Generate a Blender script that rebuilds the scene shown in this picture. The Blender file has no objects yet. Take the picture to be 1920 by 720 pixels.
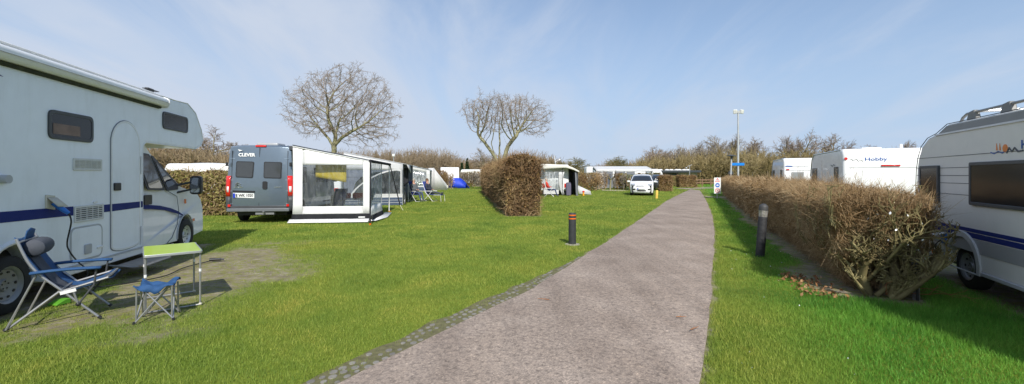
import bpy, bmesh, math, random
import numpy as np
from mathutils import Vector, Matrix, Euler
R = math.radians
sc = bpy.context.scene
COL = sc.collection
F, H, CX, HY = 813.0, 1.65, 960.0, 328.0      # focal length in photo pixels, eye height, horizon
rnd = random.Random(7)
NR = np.random.default_rng(11)

def gp(px, py):
    Y = F*H/(py-HY)
    return ((px-CX)/F*Y, Y)
def at(px, py, Y):
    return Vector(((px-CX)/F*Y, Y, H-(py-HY)/F*Y))
class Plane:
    """vertical plane through (ox,oy) running along (dx,dy); sz() gives distance along it and height of a sight line"""
    def __init__(s, ox, oy, dx, dy):
        n = math.hypot(dx, dy); s.ox, s.oy, s.dx, s.dy = ox, oy, dx/n, dy/n
    def sz(s, px, py):
        q = (px-CX)/F
        t = (q*s.oy-s.ox)/(s.dx-q*s.dy)
        Y = s.oy+t*s.dy
        return (t, H-(py-HY)*Y/F)
    def many(s, pts): return [s.sz(*p) for p in pts]

# ---------------------------------------------------------------- noise
def vnoise(x, y, seed=0):
    x = np.asarray(x, float); y = np.asarray(y, float)
    xi = np.floor(x).astype(np.int64); yi = np.floor(y).astype(np.int64)
    fx = x-xi; fy = y-yi
    fx = fx*fx*(3-2*fx); fy = fy*fy*(3-2*fy)
    def h(a, b):
        n = (a*374761393+b*668265263+seed*1442695041) & 0xffffffff
        n = ((n ^ (n >> 13))*1274126177) & 0xffffffff
        return ((n ^ (n >> 16)) & 0xffff)/65535.0
    return (h(xi, yi)*(1-fx)+h(xi+1, yi)*fx)*(1-fy)+(h(xi, yi+1)*(1-fx)+h(xi+1, yi+1)*fx)*fy
def fbm(x, y, seed=0, o=4):
    s = 0; a = .5
    for i in range(o):
        s = s+a*vnoise(x*2**i, y*2**i, seed+i*17); a *= .5
    return s/(1-.5**o)

# ---------------------------------------------------------------- materials
MATS = {}
def _nt(name):
    m = bpy.data.materials.new(name); m.use_nodes = True
    nt = m.node_tree
    b = nt.nodes['Principled BSDF']
    return m, nt, b
def mat(name, col, rough=.5, metal=0., var=.06, scale=6., bump=0., bscale=40., coat=0., spec=.5, dirt=0., dcol=(.10,.085,.05), island=0., sheen=0., trans=0.):
    if name in MATS: return MATS[name]
    m, nt, b = _nt(name)
    N = nt.nodes; L = nt.links
    tc = N.new('ShaderNodeTexCoord')
    nz = N.new('ShaderNodeTexNoise'); nz.inputs['Scale'].default_value = scale; nz.inputs['Detail'].default_value = 6
    L.new(tc.outputs['Object'], nz.inputs['Vector'])
    mr = N.new('ShaderNodeMapRange'); mr.inputs['From Min'].default_value = .3; mr.inputs['From Max'].default_value = .7
    mr.inputs['To Min'].default_value = 1-var; mr.inputs['To Max'].default_value = 1+var
    L.new(nz.outputs['Fac'], mr.inputs['Value'])
    fac = mr.outputs['Result']
    if island:
        g = N.new('ShaderNodeNewGeometry'); m2 = N.new('ShaderNodeMapRange')
        m2.inputs['To Min'].default_value = 1-island; m2.inputs['To Max'].default_value = 1+island
        L.new(g.outputs['Random Per Island'], m2.inputs['Value'])
        mm = N.new('ShaderNodeMath'); mm.operation = 'MULTIPLY'
        L.new(fac, mm.inputs[0]); L.new(m2.outputs['Result'], mm.inputs[1]); fac = mm.outputs[0]
    vm = N.new('ShaderNodeVectorMath'); vm.operation = 'SCALE'; vm.inputs[0].default_value = col[:3]
    L.new(fac, vm.inputs['Scale'])
    out = vm.outputs['Vector']
    if dirt:
        n2 = N.new('ShaderNodeTexNoise'); n2.inputs['Scale'].default_value = 2.3; n2.inputs['Detail'].default_value = 8; n2.inputs['Roughness'].default_value = .7
        mp = N.new('ShaderNodeMapping'); mp.inputs['Scale'].default_value = (1.5, 1.5, .35)
        L.new(tc.outputs['Object'], mp.inputs['Vector']); L.new(mp.outputs['Vector'], n2.inputs['Vector'])
        r2 = N.new('ShaderNodeMapRange'); r2.inputs['From Min'].default_value = .5; r2.inputs['From Max'].default_value = .8; r2.inputs['To Max'].default_value = dirt
        L.new(n2.outputs['Fac'], r2.inputs['Value'])
        mx = N.new('ShaderNodeMix'); mx.data_type = 'RGBA'; mx.inputs[7].default_value = (*dcol, 1)
        L.new(r2.outputs['Result'], mx.inputs[0]); L.new(out, mx.inputs[6]); out = mx.outputs[2]
    L.new(out, b.inputs['Base Color'])
    b.inputs['Roughness'].default_value = rough; b.inputs['Metallic'].default_value = metal
    b.inputs['Coat Weight'].default_value = coat; b.inputs['Specular IOR Level'].default_value = spec
    b.inputs['Sheen Weight'].default_value = sheen
    if bump:
        n3 = N.new('ShaderNodeTexNoise'); n3.inputs['Scale'].default_value = bscale; n3.inputs['Detail'].default_value = 5
        L.new(tc.outputs['Object'], n3.inputs['Vector'])
        bp = N.new('ShaderNodeBump'); bp.inputs['Strength'].default_value = bump; bp.inputs['Distance'].default_value = .02
        L.new(n3.outputs['Fac'], bp.inputs['Height']); L.new(bp.outputs['Normal'], b.inputs['Normal'])
    if trans:
        tl = N.new('ShaderNodeBsdfTranslucent'); L.new(out, tl.inputs[0]); ms_ = N.new('ShaderNodeMixShader'); ms_.inputs[0].default_value = trans
        L.new(b.outputs[0], ms_.inputs[1]); L.new(tl.outputs[0], ms_.inputs[2]); L.new(ms_.outputs[0], N['Material Output'].inputs['Surface'])
    MATS[name] = m
    return m
def twig_mat(name, c1, c2, c3, scale=1.2, rough=.85):
    """bark / dead leaf material: three real colours spread over the pieces and over the plant"""
    if name in MATS: return MATS[name]
    m, nt, b = _nt(name); N = nt.nodes; L = nt.links
    g = N.new('ShaderNodeNewGeometry'); tc = N.new('ShaderNodeTexCoord')
    nz = N.new('ShaderNodeTexNoise'); nz.inputs['Scale'].default_value = scale; nz.inputs['Detail'].default_value = 3
    L.new(tc.outputs['Object'], nz.inputs['Vector'])
    a = N.new('ShaderNodeMath'); a.operation = 'MULTIPLY_ADD'; a.inputs[1].default_value = .55
    L.new(g.outputs['Random Per Island'], a.inputs[0])
    s = N.new('ShaderNodeMath'); s.operation = 'MULTIPLY_ADD'; s.inputs[1].default_value = 1.3; s.inputs[2].default_value = -.42
    L.new(nz.outputs['Fac'], s.inputs[0]); L.new(s.outputs[0], a.inputs[2])
    cr = N.new('ShaderNodeValToRGB'); e = cr.color_ramp.elements
    e[0].color = (*c1, 1); e[0].position = .15; e[1].color = (*c3, 1); e[1].position = .9
    k = e.new(.5); k.color = (*c2, 1)
    L.new(a.outputs[0], cr.inputs['Fac']); L.new(cr.outputs['Color'], b.inputs['Base Color'])
    b.inputs['Roughness'].default_value = rough; b.inputs['Specular IOR Level'].default_value = .2
    MATS[name] = m
    return m
def pvc_mat(name, tint=(.8,.83,.85), opac=.25):
    if name in MATS: return MATS[name]
    m, nt, b = _nt(name); N = nt.nodes; L = nt.links
    o = N['Material Output']
    tr = N.new('ShaderNodeBsdfTransparent'); tr.inputs[0].default_value = (*tint, 1)
    df = N.new('ShaderNodeBsdfDiffuse'); df.inputs[0].default_value = (.7, .72, .74, 1)
    gl = N.new('ShaderNodeBsdfGlossy'); gl.inputs['Roughness'].default_value = .12
    tc = N.new('ShaderNodeTexCoord'); nz = N.new('ShaderNodeTexNoise'); nz.inputs['Scale'].default_value = 2.; nz.inputs['Detail'].default_value = 5; nz.inputs['Distortion'].default_value = 1.5
    mp = N.new('ShaderNodeMapping'); mp.inputs['Scale'].default_value = (3, 3, .8); L.new(tc.outputs['Object'], mp.inputs[0]); L.new(mp.outputs[0], nz.inputs['Vector'])
    mr = N.new('ShaderNodeMapRange'); mr.inputs['From Min'].default_value = .42; mr.inputs['From Max'].default_value = .75; mr.inputs['To Min'].default_value = opac*.35; mr.inputs['To Max'].default_value = opac*2.2
    L.new(nz.outputs['Fac'], mr.inputs['Value'])
    m1 = N.new('ShaderNodeMixShader'); L.new(mr.outputs[0], m1.inputs[0]); L.new(tr.outputs[0], m1.inputs[1]); L.new(df.outputs[0], m1.inputs[2])
    bp = N.new('ShaderNodeBump'); bp.inputs['Strength'].default_value = .5; bp.inputs['Distance'].default_value = .05; L.new(nz.outputs['Fac'], bp.inputs['Height']); L.new(bp.outputs[0], gl.inputs['Normal'])
    m2 = N.new('ShaderNodeMixShader'); m2.inputs[0].default_value = .1; L.new(m1.outputs[0], m2.inputs[1]); L.new(gl.outputs[0], m2.inputs[2])
    L.new(m2.outputs[0], o.inputs['Surface'])
    MATS[name] = m
    return m

# ---------------------------------------------------------------- mesh building
def bez_round(pts, r, n=5):
    """round the corners of a polygon"""
    out = []; k = len(pts)
    for i in range(k):
        p = Vector(pts[i]).to_2d(); a = Vector(pts[i-1]).to_2d(); c = Vector(pts[(i+1) % k]).to_2d()
        ra = min(r, (a-p).length*.45, (c-p).length*.45)
        s = p+(a-p).normalized()*ra; e = p+(c-p).normalized()*ra
        for j in range(n+1):
            t = j/n
            out.append(tuple(s*(1-t)**2+p*2*t*(1-t)+e*t*t))
    return out
def rect(x0, z0, x1, z1, r=0, n=4):
    p = [(x0, z0), (x1, z0), (x1, z1), (x0, z1)]
    return bez_round(p, r, n) if r else p
class MB:
    def __init__(s): s.v = []; s.f = []
    def add(s, v, f):
        o = len(s.v); s.v += [tuple(p) for p in v]; s.f += [tuple(i+o for i in q) for q in f]; return s
    def box(s, x0, x1, y0, y1, z0, z1):
        return s.add([(x0,y0,z0),(x1,y0,z0),(x1,y1,z0),(x0,y1,z0),(x0,y0,z1),(x1,y0,z1),(x1,y1,z1),(x0,y1,z1)],
                     [(3,2,1,0),(4,5,6,7),(0,1,5,4),(1,2,6,5),(2,3,7,6),(3,0,4,7)])
    def obox(s, c, sz, rot=(0,0,0)):
        M = Euler(rot).to_matrix(); c = Vector(c); h = Vector(sz)/2
        v = [c+M@Vector((a*h.x, b*h.y, d*h.z)) for d in (-1,1) for a, b in ((-1,-1),(1,-1),(1,1),(-1,1))]
        return s.add(v, [(3,2,1,0),(4,5,6,7),(0,1,5,4),(1,2,6,5),(2,3,7,6),(3,0,4,7)])
    def tube(s, pts, r, n=8, closed=False):
        P = [Vector(p) for p in pts]; k = len(P)
        rr = r if isinstance(r, (list, tuple)) else [r]*k
        v = []; prev = None
        for i in range(k):
            if closed: t = (P[(i+1) % k]-P[i-1])
            else: t = (P[min(i+1, k-1)]-P[max(i-1, 0)])
            t = t.normalized() if t.length > 1e-9 else Vector((0,0,1))
            if prev is None:
                a = t.orthogonal().normalized()
            else:
                a = (prev-t*prev.dot(t))
                a = a.normalized() if a.length > 1e-6 else t.orthogonal().normalized()
            prev = a; b = t.cross(a)
            for j in range(n):
                g = 2*math.pi*j/n
                v.append(P[i]+(a*math.cos(g)+b*math.sin(g))*rr[i])
        f = []
        m = k if closed else k-1
        for i in range(m):
            i2 = (i+1) % k
            for j in range(n):
                f.append((i*n+j, i*n+(j+1) % n, i2*n+(j+1) % n, i2*n+j))
        if not closed:
            f.append(tuple(range(n))[::-1]); f.append(tuple((k-1)*n+j for j in range(n)))
        return s.add(v, f)
    def prism(s, poly, a0, a1, axis='y'):
        k = len(poly)
        def P(p, a):
            if axis == 'y': return (p[0], a, p[1])
            if axis == 'x': return (a, p[0], p[1])
            return (p[0], p[1], a)
        v = [P(p, a0) for p in poly]+[P(p, a1) for p in poly]
        f = [tuple(range(k)), tuple(range(2*k-1, k-1, -1))]+[(i, k+i, k+(i+1) % k, (i+1) % k) for i in range(k)]
        return s.add(v, f)
    def ring(s, outer, inner, a0, a1, axis='y'):
        """frame between two polygons of the same count"""
        k = len(outer)
        def P(p, a):
            if axis == 'y': return (p[0], a, p[1])
            if axis == 'x': return (a, p[0], p[1])
            return (p[0], p[1], a)
        v = [P(p, a) for poly, a in ((outer,a0),(inner,a0),(inner,a1),(outer,a1)) for p in poly]
        f = []
        for q in range(4):
            for i in range(k):
                j = (i+1) % k; q2 = (q+1) % 4
                f.append((q*k+i, q*k+j, q2*k+j, q2*k+i))
        return s.add(v, f)
    def lathe(s, prof, n=24, c=(0,0,0), axis='z', closed=False):
        v = []; f = []; c = Vector(c); k = len(prof)
        for i in range(n):
            g = 2*math.pi*i/n
            for r, z in prof:
                a, b = r*math.cos(g), r*math.sin(g)
                v.append(c+(Vector((a, b, z)) if axis == 'z' else Vector((a, z, b)) if axis == 'y' else Vector((z, a, b))))
        m = k if closed else k-1
        for i in range(n):
            for j in range(m):
                i2 = (i+1) % n; j2 = (j+1) % k
                f.append((i*k+j, i2*k+j, i2*k+j2, i*k+j2))
        return s.add(v, f)
    def slab(s, outline, ys, deform=None):
        """a side outline (x,z) carried across stations y, each point free to move: bodies of vehicles"""
        k = len(outline); v = []; f = []
        for y in ys:
            for x, z in outline:
                v.append(deform(x, y, z) if deform else (x, y, z))
        m = len(ys)
        for i in range(m-1):
            for j in range(k):
                j2 = (j+1) % k
                f.append((i*k+j, (i+1)*k+j, (i+1)*k+j2, i*k+j2))
        f.append(tuple(range(k))); f.append(tuple((m-1)*k+j for j in range(k))[::-1])
        return s.add(v, f)
    def grid(s, fn, nu, nv):
        v = [fn(i/nu, j/nv) for i in range(nu+1) for j in range(nv+1)]
        f = [(i*(nv+1)+j, (i+1)*(nv+1)+j, (i+1)*(nv+1)+j+1, i*(nv+1)+j+1) for i in range(nu) for j in range(nv)]
        return s.add(v, f)
    def sphere(s, c, r, n=12, m=8):
        c = Vector(c); rx, ry, rz = r if isinstance(r, (tuple, list)) else (r, r, r)
        v = []; f = []
        for j in range(m+1):
            th = math.pi*j/m
            for i in range(n):
                g = 2*math.pi*i/n
                v.append(c+Vector((rx*math.sin(th)*math.cos(g), ry*math.sin(th)*math.sin(g), rz*math.cos(th))))
        for j in range(m):
            for i in range(n):
                f.append((j*n+i, (j+1)*n+i, (j+1)*n+(i+1) % n, j*n+(i+1) % n))
        return s.add(v, f)
    def build(s, name, m, parent=None, bevel=0, seg=2, smooth=True, angle=38, thick=0, fixn=True):
        me = bpy.data.meshes.new(name); me.from_pydata(s.v, [], s.f)
        if fixn:
            b = bmesh.new(); b.from_mesh(me)
            bmesh.ops.remove_doubles(b, verts=b.verts, dist=1e-5)
            bmesh.ops.recalc_face_normals(b, faces=b.faces); b.to_mesh(me); b.free()
        me.materials.append(m)
        o = bpy.data.objects.new(name, me); COL.objects.link(o)
        if parent: o.parent = parent
        if thick:
            q = o.modifiers.new('thickness', 'SOLIDIFY'); q.thickness = thick; q.offset = 0
        if bevel:
            q = o.modifiers.new('bevel', 'BEVEL'); q.width = bevel; q.segments = seg; q.limit_method = 'ANGLE'; q.angle_limit = R(40); q.harden_normals = False
        if smooth:
            me.polygons.foreach_set('use_smooth', [True]*len(me.polygons)); me.set_sharp_from_angle(angle=R(angle))
        return o
def fastmesh(name, V, Q, m, parent=None, smooth=False):
    """numpy verts (n,3) and faces (k,3|4) as one mesh object"""
    me = bpy.data.meshes.new(name); V = np.ascontiguousarray(V, dtype=np.float32); Q = np.ascontiguousarray(Q, dtype=np.int32)
    k = Q.shape[1]
    me.vertices.add(len(V)); me.vertices.foreach_set('co', V.ravel())
    me.loops.add(Q.size); me.loops.foreach_set('vertex_index', Q.ravel())
    me.polygons.add(len(Q)); me.polygons.foreach_set('loop_start', np.arange(0, Q.size, k, dtype=np.int32))
    if smooth: me.polygons.foreach_set('use_smooth', np.ones(len(Q), dtype=bool))
    me.update(calc_edges=True)
    me.materials.append(m)
    o = bpy.data.objects.new(name, me); COL.objects.link(o)
    if parent: o.parent = parent
    return o
def seg_arrays(S, n=3):
    """segments (k,8): p0 p1 r0 r1 -> open prisms"""
    S = np.asarray(S, float); p0 = S[:, :3]; p1 = S[:, 3:6]; r0 = S[:, 6]; r1 = S[:, 7]
    t = p1-p0; t /= (np.linalg.norm(t, axis=1, keepdims=True)+1e-9)
    ref = np.where(np.abs(t[:, 2:3]) < .9, np.array([[0., 0, 1]]), np.array([[1., 0, 0]]))
    a = np.cross(t, ref); a /= (np.linalg.norm(a, axis=1, keepdims=True)+1e-9); b = np.cross(t, a)
    V = []
    for P, r in ((p0, r0), (p1, r1)):
        for j in range(n):
            g = 2*math.pi*j/n
            V.append(P+(a*math.cos(g)+b*math.sin(g))*r[:, None])
    V = np.stack(V, 1).reshape(-1, 3)
    base = (np.arange(len(S))*2*n)[:, None]
    Q = np.concatenate([base+np.array([[j, (j+1) % n, n+(j+1) % n, n+j]]) for j in range(n)], 0)
    return V, Q
def leaf_arrays(P, size, rng, flat=.0):
    n = len(P); a = rng.normal(size=(n, 3)); a /= np.linalg.norm(a, axis=1, keepdims=True)
    b = rng.normal(size=(n, 3)); b -= a*(a*b).sum(1, keepdims=True); b /= np.linalg.norm(b, axis=1, keepdims=True)
    s = (size*(.5+rng.random(n)))[:, None]
    V = np.stack([P-a*s*.6, P+b*s*.35, P+a*s*.6, P-b*s*.35], 1).reshape(-1, 3)
    Q = (np.arange(n)*4)[:, None]+np.array([[0, 1, 2, 3]])
    return V, Q
def join_arrays(L):
    Vs = []; Qs = []; o = 0
    for V, Q in L:
        Vs.append(V); Qs.append(Q+o); o += len(V)
    return np.concatenate(Vs), np.concatenate(Qs)

def tag(o, label=None, cat=None, group=None, kind=None):
    if label: o['label'] = label
    if cat: o['category'] = cat
    if group: o['group'] = group
    if kind: o['kind'] = kind
    return o
def thing(name, label, cat, loc=(0,0,0), rz=0, group=None):
    o = bpy.data.objects.new(name, None); COL.objects.link(o); o.location = loc; o.rotation_euler = (0, 0, rz)
    o.empty_display_size = .2
    return tag(o, label, cat, group)
def copy_tree(o, parent=None):
    c = o.copy(); COL.objects.link(c); c.parent = parent
    for ch in [x for x in bpy.data.objects if x.parent == o and x != c]:
        copy_tree(ch, c)
    return c
VIEW = {'rear': ((0,-1,0),(0,0,1),(-1,0,0)), 'front': ((0,1,0),(0,0,1),(1,0,0)), 'right': ((1,0,0),(0,0,1),(0,-1,0)), 'left': ((-1,0,0),(0,0,1),(0,1,0))}
def text(name, s, size, loc, side, m, parent, xs=1., bold=0., ext=.002, shear=0.):
    cu = bpy.data.curves.new('lettering', 'FONT'); cu.body = s; cu.size = size; cu.extrude = ext; cu.offset = bold; cu.shear = shear
    cu.align_x = 'CENTER'; cu.align_y = 'CENTER'; cu.resolution_u = 3
    t = bpy.data.objects.new('lettering', cu); COL.objects.link(t)
    bpy.context.view_layer.update()
    me = bpy.data.meshes.new_from_object(t)
    bpy.data.objects.remove(t)
    X, Y, Z = [Vector(q) for q in VIEW[side]]
    M = Matrix((X*xs, Y, Z)).transposed()
    for v in me.vertices: v.co = M@v.co+Vector(loc)
    me.materials.clear(); me.materials.append(m); me.name = name
    o = bpy.data.objects.new(name, me); COL.objects.link(o); o.parent = parent
    return o

# ---------------------------------------------------------------- common materials
white_paint = mat('white_paint', (.78,.78,.77), .35, var=.02, coat=.3, dirt=.10)
camper_paint = mat('camper_panel', (.84,.87,.91), .38, var=.02, coat=.2, dirt=.22, dcol=(.33,.33,.28), bump=.03, bscale=1.3)
grey_paint = mat('grey_trim', (.42,.43,.44), .45, var=.05)
dark_grey = mat('dark_grey_plastic', (.055,.058,.062), .5, var=.1)
black = mat('black_plastic', (.018,.018,.02), .45, var=.1)
rubber = mat('tyre_rubber', (.02,.02,.02), .8, var=.2, bump=.2, bscale=60)
glass = mat('dark_glass', (.012,.014,.017), .06, spec=.8, coat=.6, var=.02, bump=.015, bscale=2.5)
window_acryl = mat('tinted_acrylic', (.018,.02,.022), .12, spec=.28, coat=.0, var=.03, bump=.02, bscale=2)
alu = mat('aluminium', (.55,.56,.57), .35, metal=.7, var=.06)
silver = mat('silver_plastic', (.27,.275,.28), .4, metal=.35, var=.08)
red_lens = mat('red_lens', (.62,.015,.01), .2, var=.04, coat=.6)
orange_lens = mat('orange_lens', (.75,.16,.01), .25, var=.04, coat=.6)
white_lens = mat('clear_lens', (.72,.72,.72), .15, var=.04, coat=.8)
navy = mat('navy_vinyl', (.010,.022,.15), .6, spec=.2, var=.05)
blue_fabric = mat('blue_fabric', (.016,.068,.18), .8, var=.12, scale=14, bump=.25, bscale=120)
grey_fabric = mat('grey_fabric', (.065,.072,.09), .85, var=.1, bump=.25, bscale=160)
cable_black = mat('black_cable', (.015,.015,.015), .6)
plate_white = mat('plate_white', (.75,.76,.74), .4)
ink = mat('black_ink', (.02,.02,.02), .5)
plug_blue = mat('plug_blue', (.02,.16,.55), .4)
cream = mat('cream_plastic', (.55,.52,.42), .5, var=.08)
# ================================================================= CAMERA, LIGHT, SKY
cam = bpy.data.cameras.new('camera'); cam.sensor_width = 36; cam.lens = F/1920*36; cam.shift_y = -(360-HY)/1920
cam.clip_end = 3000; cam.clip_start = .05
co = bpy.data.objects.new('camera', cam); COL.objects.link(co); co.location = (0, 0, H); co.rotation_euler = (R(90), 0, 0)
sc.camera = co
SX, SY, EL = .17, -1.0, R(41)
sun = bpy.data.lights.new('sun', 'SUN'); sun.energy = 4.0; sun.angle = R(.5); sun.color = (1, .955, .88)
so = bpy.data.objects.new('sun', sun); COL.objects.link(so)
sv = Vector((SX, SY, 0)).normalized()*math.cos(EL)+Vector((0, 0, math.sin(EL)))
so.rotation_euler = sv.to_track_quat('Z', 'Y').to_euler(); so.location = (0, -5, 30)
w = bpy.data.worlds.new('World'); sc.world = w; w.use_nodes = True
N = w.node_tree.nodes; L = w.node_tree.links
bg = N['Background']; outw = N['World Output']
sky = N.new('ShaderNodeTexSky'); sky.sky_type = 'NISHITA'; sky.sun_disc = False; sky.sun_elevation = EL
sky.sun_rotation = math.atan2(SX, SY); sky.air_density = 1.0; sky.dust_density = .3; sky.ozone_density = 3.5
L.new(sky.outputs[0], bg.inputs['Color']); bg.inputs['Strength'].default_value = .12
# haze low in the sky, a bank of thin cloud over the left half, faint streaks elsewhere, cloud boosted overhead, out of view, as added fill for shaded sides
def M(op, a_, b_=None, c_=None, clamp=False):
    n = N.new('ShaderNodeMath'); n.operation = op; n.use_clamp = clamp
    for i_, v_ in enumerate((a_, b_, c_)):
        if v_ is None: continue
        if isinstance(v_, (int, float)): n.inputs[i_].default_value = v_
        else: L.new(v_, n.inputs[i_])
    return n.outputs[0]
tc = N.new('ShaderNodeTexCoord'); sep = N.new('ShaderNodeSeparateXYZ'); L.new(tc.outputs['Generated'], sep.inputs[0])
X_, Y_, Z_ = sep.outputs
den = M('MAXIMUM', M('ADD', Z_, .22), .12)
cb = N.new('ShaderNodeCombineXYZ'); L.new(M('DIVIDE', X_, den), cb.inputs[0]); L.new(M('DIVIDE', Y_, den), cb.inputs[1])
def cloudnoise(rot, scl, loc, sc_, det, dist):
    mp = N.new('ShaderNodeMapping'); mp.inputs['Rotation'].default_value = (0, 0, R(rot)); mp.inputs['Scale'].default_value = scl; mp.inputs['Location'].default_value = loc
    L.new(cb.outputs[0], mp.inputs[0]); nz = N.new('ShaderNodeTexNoise'); nz.inputs['Scale'].default_value = sc_; nz.inputs['Detail'].default_value = det; nz.inputs['Roughness'].default_value = .58; nz.inputs['Distortion'].default_value = dist
    L.new(mp.outputs[0], nz.inputs['Vector']); return nz.outputs['Fac']
n1 = cloudnoise(35, (1., .28, 1), (.4, .1, 0), 1.6, 10, .8); n2 = cloudnoise(-62, (1.3, .22, 1), (2.2, .7, 0), 1.5, 9, .5)
edge = M('SUBTRACT', .80, M('ADD', X_, M('MULTIPLY', Z_, 2.3)))
bank = M('ADD', M('MULTIPLY', edge, 1.0), M('MULTIPLY', M('SUBTRACT', n1, .46), 4.2))
def sstep(v, a_, b_, lo, hi):
    m = N.new('ShaderNodeMapRange'); m.interpolation_type = 'SMOOTHSTEP'; m.inputs['From Min'].default_value = a_; m.inputs['From Max'].default_value = b_; m.inputs['To Min'].default_value = lo; m.inputs['To Max'].default_value = hi
    L.new(v, m.inputs['Value']); return m.outputs[0]
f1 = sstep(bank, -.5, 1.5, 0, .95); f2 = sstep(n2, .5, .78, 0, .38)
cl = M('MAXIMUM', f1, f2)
haze = sstep(Z_, .0, .40, .94, .40)
bgh = N.new('ShaderNodeBackground'); bgh.inputs['Color'].default_value = (.362, .472, .640, 1)
L.new(sstep(Z_, -.02, .42, 1.0, .86), bgh.inputs['Strength'])
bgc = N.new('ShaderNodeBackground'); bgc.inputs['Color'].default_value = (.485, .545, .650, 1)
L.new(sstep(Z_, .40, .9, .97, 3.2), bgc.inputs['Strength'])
m1 = N.new('ShaderNodeMixShader'); L.new(haze, m1.inputs[0]); L.new(bg.outputs[0], m1.inputs[1]); L.new(bgh.outputs[0], m1.inputs[2])
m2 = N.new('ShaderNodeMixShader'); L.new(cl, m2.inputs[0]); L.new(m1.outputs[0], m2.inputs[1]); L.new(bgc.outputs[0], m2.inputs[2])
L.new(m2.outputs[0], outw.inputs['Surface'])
sc.view_settings.view_transform = 'Standard'; sc.view_settings.look = 'None'; sc.view_settings.gamma = 1; sc.view_settings.exposure = .36
sc.cycles.max_bounces = 8; sc.cycles.transparent_max_bounces = 24; sc.cycles.use_denoising = True

# ================================================================= GROUND MASKS
LP = [gp(*p) for p in [(640,720),(820,628),(1000,541),(1085,487),(1159,440),(1210,405),(1250,377),(1275,364),(1300,352.5)]]
RP = [gp(*p) for p in [(1310,720),(1322,640),(1332,560),(1338,490),(1340,440),(1336,405),(1325,378),(1317,364),(1312,357)]]
def ext(P):
    (x0, y0), (x1, y1) = P[0], P[2]; k = (x1-x0)/(y1-y0)
    return [(x0+k*(-8-y0), -8.)]+P
LP = ext(LP); RP = ext(RP)
LX = np.array([p[0] for p in LP]); LY = np.array([p[1] for p in LP]); RX = np.array([p[0] for p in RP]); RY = np.array([p[1] for p in RP])
def road_l(Y): return np.interp(Y, LY, LX)+(fbm(Y*1.3, Y*0+3, 5)-.5)*.08
def road_r(Y): return np.interp(Y, RY, RX)+(fbm(Y*1.3, Y*0+9, 6)-.5)*.07
CA = gp(30, 588); CB = gp(350, 472)
cd = Vector((CB[0]-CA[0], CB[1]-CA[1])).normalized()          # the motorhome's heading
VA = gp(1805, 540); vd = Vector((.41, .912)).normalized()     # the near caravan's heading
HA = Vector(gp(1593, 557)); HB = Vector(gp(1355, 364.5)); hd = (HB-HA).normalized(); hn = Vector((hd.y, -hd.x))
def smooth(e0, e1, x):
    t = np.clip((x-e0)/(e1-e0), 0, 1); return t*t*(3-2*t)
def dirt(X, Y):
    n = fbm(X*1.1, Y*1.1, 1); n2 = fbm(X*6, Y*6, 2)
    rx = X-CA[0]; ry = Y-CA[1]
    s = rx*cd.x+ry*cd.y; t = rx*cd.y-ry*cd.x                  # t grows away from the motorhome towards the camera
    e = np.sqrt(((s-1.9)/3.1)**2+((t-1.3)/1.45)**2)
    a = smooth(1.25, .55, e+(n-.5)*1.0+(n2-.5)*.5)
    under = smooth(.35, -.1, t+(n2-.5)*.3)*(s < 5.5)*(s > -2)
    m = np.maximum(a*.95, under)
    # bare soil beside the clipped hedge on the right
    hx = X-HA.x; hy = Y-HA.y; u = hx*hd.x+hy*hd.y; v = hx*hn.x+hy*hn.y
    b = smooth(-.50, -.12, v+(n-.5)*.8)*smooth(1.05, .75, v+(n2-.5)*.4)*smooth(-.25, .2, u+(n-.5)*.5)*(u < 31)
    m = np.maximum(m, b)
    cx = X-VA[0]; cy = Y-VA[1]; u2 = cx*vd.x+cy*vd.y; v2 = cx*vd.y-cy*vd.x
    c = smooth(-.25, .25, v2+(n-.5)*.5)*smooth(2.7, 2.3, v2)*(u2 > -6)*(u2 < 3)
    m = np.maximum(m, c)
    # the second hedge, middle of the lawn, and the one behind the van
    q = smooth(.95, .5, np.abs(X-np.interp(Y, [17.4, 44], [.42, -2.3]))+(n-.5)*.3)*(Y > 17.3)*(Y < 45)
    m = np.maximum(m, q)
    # worn edge along the road
    for ed in (road_l(Y)-X, X-road_r(Y)):
        m = np.maximum(m, smooth(.09, .0, ed+(n2-.5)*.2)*(ed > -.3)*.8)
    return np.clip(m, 0, 1)

def axis_pts(fine0, fine1, step, far):
    a = list(np.arange(fine0, fine1+1e-6, step)); g = step; x = fine1
    out = []
    while x < far: g *= 1.25; x += g; out.append(x)
    g = step; x = fine0; lo = []
    while x > -far: g *= 1.25; x -= g; lo.append(x)
    return np.array(lo[::-1]+a+out)
gx = axis_pts(-12, 12, .09, 900); gy = axis_pts(-1, 26, .09, 900)
GX, GY = np.meshgrid(gx, gy, indexing='ij')
V = np.stack([GX.ravel(), GY.ravel(), np.zeros(GX.size)], 1)
near = np.clip(1-np.hypot(GX, GY)/60, 0, 1).ravel()
onroad = ((GX > road_l(GY)-.5) & (GX < road_r(GY)+.4)).ravel()
V[:, 2] = (fbm(GX*.9, GY*.9, 30).ravel()-.5)*.03*near*(~onroad)-.012
nx, ny = len(gx), len(gy)
i = np.arange(nx-1)[:, None]*ny+np.arange(ny-1)[None, :]
Q = np.stack([i, i+ny, i+ny+1, i+1], -1).reshape(-1, 4)
gm = bpy.data.materials.new('lawn_and_soil'); gm.use_nodes = True
N = gm.node_tree.nodes; L = gm.node_tree.links; b = N['Principled BSDF']
tc = N.new('ShaderNodeTexCoord'); at_ = N.new('ShaderNodeAttribute'); at_.attribute_name = 'dirt'
def noise(sc_, det=5, rough=.6, dist=0):
    n = N.new('ShaderNodeTexNoise'); n.inputs['Scale'].default_value = sc_; n.inputs['Detail'].default_value = det; n.inputs['Roughness'].default_value = rough; n.inputs['Distortion'].default_value = dist
    L.new(tc.outputs['Object'], n.inputs['Vector']); return n
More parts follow.
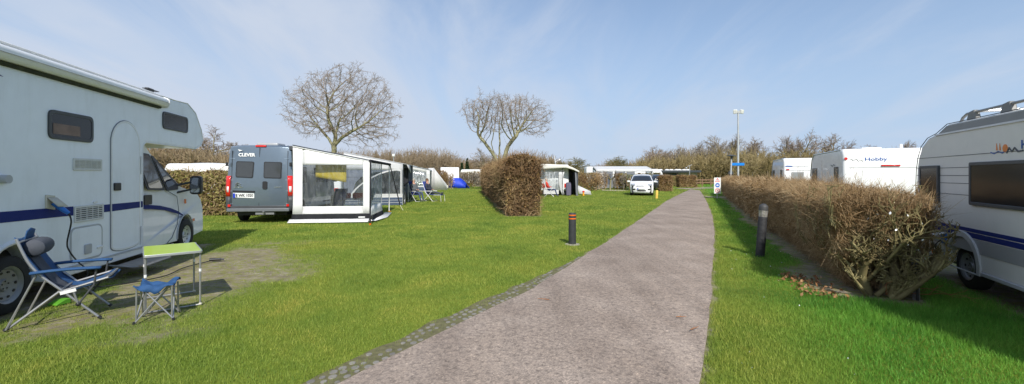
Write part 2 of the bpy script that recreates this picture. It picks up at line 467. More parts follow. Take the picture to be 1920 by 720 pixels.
def ramp(src, stops):
    c = N.new('ShaderNodeValToRGB'); e = c.color_ramp.elements
    e[0].position, e[0].color = stops[0][0], (*stops[0][1], 1); e[1].position, e[1].color = stops[-1][0], (*stops[-1][1], 1)
    for p, k in stops[1:-1]:
        q = e.new(p); q.color = (*k, 1)
    L.new(src, c.inputs['Fac']); return c
def mixc(f, a_, b_, mode='MIX'):
    m = N.new('ShaderNodeMix'); m.data_type = 'RGBA'; m.blend_type = mode
    if isinstance(f, float): m.inputs[0].default_value = f
    else: L.new(f, m.inputs[0])
    L.new(a_, m.inputs[6]); L.new(b_, m.inputs[7]); return m.outputs[2]
g1 = ramp(noise(.35, 5, .6, .4).outputs['Fac'], [(.3, (.10,.16,.018)), (.5, (.16,.21,.028)), (.7, (.22,.24,.04))])
g2 = ramp(noise(55, 4, .7).outputs['Fac'], [(.3, (.45,.5,.4)), (.7, (1.45,1.4,1.3))])
gr = mixc(1., g1.outputs[0], g2.outputs[0], 'MULTIPLY')
s1 = ramp(noise(3.2, 7, .7).outputs['Fac'], [(.3, (.13,.105,.072)), (.5, (.245,.205,.15)), (.72, (.38,.33,.26))])
s2 = ramp(noise(90, 3, .7).outputs['Fac'], [(.3, (.6,.6,.6)), (.7, (1.4,1.4,1.38))])
so_ = mixc(1., s1.outputs[0], s2.outputs[0], 'MULTIPLY')
moss = ramp(noise(9, 6, .65).outputs['Fac'], [(.45, (0,0,0)), (.62, (1,1,1))])
mossc = N.new('ShaderNodeRGB'); mossc.outputs[0].default_value = (.21, .215, .035, 1)
mf = N.new('ShaderNodeMath'); mf.operation = 'MULTIPLY'; mf.inputs[1].default_value = .75; L.new(moss.outputs[0], mf.inputs[0])
so2 = mixc(mf.outputs[0], so_, mossc.outputs[0])
L.new(mixc(at_.outputs['Fac'], gr, so2), b.inputs['Base Color'])
b.inputs['Roughness'].default_value = .95; b.inputs['Specular IOR Level'].default_value = .15
bp = N.new('ShaderNodeBump'); bp.inputs['Strength'].default_value = .6; bp.inputs['Distance'].default_value = .03
L.new(noise(28, 6, .7).outputs['Fac'], bp.inputs['Height']); L.new(bp.outputs[0], b.inputs['Normal'])
g = fastmesh('ground', V, Q, gm, smooth=True)
a_ = g.data.attributes.new('dirt', 'FLOAT', 'POINT'); a_.data.foreach_set('value', dirt(GX, GY).ravel().astype(np.float32))
tag(g, 'short mown green lawn with a bare soil patch beside the motorhome', kind='structure'); g['category'] = 'lawn'

# ================================================================= ROAD
rm = bpy.data.materials.new('worn_asphalt'); rm.use_nodes = True
N = rm.node_tree.nodes; L = rm.node_tree.links; b = N['Principled BSDF']; tc = N.new('ShaderNodeTexCoord')
c1 = ramp(noise(.8, 6, .6, .3).outputs['Fac'], [(.3, (.25,.20,.165)), (.5, (.31,.252,.21)), (.7, (.375,.31,.262))])
vo = N.new('ShaderNodeTexVoronoi'); vo.inputs['Scale'].default_value = 75; L.new(tc.outputs['Object'], vo.inputs['Vector'])
c2 = ramp(vo.outputs['Color'], [(.0, (.68,.68,.68)), (.5, (.98,.97,.96)), (.8, (1.1,1.08,1.06)), (1., (1.65,1.6,1.52))])
c3 = ramp(noise(22, 5, .75).outputs['Fac'], [(.36, (.62,.62,.62)), (.5, (1,1,1)), (.66, (1.22,1.2,1.16))])
mpw = N.new('ShaderNodeMapping'); mpw.inputs['Rotation'].default_value = (0, 0, R(24)); mpw.inputs['Scale'].default_value = (2.6, .12, 1); L.new(tc.outputs['Object'], mpw.inputs[0])
nw = noise(1., 5, .6, .3); L.new(mpw.outputs[0], nw.inputs['Vector'])
cw_ = ramp(nw.outputs['Fac'], [(.3, (.86,.85,.84)), (.5, (1,1,1)), (.7, (1.10,1.09,1.07))])
cc = mixc(1., mixc(1., mixc(1., c1.outputs[0], cw_.outputs[0], 'MULTIPLY'), c2.outputs[0], 'MULTIPLY'), c3.outputs[0], 'MULTIPLY')
L.new(cc, b.inputs['Base Color']); b.inputs['Roughness'].default_value = .9; b.inputs['Specular IOR Level'].default_value = .2
bp = N.new('ShaderNodeBump'); bp.inputs['Strength'].default_value = .5; bp.inputs['Distance'].default_value = .01
L.new(vo.outputs['Distance'], bp.inputs['Height']); L.new(bp.outputs[0], b.inputs['Normal'])
ys = np.concatenate([np.arange(-8, 20, .12), np.arange(20, 54, .6)])
K = 9; T = np.linspace(0, 1, K)
XL = road_l(ys); XR = road_r(ys)
V = [(XL[i]+(XR[i]-XL[i])*t, ys[i], .012+.028*math.sin(math.pi*t)**.6) for i in range(len(ys)) for t in T]
i = np.arange(len(ys)-1)[:, None]*K+np.arange(K-1)[None, :]
Q = np.stack([i, i+1, i+K+1, i+K], -1).reshape(-1, 4)
V = list(V)
# the bend to the right at the far end
st = len(V); bend = [((XL[-1], ys[-1]), (XR[-1], ys[-1]))]
lb = [gp(1303,351.6), gp(1318,350.6), gp(1345,350.4), gp(1420,350.3)]; rb = [gp(1314,355.2), gp(1322,354.2), gp(1348,353.6), gp(1420,353.4)]
prev = [st-K, st-1]
extra = []
for a1, b1 in zip(lb, rb):
    V += [(a1[0], a1[1], .012), (b1[0], b1[1], .012)]; k = len(V)
    extra.append((prev[0], prev[1], k-1, k-2)); prev = [k-2, k-1]
road = fastmesh('road', np.array(V), np.concatenate([Q, np.array(extra)]), rm, smooth=True)
tag(road, 'worn pinkish grey asphalt lane running through the campsite', kind='structure')
# little spur to the right by the sign
q = [gp(1319,367.2), gp(1400,371.5), gp(1400,374.2), gp(1322,370.2)]
sp = MB().add([(x, y, .008) for x, y in q], [(0,1,2,3)]).build('side_path', rm)
tag(sp, 'narrow paved spur leaving the lane beside the sign', kind='structure')
q = [gp(1128,356.0), gp(1164,356.2), gp(1180,357.4), gp(1164,358.4), gp(1128,357.6)]
sp = MB().add([(x, y, .012) for x, y in q], [(0,1,2,3,4)]).build('side_path', mat('pale_sand', (.42,.37,.27), .9, bump=.3))
tag(sp, 'pale sandy strip in the grass left of the white car', kind='structure')

# round topped stones along the left edge of the lane
mb = MB()
stone = mat('paver_stone', (.20,.185,.16), .9, var=.25, island=.22, bump=.3, bscale=60)
yy = 2.2; row = 0
while yy < 8.7:
    wv = .29*min(1, max(.25, (8.9-yy)/2.6)); dd = 0; dirv = Vector((.48, 1)).normalized(); nrm = Vector((-dirv.y, dirv.x))
    base = Vector((float(np.interp(yy, LY, LX)), yy))
    k = max(1, int(wv/.088))
    for j in range(k):
        if rnd.random() < .26: continue
        p = base+nrm*(.05+j*.088+rnd.uniform(-.014, .014))+dirv*((row % 2)*.0+j % 2*.04+rnd.uniform(-.01, .01))
        r = rnd.uniform(.024, .039); n = 8; a0 = rnd.random()
        ring = [(p.x+dirv.x*math.cos(a0+q*6.283/n)*r*1.15+nrm.x*math.sin(a0+q*6.283/n)*r, p.y+dirv.y*math.cos(a0+q*6.283/n)*r*1.15+nrm.y*math.sin(a0+q*6.283/n)*r) for q in range(n)]
        h = rnd.uniform(.006, .011); o = len(mb.v)
        mb.v += [(x, y, -.02) for x, y in ring]+[(p.x+(x-p.x)*.82, p.y+(y-p.y)*.82, h) for x, y in ring]
        mb.f += [(o+q, o+(q+1) % n, o+n+(q+1) % n, o+n+q) for q in range(n)]+[tuple(o+n+q for q in range(n))]
    yy += .088; row += 1
tag(mb.build('paver_strip', stone, fixn=False), 'strip of small round topped stones along the left edge of the lane', kind='structure')
# packed soil sheet under the stones
ysp = np.arange(2.0, 8.8, .08)
V = []; 
for y in ysp:
    wv = (.30+.10*(float(vnoise(y*4, 0, 3))-.5))*min(1, max(.2, (8.9-y)/2.6)); x = float(np.interp(y, LY, LX))
    V += [(x-wv*.92, y+wv*.38, .002), (x+.06, y, .002)]
Q = np.array([[2*i, 2*i+1, 2*i+3, 2*i+2] for i in range(len(ysp)-1)])
tag(fastmesh('verge_soil', np.array(V), Q, mat('packed_soil', (.125,.115,.05), .95, var=.3, scale=14, bump=.5, bscale=50)), 'packed soil between the edge stones', kind='structure')

# ================================================================= GRASS
def pave(X, Y):      # true on the stone strip
    d = (np.interp(Y, LY, LX)-X)*.9
    wv = .29*np.clip((8.9-Y)/2.6, 0, 1)
    return (d > -.05) & (d < wv+.03+(vnoise(X*7, Y*7, 3)-.5)*.16)
def blades(y0, y1, dens, hgt, wid, xr=1.26):
    A = (y1-y0)*(2*xr*(y0+y1)/2+2); n = int(A*dens)
    Y = y0+(y1-y0)*NR.random(n); X = (NR.random(n)*2-1)*(xr*Y+1)
    d = dirt(X, Y)
    ok = (X < road_l(Y)-.0) | (X > road_r(Y)+.0)
    clump = fbm(X*5, Y*5, 44)
    keep = ok & (NR.random(n) > d*.93+(d > .5)*.22-(clump > .58)*.25) & ~(pave(X, Y) & (NR.random(n) < .80))
    X = X[keep]; Y = Y[keep]; d = d[keep]; n = len(X)
    ln = .55*fbm(X*.8, Y*.8, 50)+.45*fbm(X*3.1, Y*3.1, 51)
    # longer tufts by the hedge end and caravan
    tall = smooth(1.6, .6, np.hypot((X-5.2)/1.6, (Y-5.0)/1.1))*(X > road_r(Y)+.3)+smooth(.22, .0, X-road_r(Y))*(X > road_r(Y))*.5
    h = hgt*(.5+.9*ln)*(.7+.6*NR.random(n))*(1-.5*d)*(1+1.1*tall)
    a = NR.random(n)*6.283; lean = NR.random(n)*.9; la = NR.random(n)*6.283
    wv = wid*(.6+.8*NR.random(n))
    z0 = (fbm(X*.9, Y*.9, 30)-.5)*.03*np.clip(1-np.hypot(X, Y)/60, 0, 1)-.014
    P0 = np.stack([X-np.cos(a)*wv/2, Y-np.sin(a)*wv/2, z0], 1)
    P1 = np.stack([X+np.cos(a)*wv/2, Y+np.sin(a)*wv/2, z0], 1)
    P2 = np.stack([X+np.cos(la)*h*lean, Y+np.sin(la)*h*lean, z0+h], 1)
    V = np.stack([P0, P1, P2], 1).reshape(-1, 3)
    return V, (np.arange(n)*3)[:, None]+np.array([[0, 1, 2]])
bm_ = bpy.data.materials.new('grass_blade'); bm_.use_nodes = True
N = bm_.node_tree.nodes; L = bm_.node_tree.links; b = N['Principled BSDF']; tc = N.new('ShaderNodeTexCoord')
ge = N.new('ShaderNodeNewGeometry')
sx = N.new('ShaderNodeSeparateXYZ'); L.new(tc.outputs['Object'], sx.inputs[0])
c1 = ramp(noise(.6, 8, .72, .6).outputs['Fac'], [(.34, (.13,.215,.037)), (.46, (.22,.308,.052)), (.57, (.30,.355,.064)), (.70, (.45,.42,.09))])
c2 = ramp(ge.outputs['Random Per Island'], [(0., (.66,.74,.62)), (.8, (1.15,1.1,1.12)), (1., (1.7,1.45,1.8))])
bcol = mixc(1., c1.outputs[0], c2.outputs[0], 'MULTIPLY')
# lusher, bluer green right of the lane
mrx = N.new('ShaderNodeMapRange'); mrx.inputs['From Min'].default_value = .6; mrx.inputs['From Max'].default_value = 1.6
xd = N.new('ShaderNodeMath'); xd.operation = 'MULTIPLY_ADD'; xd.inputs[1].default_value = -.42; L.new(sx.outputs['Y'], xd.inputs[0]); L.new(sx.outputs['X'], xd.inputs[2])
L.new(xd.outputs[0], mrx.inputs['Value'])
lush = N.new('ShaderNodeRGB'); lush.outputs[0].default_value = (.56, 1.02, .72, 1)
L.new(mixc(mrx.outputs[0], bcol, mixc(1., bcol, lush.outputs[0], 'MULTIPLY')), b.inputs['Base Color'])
b.inputs['Roughness'].default_value = .6; b.inputs['Specular IOR Level'].default_value = .25
b.inputs['Subsurface Weight'].default_value = 0
# thin blades pass some light
tl = N.new('ShaderNodeBsdfTranslucent'); L.new(b.inputs['Base Color'].links[0].from_socket, tl.inputs[0])
mxs = N.new('ShaderNodeMixShader'); mxs.inputs[0].default_value = .35; L.new(b.outputs[0], mxs.inputs[1]); L.new(tl.outputs[0], mxs.inputs[2]); L.new(mxs.outputs[0], N['Material Output'].inputs['Surface'])
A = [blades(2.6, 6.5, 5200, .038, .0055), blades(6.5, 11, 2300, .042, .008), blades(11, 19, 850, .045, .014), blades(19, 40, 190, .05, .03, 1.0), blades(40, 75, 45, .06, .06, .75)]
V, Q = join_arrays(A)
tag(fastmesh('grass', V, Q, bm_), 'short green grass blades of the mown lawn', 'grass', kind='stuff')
# fallen twigs on the lane, pink speck leaves and daisies on the verge
tw = mat('fallen_twig', (.30,.13,.05), .8, var=.2)
for (px, py, L_, a, lab) in [(1030,569,.16,2.9,'thin brown twig lying on the left part of the lane'), (1268,602,.12,.3,'small forked brown twig lying on the lane nearer the middle'), (1295,627,.17,.35,'orange brown twig lying on the lane close to its right edge')]:
    x, y = gp(px, py); pts = []; p = Vector((x, y, .05)); ang = a
    for i in range(6):
        pts.append(p.copy()); ang += rnd.uniform(-.35, .35); p += Vector((math.cos(ang), math.sin(ang), 0))*L_/5
    m_ = MB().tube(pts, [.005, .006, .005, .004, .003, .002], 5).tube([pts[2], pts[2]+Vector((.02,.05,.004))], [.003,.0015], 5)
    tag(m_.build('fallen_twig', tw), lab, 'twig')
# ================================================================= TREES
def grow(S, rg, p, d, Ln, r, l, P):
    n = P['seg'][l]; q = Vector(p); d = Vector(d).normalized(); r1 = max(r*P['taper'][l], P['rmin'])
    nodes = [(q.copy(), d.copy(), r)]
    for i in range(n):
        d = (d+Vector((rg.gauss(0,1), rg.gauss(0,1), rg.gauss(0,1)))*P['wob'][l]+Vector((0,0,P['up'][l]))).normalized()
        q2 = q+d*(Ln/n); ra = r+(r1-r)*i/n; rb = r+(r1-r)*(i+1)/n
        S.append((*q, *q2, ra, rb, l)); q = q2; nodes.append((q.copy(), d.copy(), rb))
    if l+1 < P['levels']:
        k = P['kids'][l]; az = rg.random()*6.28
        for j in range(k):
            t = P['start'][l]+(1-P['start'][l])*(j+rg.random())/k
            i = min(int(t*n), n-1); f = t*n-i
            pp = nodes[i][0].lerp(nodes[i+1][0], f); dd = nodes[i+1][1]; rr = nodes[i][2]+(nodes[i+1][2]-nodes[i][2])*f
            az += 2.4+rg.uniform(-.5, .5); ang = P['ang'][l]*rg.uniform(.65, 1.3)
            o = dd.orthogonal().normalized(); o = Matrix.Rotation(az, 3, dd)@o
            nd = dd*math.cos(ang)+o*math.sin(ang)
            grow(S, rg, pp, nd, Ln*P['ratio'][l]*(1.15-.55*t)*rg.uniform(.75, 1.2), min(rr*.8, r*P['rr'][l]), l+1, P)
        grow(S, rg, nodes[-1][0], nodes[-1][1], Ln*P['ratio'][l]*.75, r1*.9, l+1, P)
TREE = dict(levels=6, seg=[5,7,6,5,4,3], taper=[.75,.35,.4,.4,.4,.4], wob=[.04,.13,.16,.2,.24,.28], up=[0,.03,.03,.0,-.02,-.03], kids=[7,8,7,5,5,0],
            start=[.55,.25,.2,.15,.1,0], ang=[.75,.75,.75,.8,.85,0], ratio=[1.05,.55,.55,.55,.6,0], rr=[.42,.42,.45,.5,.6,0], rmin=.0085)
bark = twig_mat('tree_bark', (.17,.15,.09), (.26,.24,.14), (.36,.34,.21), 1.5)
twigb = twig_mat('tree_twigs', (.20,.155,.115), (.29,.23,.18), (.40,.33,.27), .6)
def zmax_(S): return max(S[:, 2].max(), S[:, 5].max())
def finish_tree(name, S, label, x, y, h, wd, group=None, split=2, m1=bark, m2=twigb, cat='tree', rz=0, trunkfix=None, recentre=True):
    S = np.array(S); 
    zmax = max(S[:, 2].max(), S[:, 5].max()); S[:, [2, 5]] *= h/zmax
    if recentre:
        c_ = S[S[:, 8] >= 1]; z0_ = c_[:, 2].min(); lim = [(np.percentile(c_[:, k+3], 1)+np.percentile(c_[:, k+3], 99))/2 for k in (0, 1)]
        for o_ in (0, 3):
            f_ = np.clip((S[:, o_+2]-z0_)/(zmax_(S)-z0_), 0, 1)**.6
            for k in (0, 1): S[:, o_+k] -= lim[k]*f_
    ex = np.percentile(np.abs(np.concatenate([S[:, 0], S[:, 3], S[:, 1], S[:, 4]])), 99.3)
    S[:, [0, 1, 3, 4]] *= wd/2/ex
    t = thing(name, label, cat, (x, y, -.03), rz, group)
    a = S[S[:, 8] < split]; c = S[S[:, 8] >= split]
    V, Q = seg_arrays(a[:, :8], 8); fastmesh('trunk', V, Q, m1, t, True)
    V, Q = seg_arrays(c[:, :8], 3); fastmesh('crown', V, Q, m2, t)
    return t
def big_tree(name, label, x, y, h, wd, seed, fork=.3, rt=.2, ov=None, **k):
    rg = random.Random(seed); P = dict(TREE); P.update(ov or {}); S = []
    base = h*fork; S.append((0,0,0,.0,0,base*.5,rt*1.25,rt,0)); S.append((0,0,base*.5,.03,0,base*.8,rt,rt*.95,0))
    grow(S, rg, (.03,0,base*.8), (0,0,1), h*.32, rt*.95, 0, P)
    return finish_tree(name, S, label, x, y, h, wd, **k)
def colony_tree(label, x, y, seed, stems, lobes, step, kill, rtrunk, tip=.011, droop=.0, rz=0):
    """a crown that grows towards scattered points: real forks, limbs that thin out evenly into twigs"""
    rng = np.random.default_rng(seed); pts = []
    for (cx, cy, cz, ax_, ay, azr, n) in lobes:
        d = rng.normal(size=(n, 3)); d /= np.linalg.norm(d, axis=1, keepdims=True); r = rng.random(n)**.42
        pts.append(np.array([cx, cy, cz])+d*r[:, None]*np.array([ax_, ay, azr]))
    cx, cy, cz, ax_, ay, azr, n = lobes[0]; main = pts[0]; cut = rng.random(len(main)) < .93; pts[0] = main[cut]
    for q in range(15):       # ragged outer tufts of unequal size
        d = rng.normal(size=3); d[2] = d[2]*.8+.15; d /= np.linalg.norm(d); s_ = .55+.75*rng.random(); c_ = np.array([cx, cy, cz])+d*np.array([ax_, ay, azr])*(.93+.14*rng.random())
        pts.append(c_+rng.normal(size=(int(38*s_), 3))*s_*.42)
    A = np.concatenate(pts); nodes = []; par = []
    for st in stems:
        last = None
        for i, p in enumerate(st):
            p = np.array(p, float)
            if last is None:
                if nodes:
                    dd = [np.linalg.norm(q-p) for q in nodes]; j = int(np.argmin(dd))
                    if dd[j] < .05: last = j; continue
                nodes.append(p); par.append(-1); last = len(nodes)-1; continue
            a0 = nodes[last]; k = max(1, int(np.linalg.norm(p-a0)/step))
            for q in range(1, k+1):
                nodes.append(a0+(p-a0)*q/k+rng.normal(size=3)*.02*(q < k)); par.append(last); last = len(nodes)-1
    N_ = np.array(nodes); best = np.full(len(A), 1e9); bi = np.zeros(len(A), int)
    def upd(k0):
        nonlocal best, bi
        d = np.linalg.norm(A[:, None, :]-N_[None, k0:, :], axis=2); j = d.argmin(1); dm = d[np.arange(len(A)), j]
        m = dm < best; best = np.where(m, dm, best); bi = np.where(m, j+k0, bi)
    upd(0); seen = set()
    for it in range(160):
        if len(A) == 0: break
        dirs = {}; order, inv = np.unique(bi, return_inverse=True)
        v = A-N_[bi]; v /= np.linalg.norm(v, axis=1, keepdims=True)+1e-9
        acc = np.zeros((len(order), 3)); np.add.at(acc, inv, v)
        acc /= np.linalg.norm(acc, axis=1, keepdims=True)+1e-9
        pr = np.array(par)[order]; pd = np.where((pr >= 0)[:, None], N_[order]-N_[np.maximum(pr, 0)], 0); pd /= np.linalg.norm(pd, axis=1, keepdims=True)+1e-9
        acc = acc+pd*.45+rng.normal(size=acc.shape)*.16; acc[:, 2] -= droop*(N_[order][:, 2] < 8); acc /= np.linalg.norm(acc, axis=1, keepdims=True)
        new = N_[order]+acc*step; k0 = len(N_); N_ = np.concatenate([N_, new]); par += list(order)
        upd(k0); keep = best > kill; A = A[keep]; best = best[keep]; bi = bi[keep]
    par = np.array(par); n = len(N_); ch = [[] for _ in range(n)]
    for i in range(n):
        if par[i] >= 0: ch[par[i]].append(i)
    rad = np.full(n, tip); 
    for i in range(n-1, -1, -1):
        if ch[i]: rad[i] = (sum(rad[c]**2.35 for c in ch[i]))**(1/2.35)
    k = rtrunk/rad.max(); rad = tip+(rad-tip)*(rtrunk-tip)/(rad.max()-tip)
    S = []; T_ = []
    for i in range(n):
        if par[i] >= 0:
            (S if rad[i] > .045 else T_).append((*N_[par[i]], *N_[i], min(rad[par[i]], rad[i]*1.35), rad[i]))
    # fine twigs all over the outer branches
    fine = np.where(rad < .03)[0]; F_ = []
    for i in fine:
        if par[i] < 0: continue
        dv = N_[i]-N_[par[i]]; dv /= np.linalg.norm(dv)+1e-9
        for q in range(4 if not ch[i] else 3):
            d = dv*.6+rng.normal(size=3)*.55; d /= np.linalg.norm(d); p = N_[i].copy(); l = step*(.5+.8*rng.random())
            for w_ in range(3):
                p2 = p+d*l*.55; F_.append((*p, *p2, .0085-.0015*w_, .007-.0015*w_))
                if w_ < 2:
                    d3 = d+rng.normal(size=3)*.7; d3 /= np.linalg.norm(d3); F_.append((*p2, *(p2+d3*l*.5), .0065, .0035))
                p = p2; d = d+rng.normal(size=3)*.3; d[2] -= .08; d /= np.linalg.norm(d)
    t = thing('bare_tree', label, 'tree', (x, y, -.03), rz)
    V, Q = seg_arrays(S, 8); fastmesh('trunk', V, Q, bark, t, True)
    V1 = seg_arrays(T_, 4); V2 = seg_arrays(F_, 3); V, Q = join_arrays([V1, V2]); fastmesh('crown', V, Q, twigb, t)
    return t
# trunk, then limbs leaving it at different heights; the crown is a low dome of several lobes
colony_tree("large leafless tree with a broad round crown, rising behind the van's white awning", (626-CX)/F*40, 40, 5,
    [[(0,0,0),(.05,0,2.2),(0,0,4.3),(.15,0,5.4),(.5,0,6.6)], [(0,0,4.3),(-.7,.2,5.2),(-1.6,.1,6.3)], [(.15,0,5.4),(-.3,-.4,6.6),(-.5,-.3,7.8)], [(0,0,4.3),(.9,-.2,5.2),(2.2,0,6.0)]],
    [(.75,0,8.2,4.7,4.6,3.2,1750),(-2.4,0,7.7,2.6,3,2.4,330),(3.9,0,7.3,2.2,3,2.3,360),(1.6,0,10.3,2.4,2.6,1.7,260),(3.0,.5,5.5,2.9,2,1.5,260),(-2.0,0,5.9,1.9,2,1.0,70)],
    .27, .42, .25, droop=.03)
colony_tree('leafless tree forking low into many stems, behind the tall hedge in the lawn', (937-CX)/F*46, 46, 8,
    [[(0,0,0),(0,0,2.2),(-.5,0,3.6),(-.9,.1,5.0)], [(0,0,2.2),(.5,0,3.6),(.9,0,4.8),(1.8,0,5.9)], [(0,0,2.2),(-.1,.5,3.8),(0,.5,5.2)], [(-.5,0,3.6),(-1.5,-.2,5.0),(-2.3,0,6.0)]],
    [(.4,0,8.1,4.1,4.0,2.15,1700),(-2.2,0,7.9,1.8,2.2,1.7,220),(3.6,0,7.6,2.3,2.4,2.0,360),(1.7,0,9.0,2.4,2.2,1.1,220)],
    .27, .42, .27)

SMALL = dict(levels=5, seg=[4,5,4,3,2], taper=[.6,.35,.4,.4,.4], wob=[.06,.16,.2,.24,.28], up=[0,.06,.05,.03,0], kids=[7,6,5,4,0],
             start=[.2,.2,.2,.1,0], ang=[.6,.6,.65,.7,0], ratio=[.8,.6,.6,.6,0], rr=[.55,.5,.55,.6,0], rmin=.018)
def small_tree(name, label, px, pytop, Y, wpx, seed, ov=None, group=None, m1=bark, m2=twigb, rt=None, cat='tree'):
    h = H+(HY-pytop)*Y/F; wd = wpx*Y/F; rg = random.Random(seed); P = dict(SMALL); P.update(ov or {}); S = []
    rt = rt or h*.02
    S.append((0,0,0,0,0,h*.15,rt*1.2,rt,0)); grow(S, rg, (0,0,h*.15), (0,0,1), h*.42, rt, 0, P)
    return finish_tree(name, S, label, (px-CX)/F*Y, Y, h, wd, group, m1=m1, m2=m2, cat=cat)
olive = twig_mat('olive_twigs', (.13,.115,.04), (.20,.175,.065), (.27,.235,.11), .5)
pale = twig_mat('pale_twigs', (.24,.20,.16), (.32,.28,.23), (.40,.36,.31), .5)
brownt = twig_mat('brown_twigs', (.12,.075,.045), (.19,.125,.075), (.27,.19,.12), .4)
G = 'bare trees along the far wood'
small_tree('bare_tree', 'bare rounded tree behind the low white roof, between motorhome and grey van', 398, 232, 62, 110, 31)
small_tree('bare_tree', 'small bare tree on the skyline just left of the forked tree', 905, 276, 85, 60, 32, group=G)
small_tree('olive_tree', 'olive green bushy bare tree right behind the tent with the satellite dish', 1078, 294, 70, 85, 33, m2=olive, ov=dict(up=[0,.1,.08,.05,0]))
small_tree('olive_tree', 'dome shaped olive brown bare tree right of the gap in the treeline', 1160, 291, 95, 75, 34, m2=olive, group=G)
small_tree('bare_tree', 'brown bare tree with a flat top above the flat roofed building', 1245, 274, 100, 90, 35, group=G)
small_tree('bare_tree', 'pale bare tree with upright branches right of the flat topped tree', 1275, 270, 98, 55, 36, m2=pale, group=G)
UP = dict(up=[.1,.2,.14,.1,.02], ang=[.4,.4,.45,.5,0])
for i, (px, top, wp, lab) in enumerate([(1318,262,55,'pale slender bare tree, leftmost of the tall ones left of the floodlight mast'), (1345,250,50,'pale slender bare tree above the traffic sign board'),
      (1372,252,50,'pale slender bare tree just left of the floodlight mast'), (1408,254,58,'dark bare tree with raking branches just right of the floodlight mast')]):
    small_tree('tall_bare_tree', lab, px, top, 90, wp, 40+i, m2=pale if i < 3 else twigb, ov=UP, group=G)
for i, (px, top, wp, lab) in enumerate([(1470,252,60,'bare tree rising above the farthest white caravan'), (1505,240,62,'tallest bare tree between the two white caravans'),
      (1560,247,70,'rounded bare tree above the left edge of the white caravan with red brake light'), (1642,268,60,'low bare tree top peeping over the roof of the large white caravan'), (1700,262,50,'thin bare tree top at the right end of the large white caravan roof')]):
    small_tree('bare_tree', lab, px, top, 85, wp, 50+i, group=G)

def cone_tree(px, pytop, Y, wpx, label):
    h = H+(HY-pytop)*Y/F; wd = wpx*Y/F; t = thing('fir_tree', label, 'tree', ((px-CX)/F*Y, Y, 0))
    MB().tube([(0,0,0),(0,0,h)], [.15,.03], 6).build('trunk', bark, t)
    S = []
    for i in range(700):
        z = h*(.08+.92*NR.random()); r = wd/2*(1-z/h)*(.6+.5*NR.random())+.05; a = NR.random()*6.283
        S.append((0,0,z+.1*r, r*math.cos(a), r*math.sin(a), z-.15*r, .05, .02))
    V1 = seg_arrays(S, 3); P = np.array([[s[3]*u, s[4]*u, s[5]] for s in S for u in (.5,.8,1.)])
    V, Q = join_arrays([V1, leaf_arrays(P, .35, NR)])
    fastmesh('crown', V, Q, twig_mat('fir_needles', (.012,.03,.012), (.025,.05,.02), (.04,.07,.03)), t)
cone_tree(876, 298, 88, 14, 'small dark fir tree at the foot of the wooded hill, left of the forked tree')
cone_tree(866, 306, 90, 12, 'smaller dark fir tree standing left beside the other fir')

# ================================================================= WOODLAND MASSES
PV = []
for sd in range(6):
    rg = random.Random(100+sd); S = []; P = dict(SMALL); P.update(levels=4, kids=[7,6,5,0], rmin=.0035, up=[.05,.12,.1,.05], seg=[3,4,3,2], ang=[.5,.5,.6,0])
    S.append((0,0,0,0,0,.12,.022,.02,0)); grow(S, rg, (0,0,.12), (0,0,1), .42, .018, 0, P)
    S = np.array(S); S[:, [2, 5]] /= max(S[:, 5].max(), .01); PV.append(S[:, :8])
def wood(name, label, m, items, thick, tr=.0032):
    """bare wood: each tree a few stems and a rounded cloud of outward pointing twigs"""
    out = []
    for (x, y, h, wd) in items:
        S = PV[NR.integers(6)].copy(); a = NR.random()*6.283; c, s = math.cos(a), math.sin(a)
        for o in (0, 3):
            X = S[:, o]*c-S[:, o+1]*s; Y_ = S[:, o]*s+S[:, o+1]*c
            S[:, o] = X*wd*1.3+x; S[:, o+1] = Y_*wd*1.3+y; S[:, o+2] *= h*.95
        S[:, 6:8] = np.maximum(S[:, 6:8]*h*.8, .02); out.append(S)
        k = 170; d = NR.normal(size=(k, 3)); d /= np.linalg.norm(d, axis=1, keepdims=True)
        r = NR.random(k)**.5; w2 = wd*(.62+.3*NR.random()); cz_ = h*.56
        P = np.stack([x+d[:, 0]*r*w2, y+d[:, 1]*r*w2, cz_+d[:, 2]*r*h*.44], 1); D = d+NR.normal(size=(k, 3))*.55+np.array([[0,0,.35]])
        ln = (.25+.5*NR.random(k))[:, None]*h*.13; P2 = P+D*ln; P2[:, 2] = np.maximum(P2[:, 2], .05); P[:, 2] = np.maximum(P[:, 2], .02)
        out.append(np.concatenate([P, P2, np.full((k, 1), .035), np.full((k, 1), .012)], 1))
    S = np.concatenate(out)
    n, fn = thick
    k = NR.random((n, 3)); x, y, hh = fn(k)
    z0 = hh*.78*NR.random(n); D = NR.normal(size=(n, 3)); D[:, 2] = np.abs(D[:, 2])+.3; ln = (.35+.7*NR.random(n))[:, None]*.75
    P = np.stack([x, y, z0], 1); S = np.concatenate([S, np.concatenate([P, P+D*ln, np.full((n, 1), .045), np.full((n, 1), .02)], 1)])
    V, Q = seg_arrays(S, 3)
    return tag(fastmesh(name, V, Q, m), label, 'woodland', kind='stuff')
def skyline(pts):
    xs = [p[0] for p in pts]; ys_ = [p[1] for p in pts]
    return lambda px: np.interp(px, xs, ys_)
def band(px0, px1, Y0, Y1, sky_, rows, step):
    it = []
    for r_ in range(rows):
        Y = Y0+(Y1-Y0)*r_/max(1, rows-1); px = px0+NR.random()*8
        while px < px1:
            top = float(sky_(px))+NR.normal()*2.0; h = (H+(HY-top)*Y1/F)*(.82+.2*(r_+1)/rows)*(.9+.14*NR.random())
            it.append(((px-CX)/F*Y, Y+NR.normal()*1.5, h, h*.42)); px += step*F/Y*(.7+.6*NR.random())
    return it
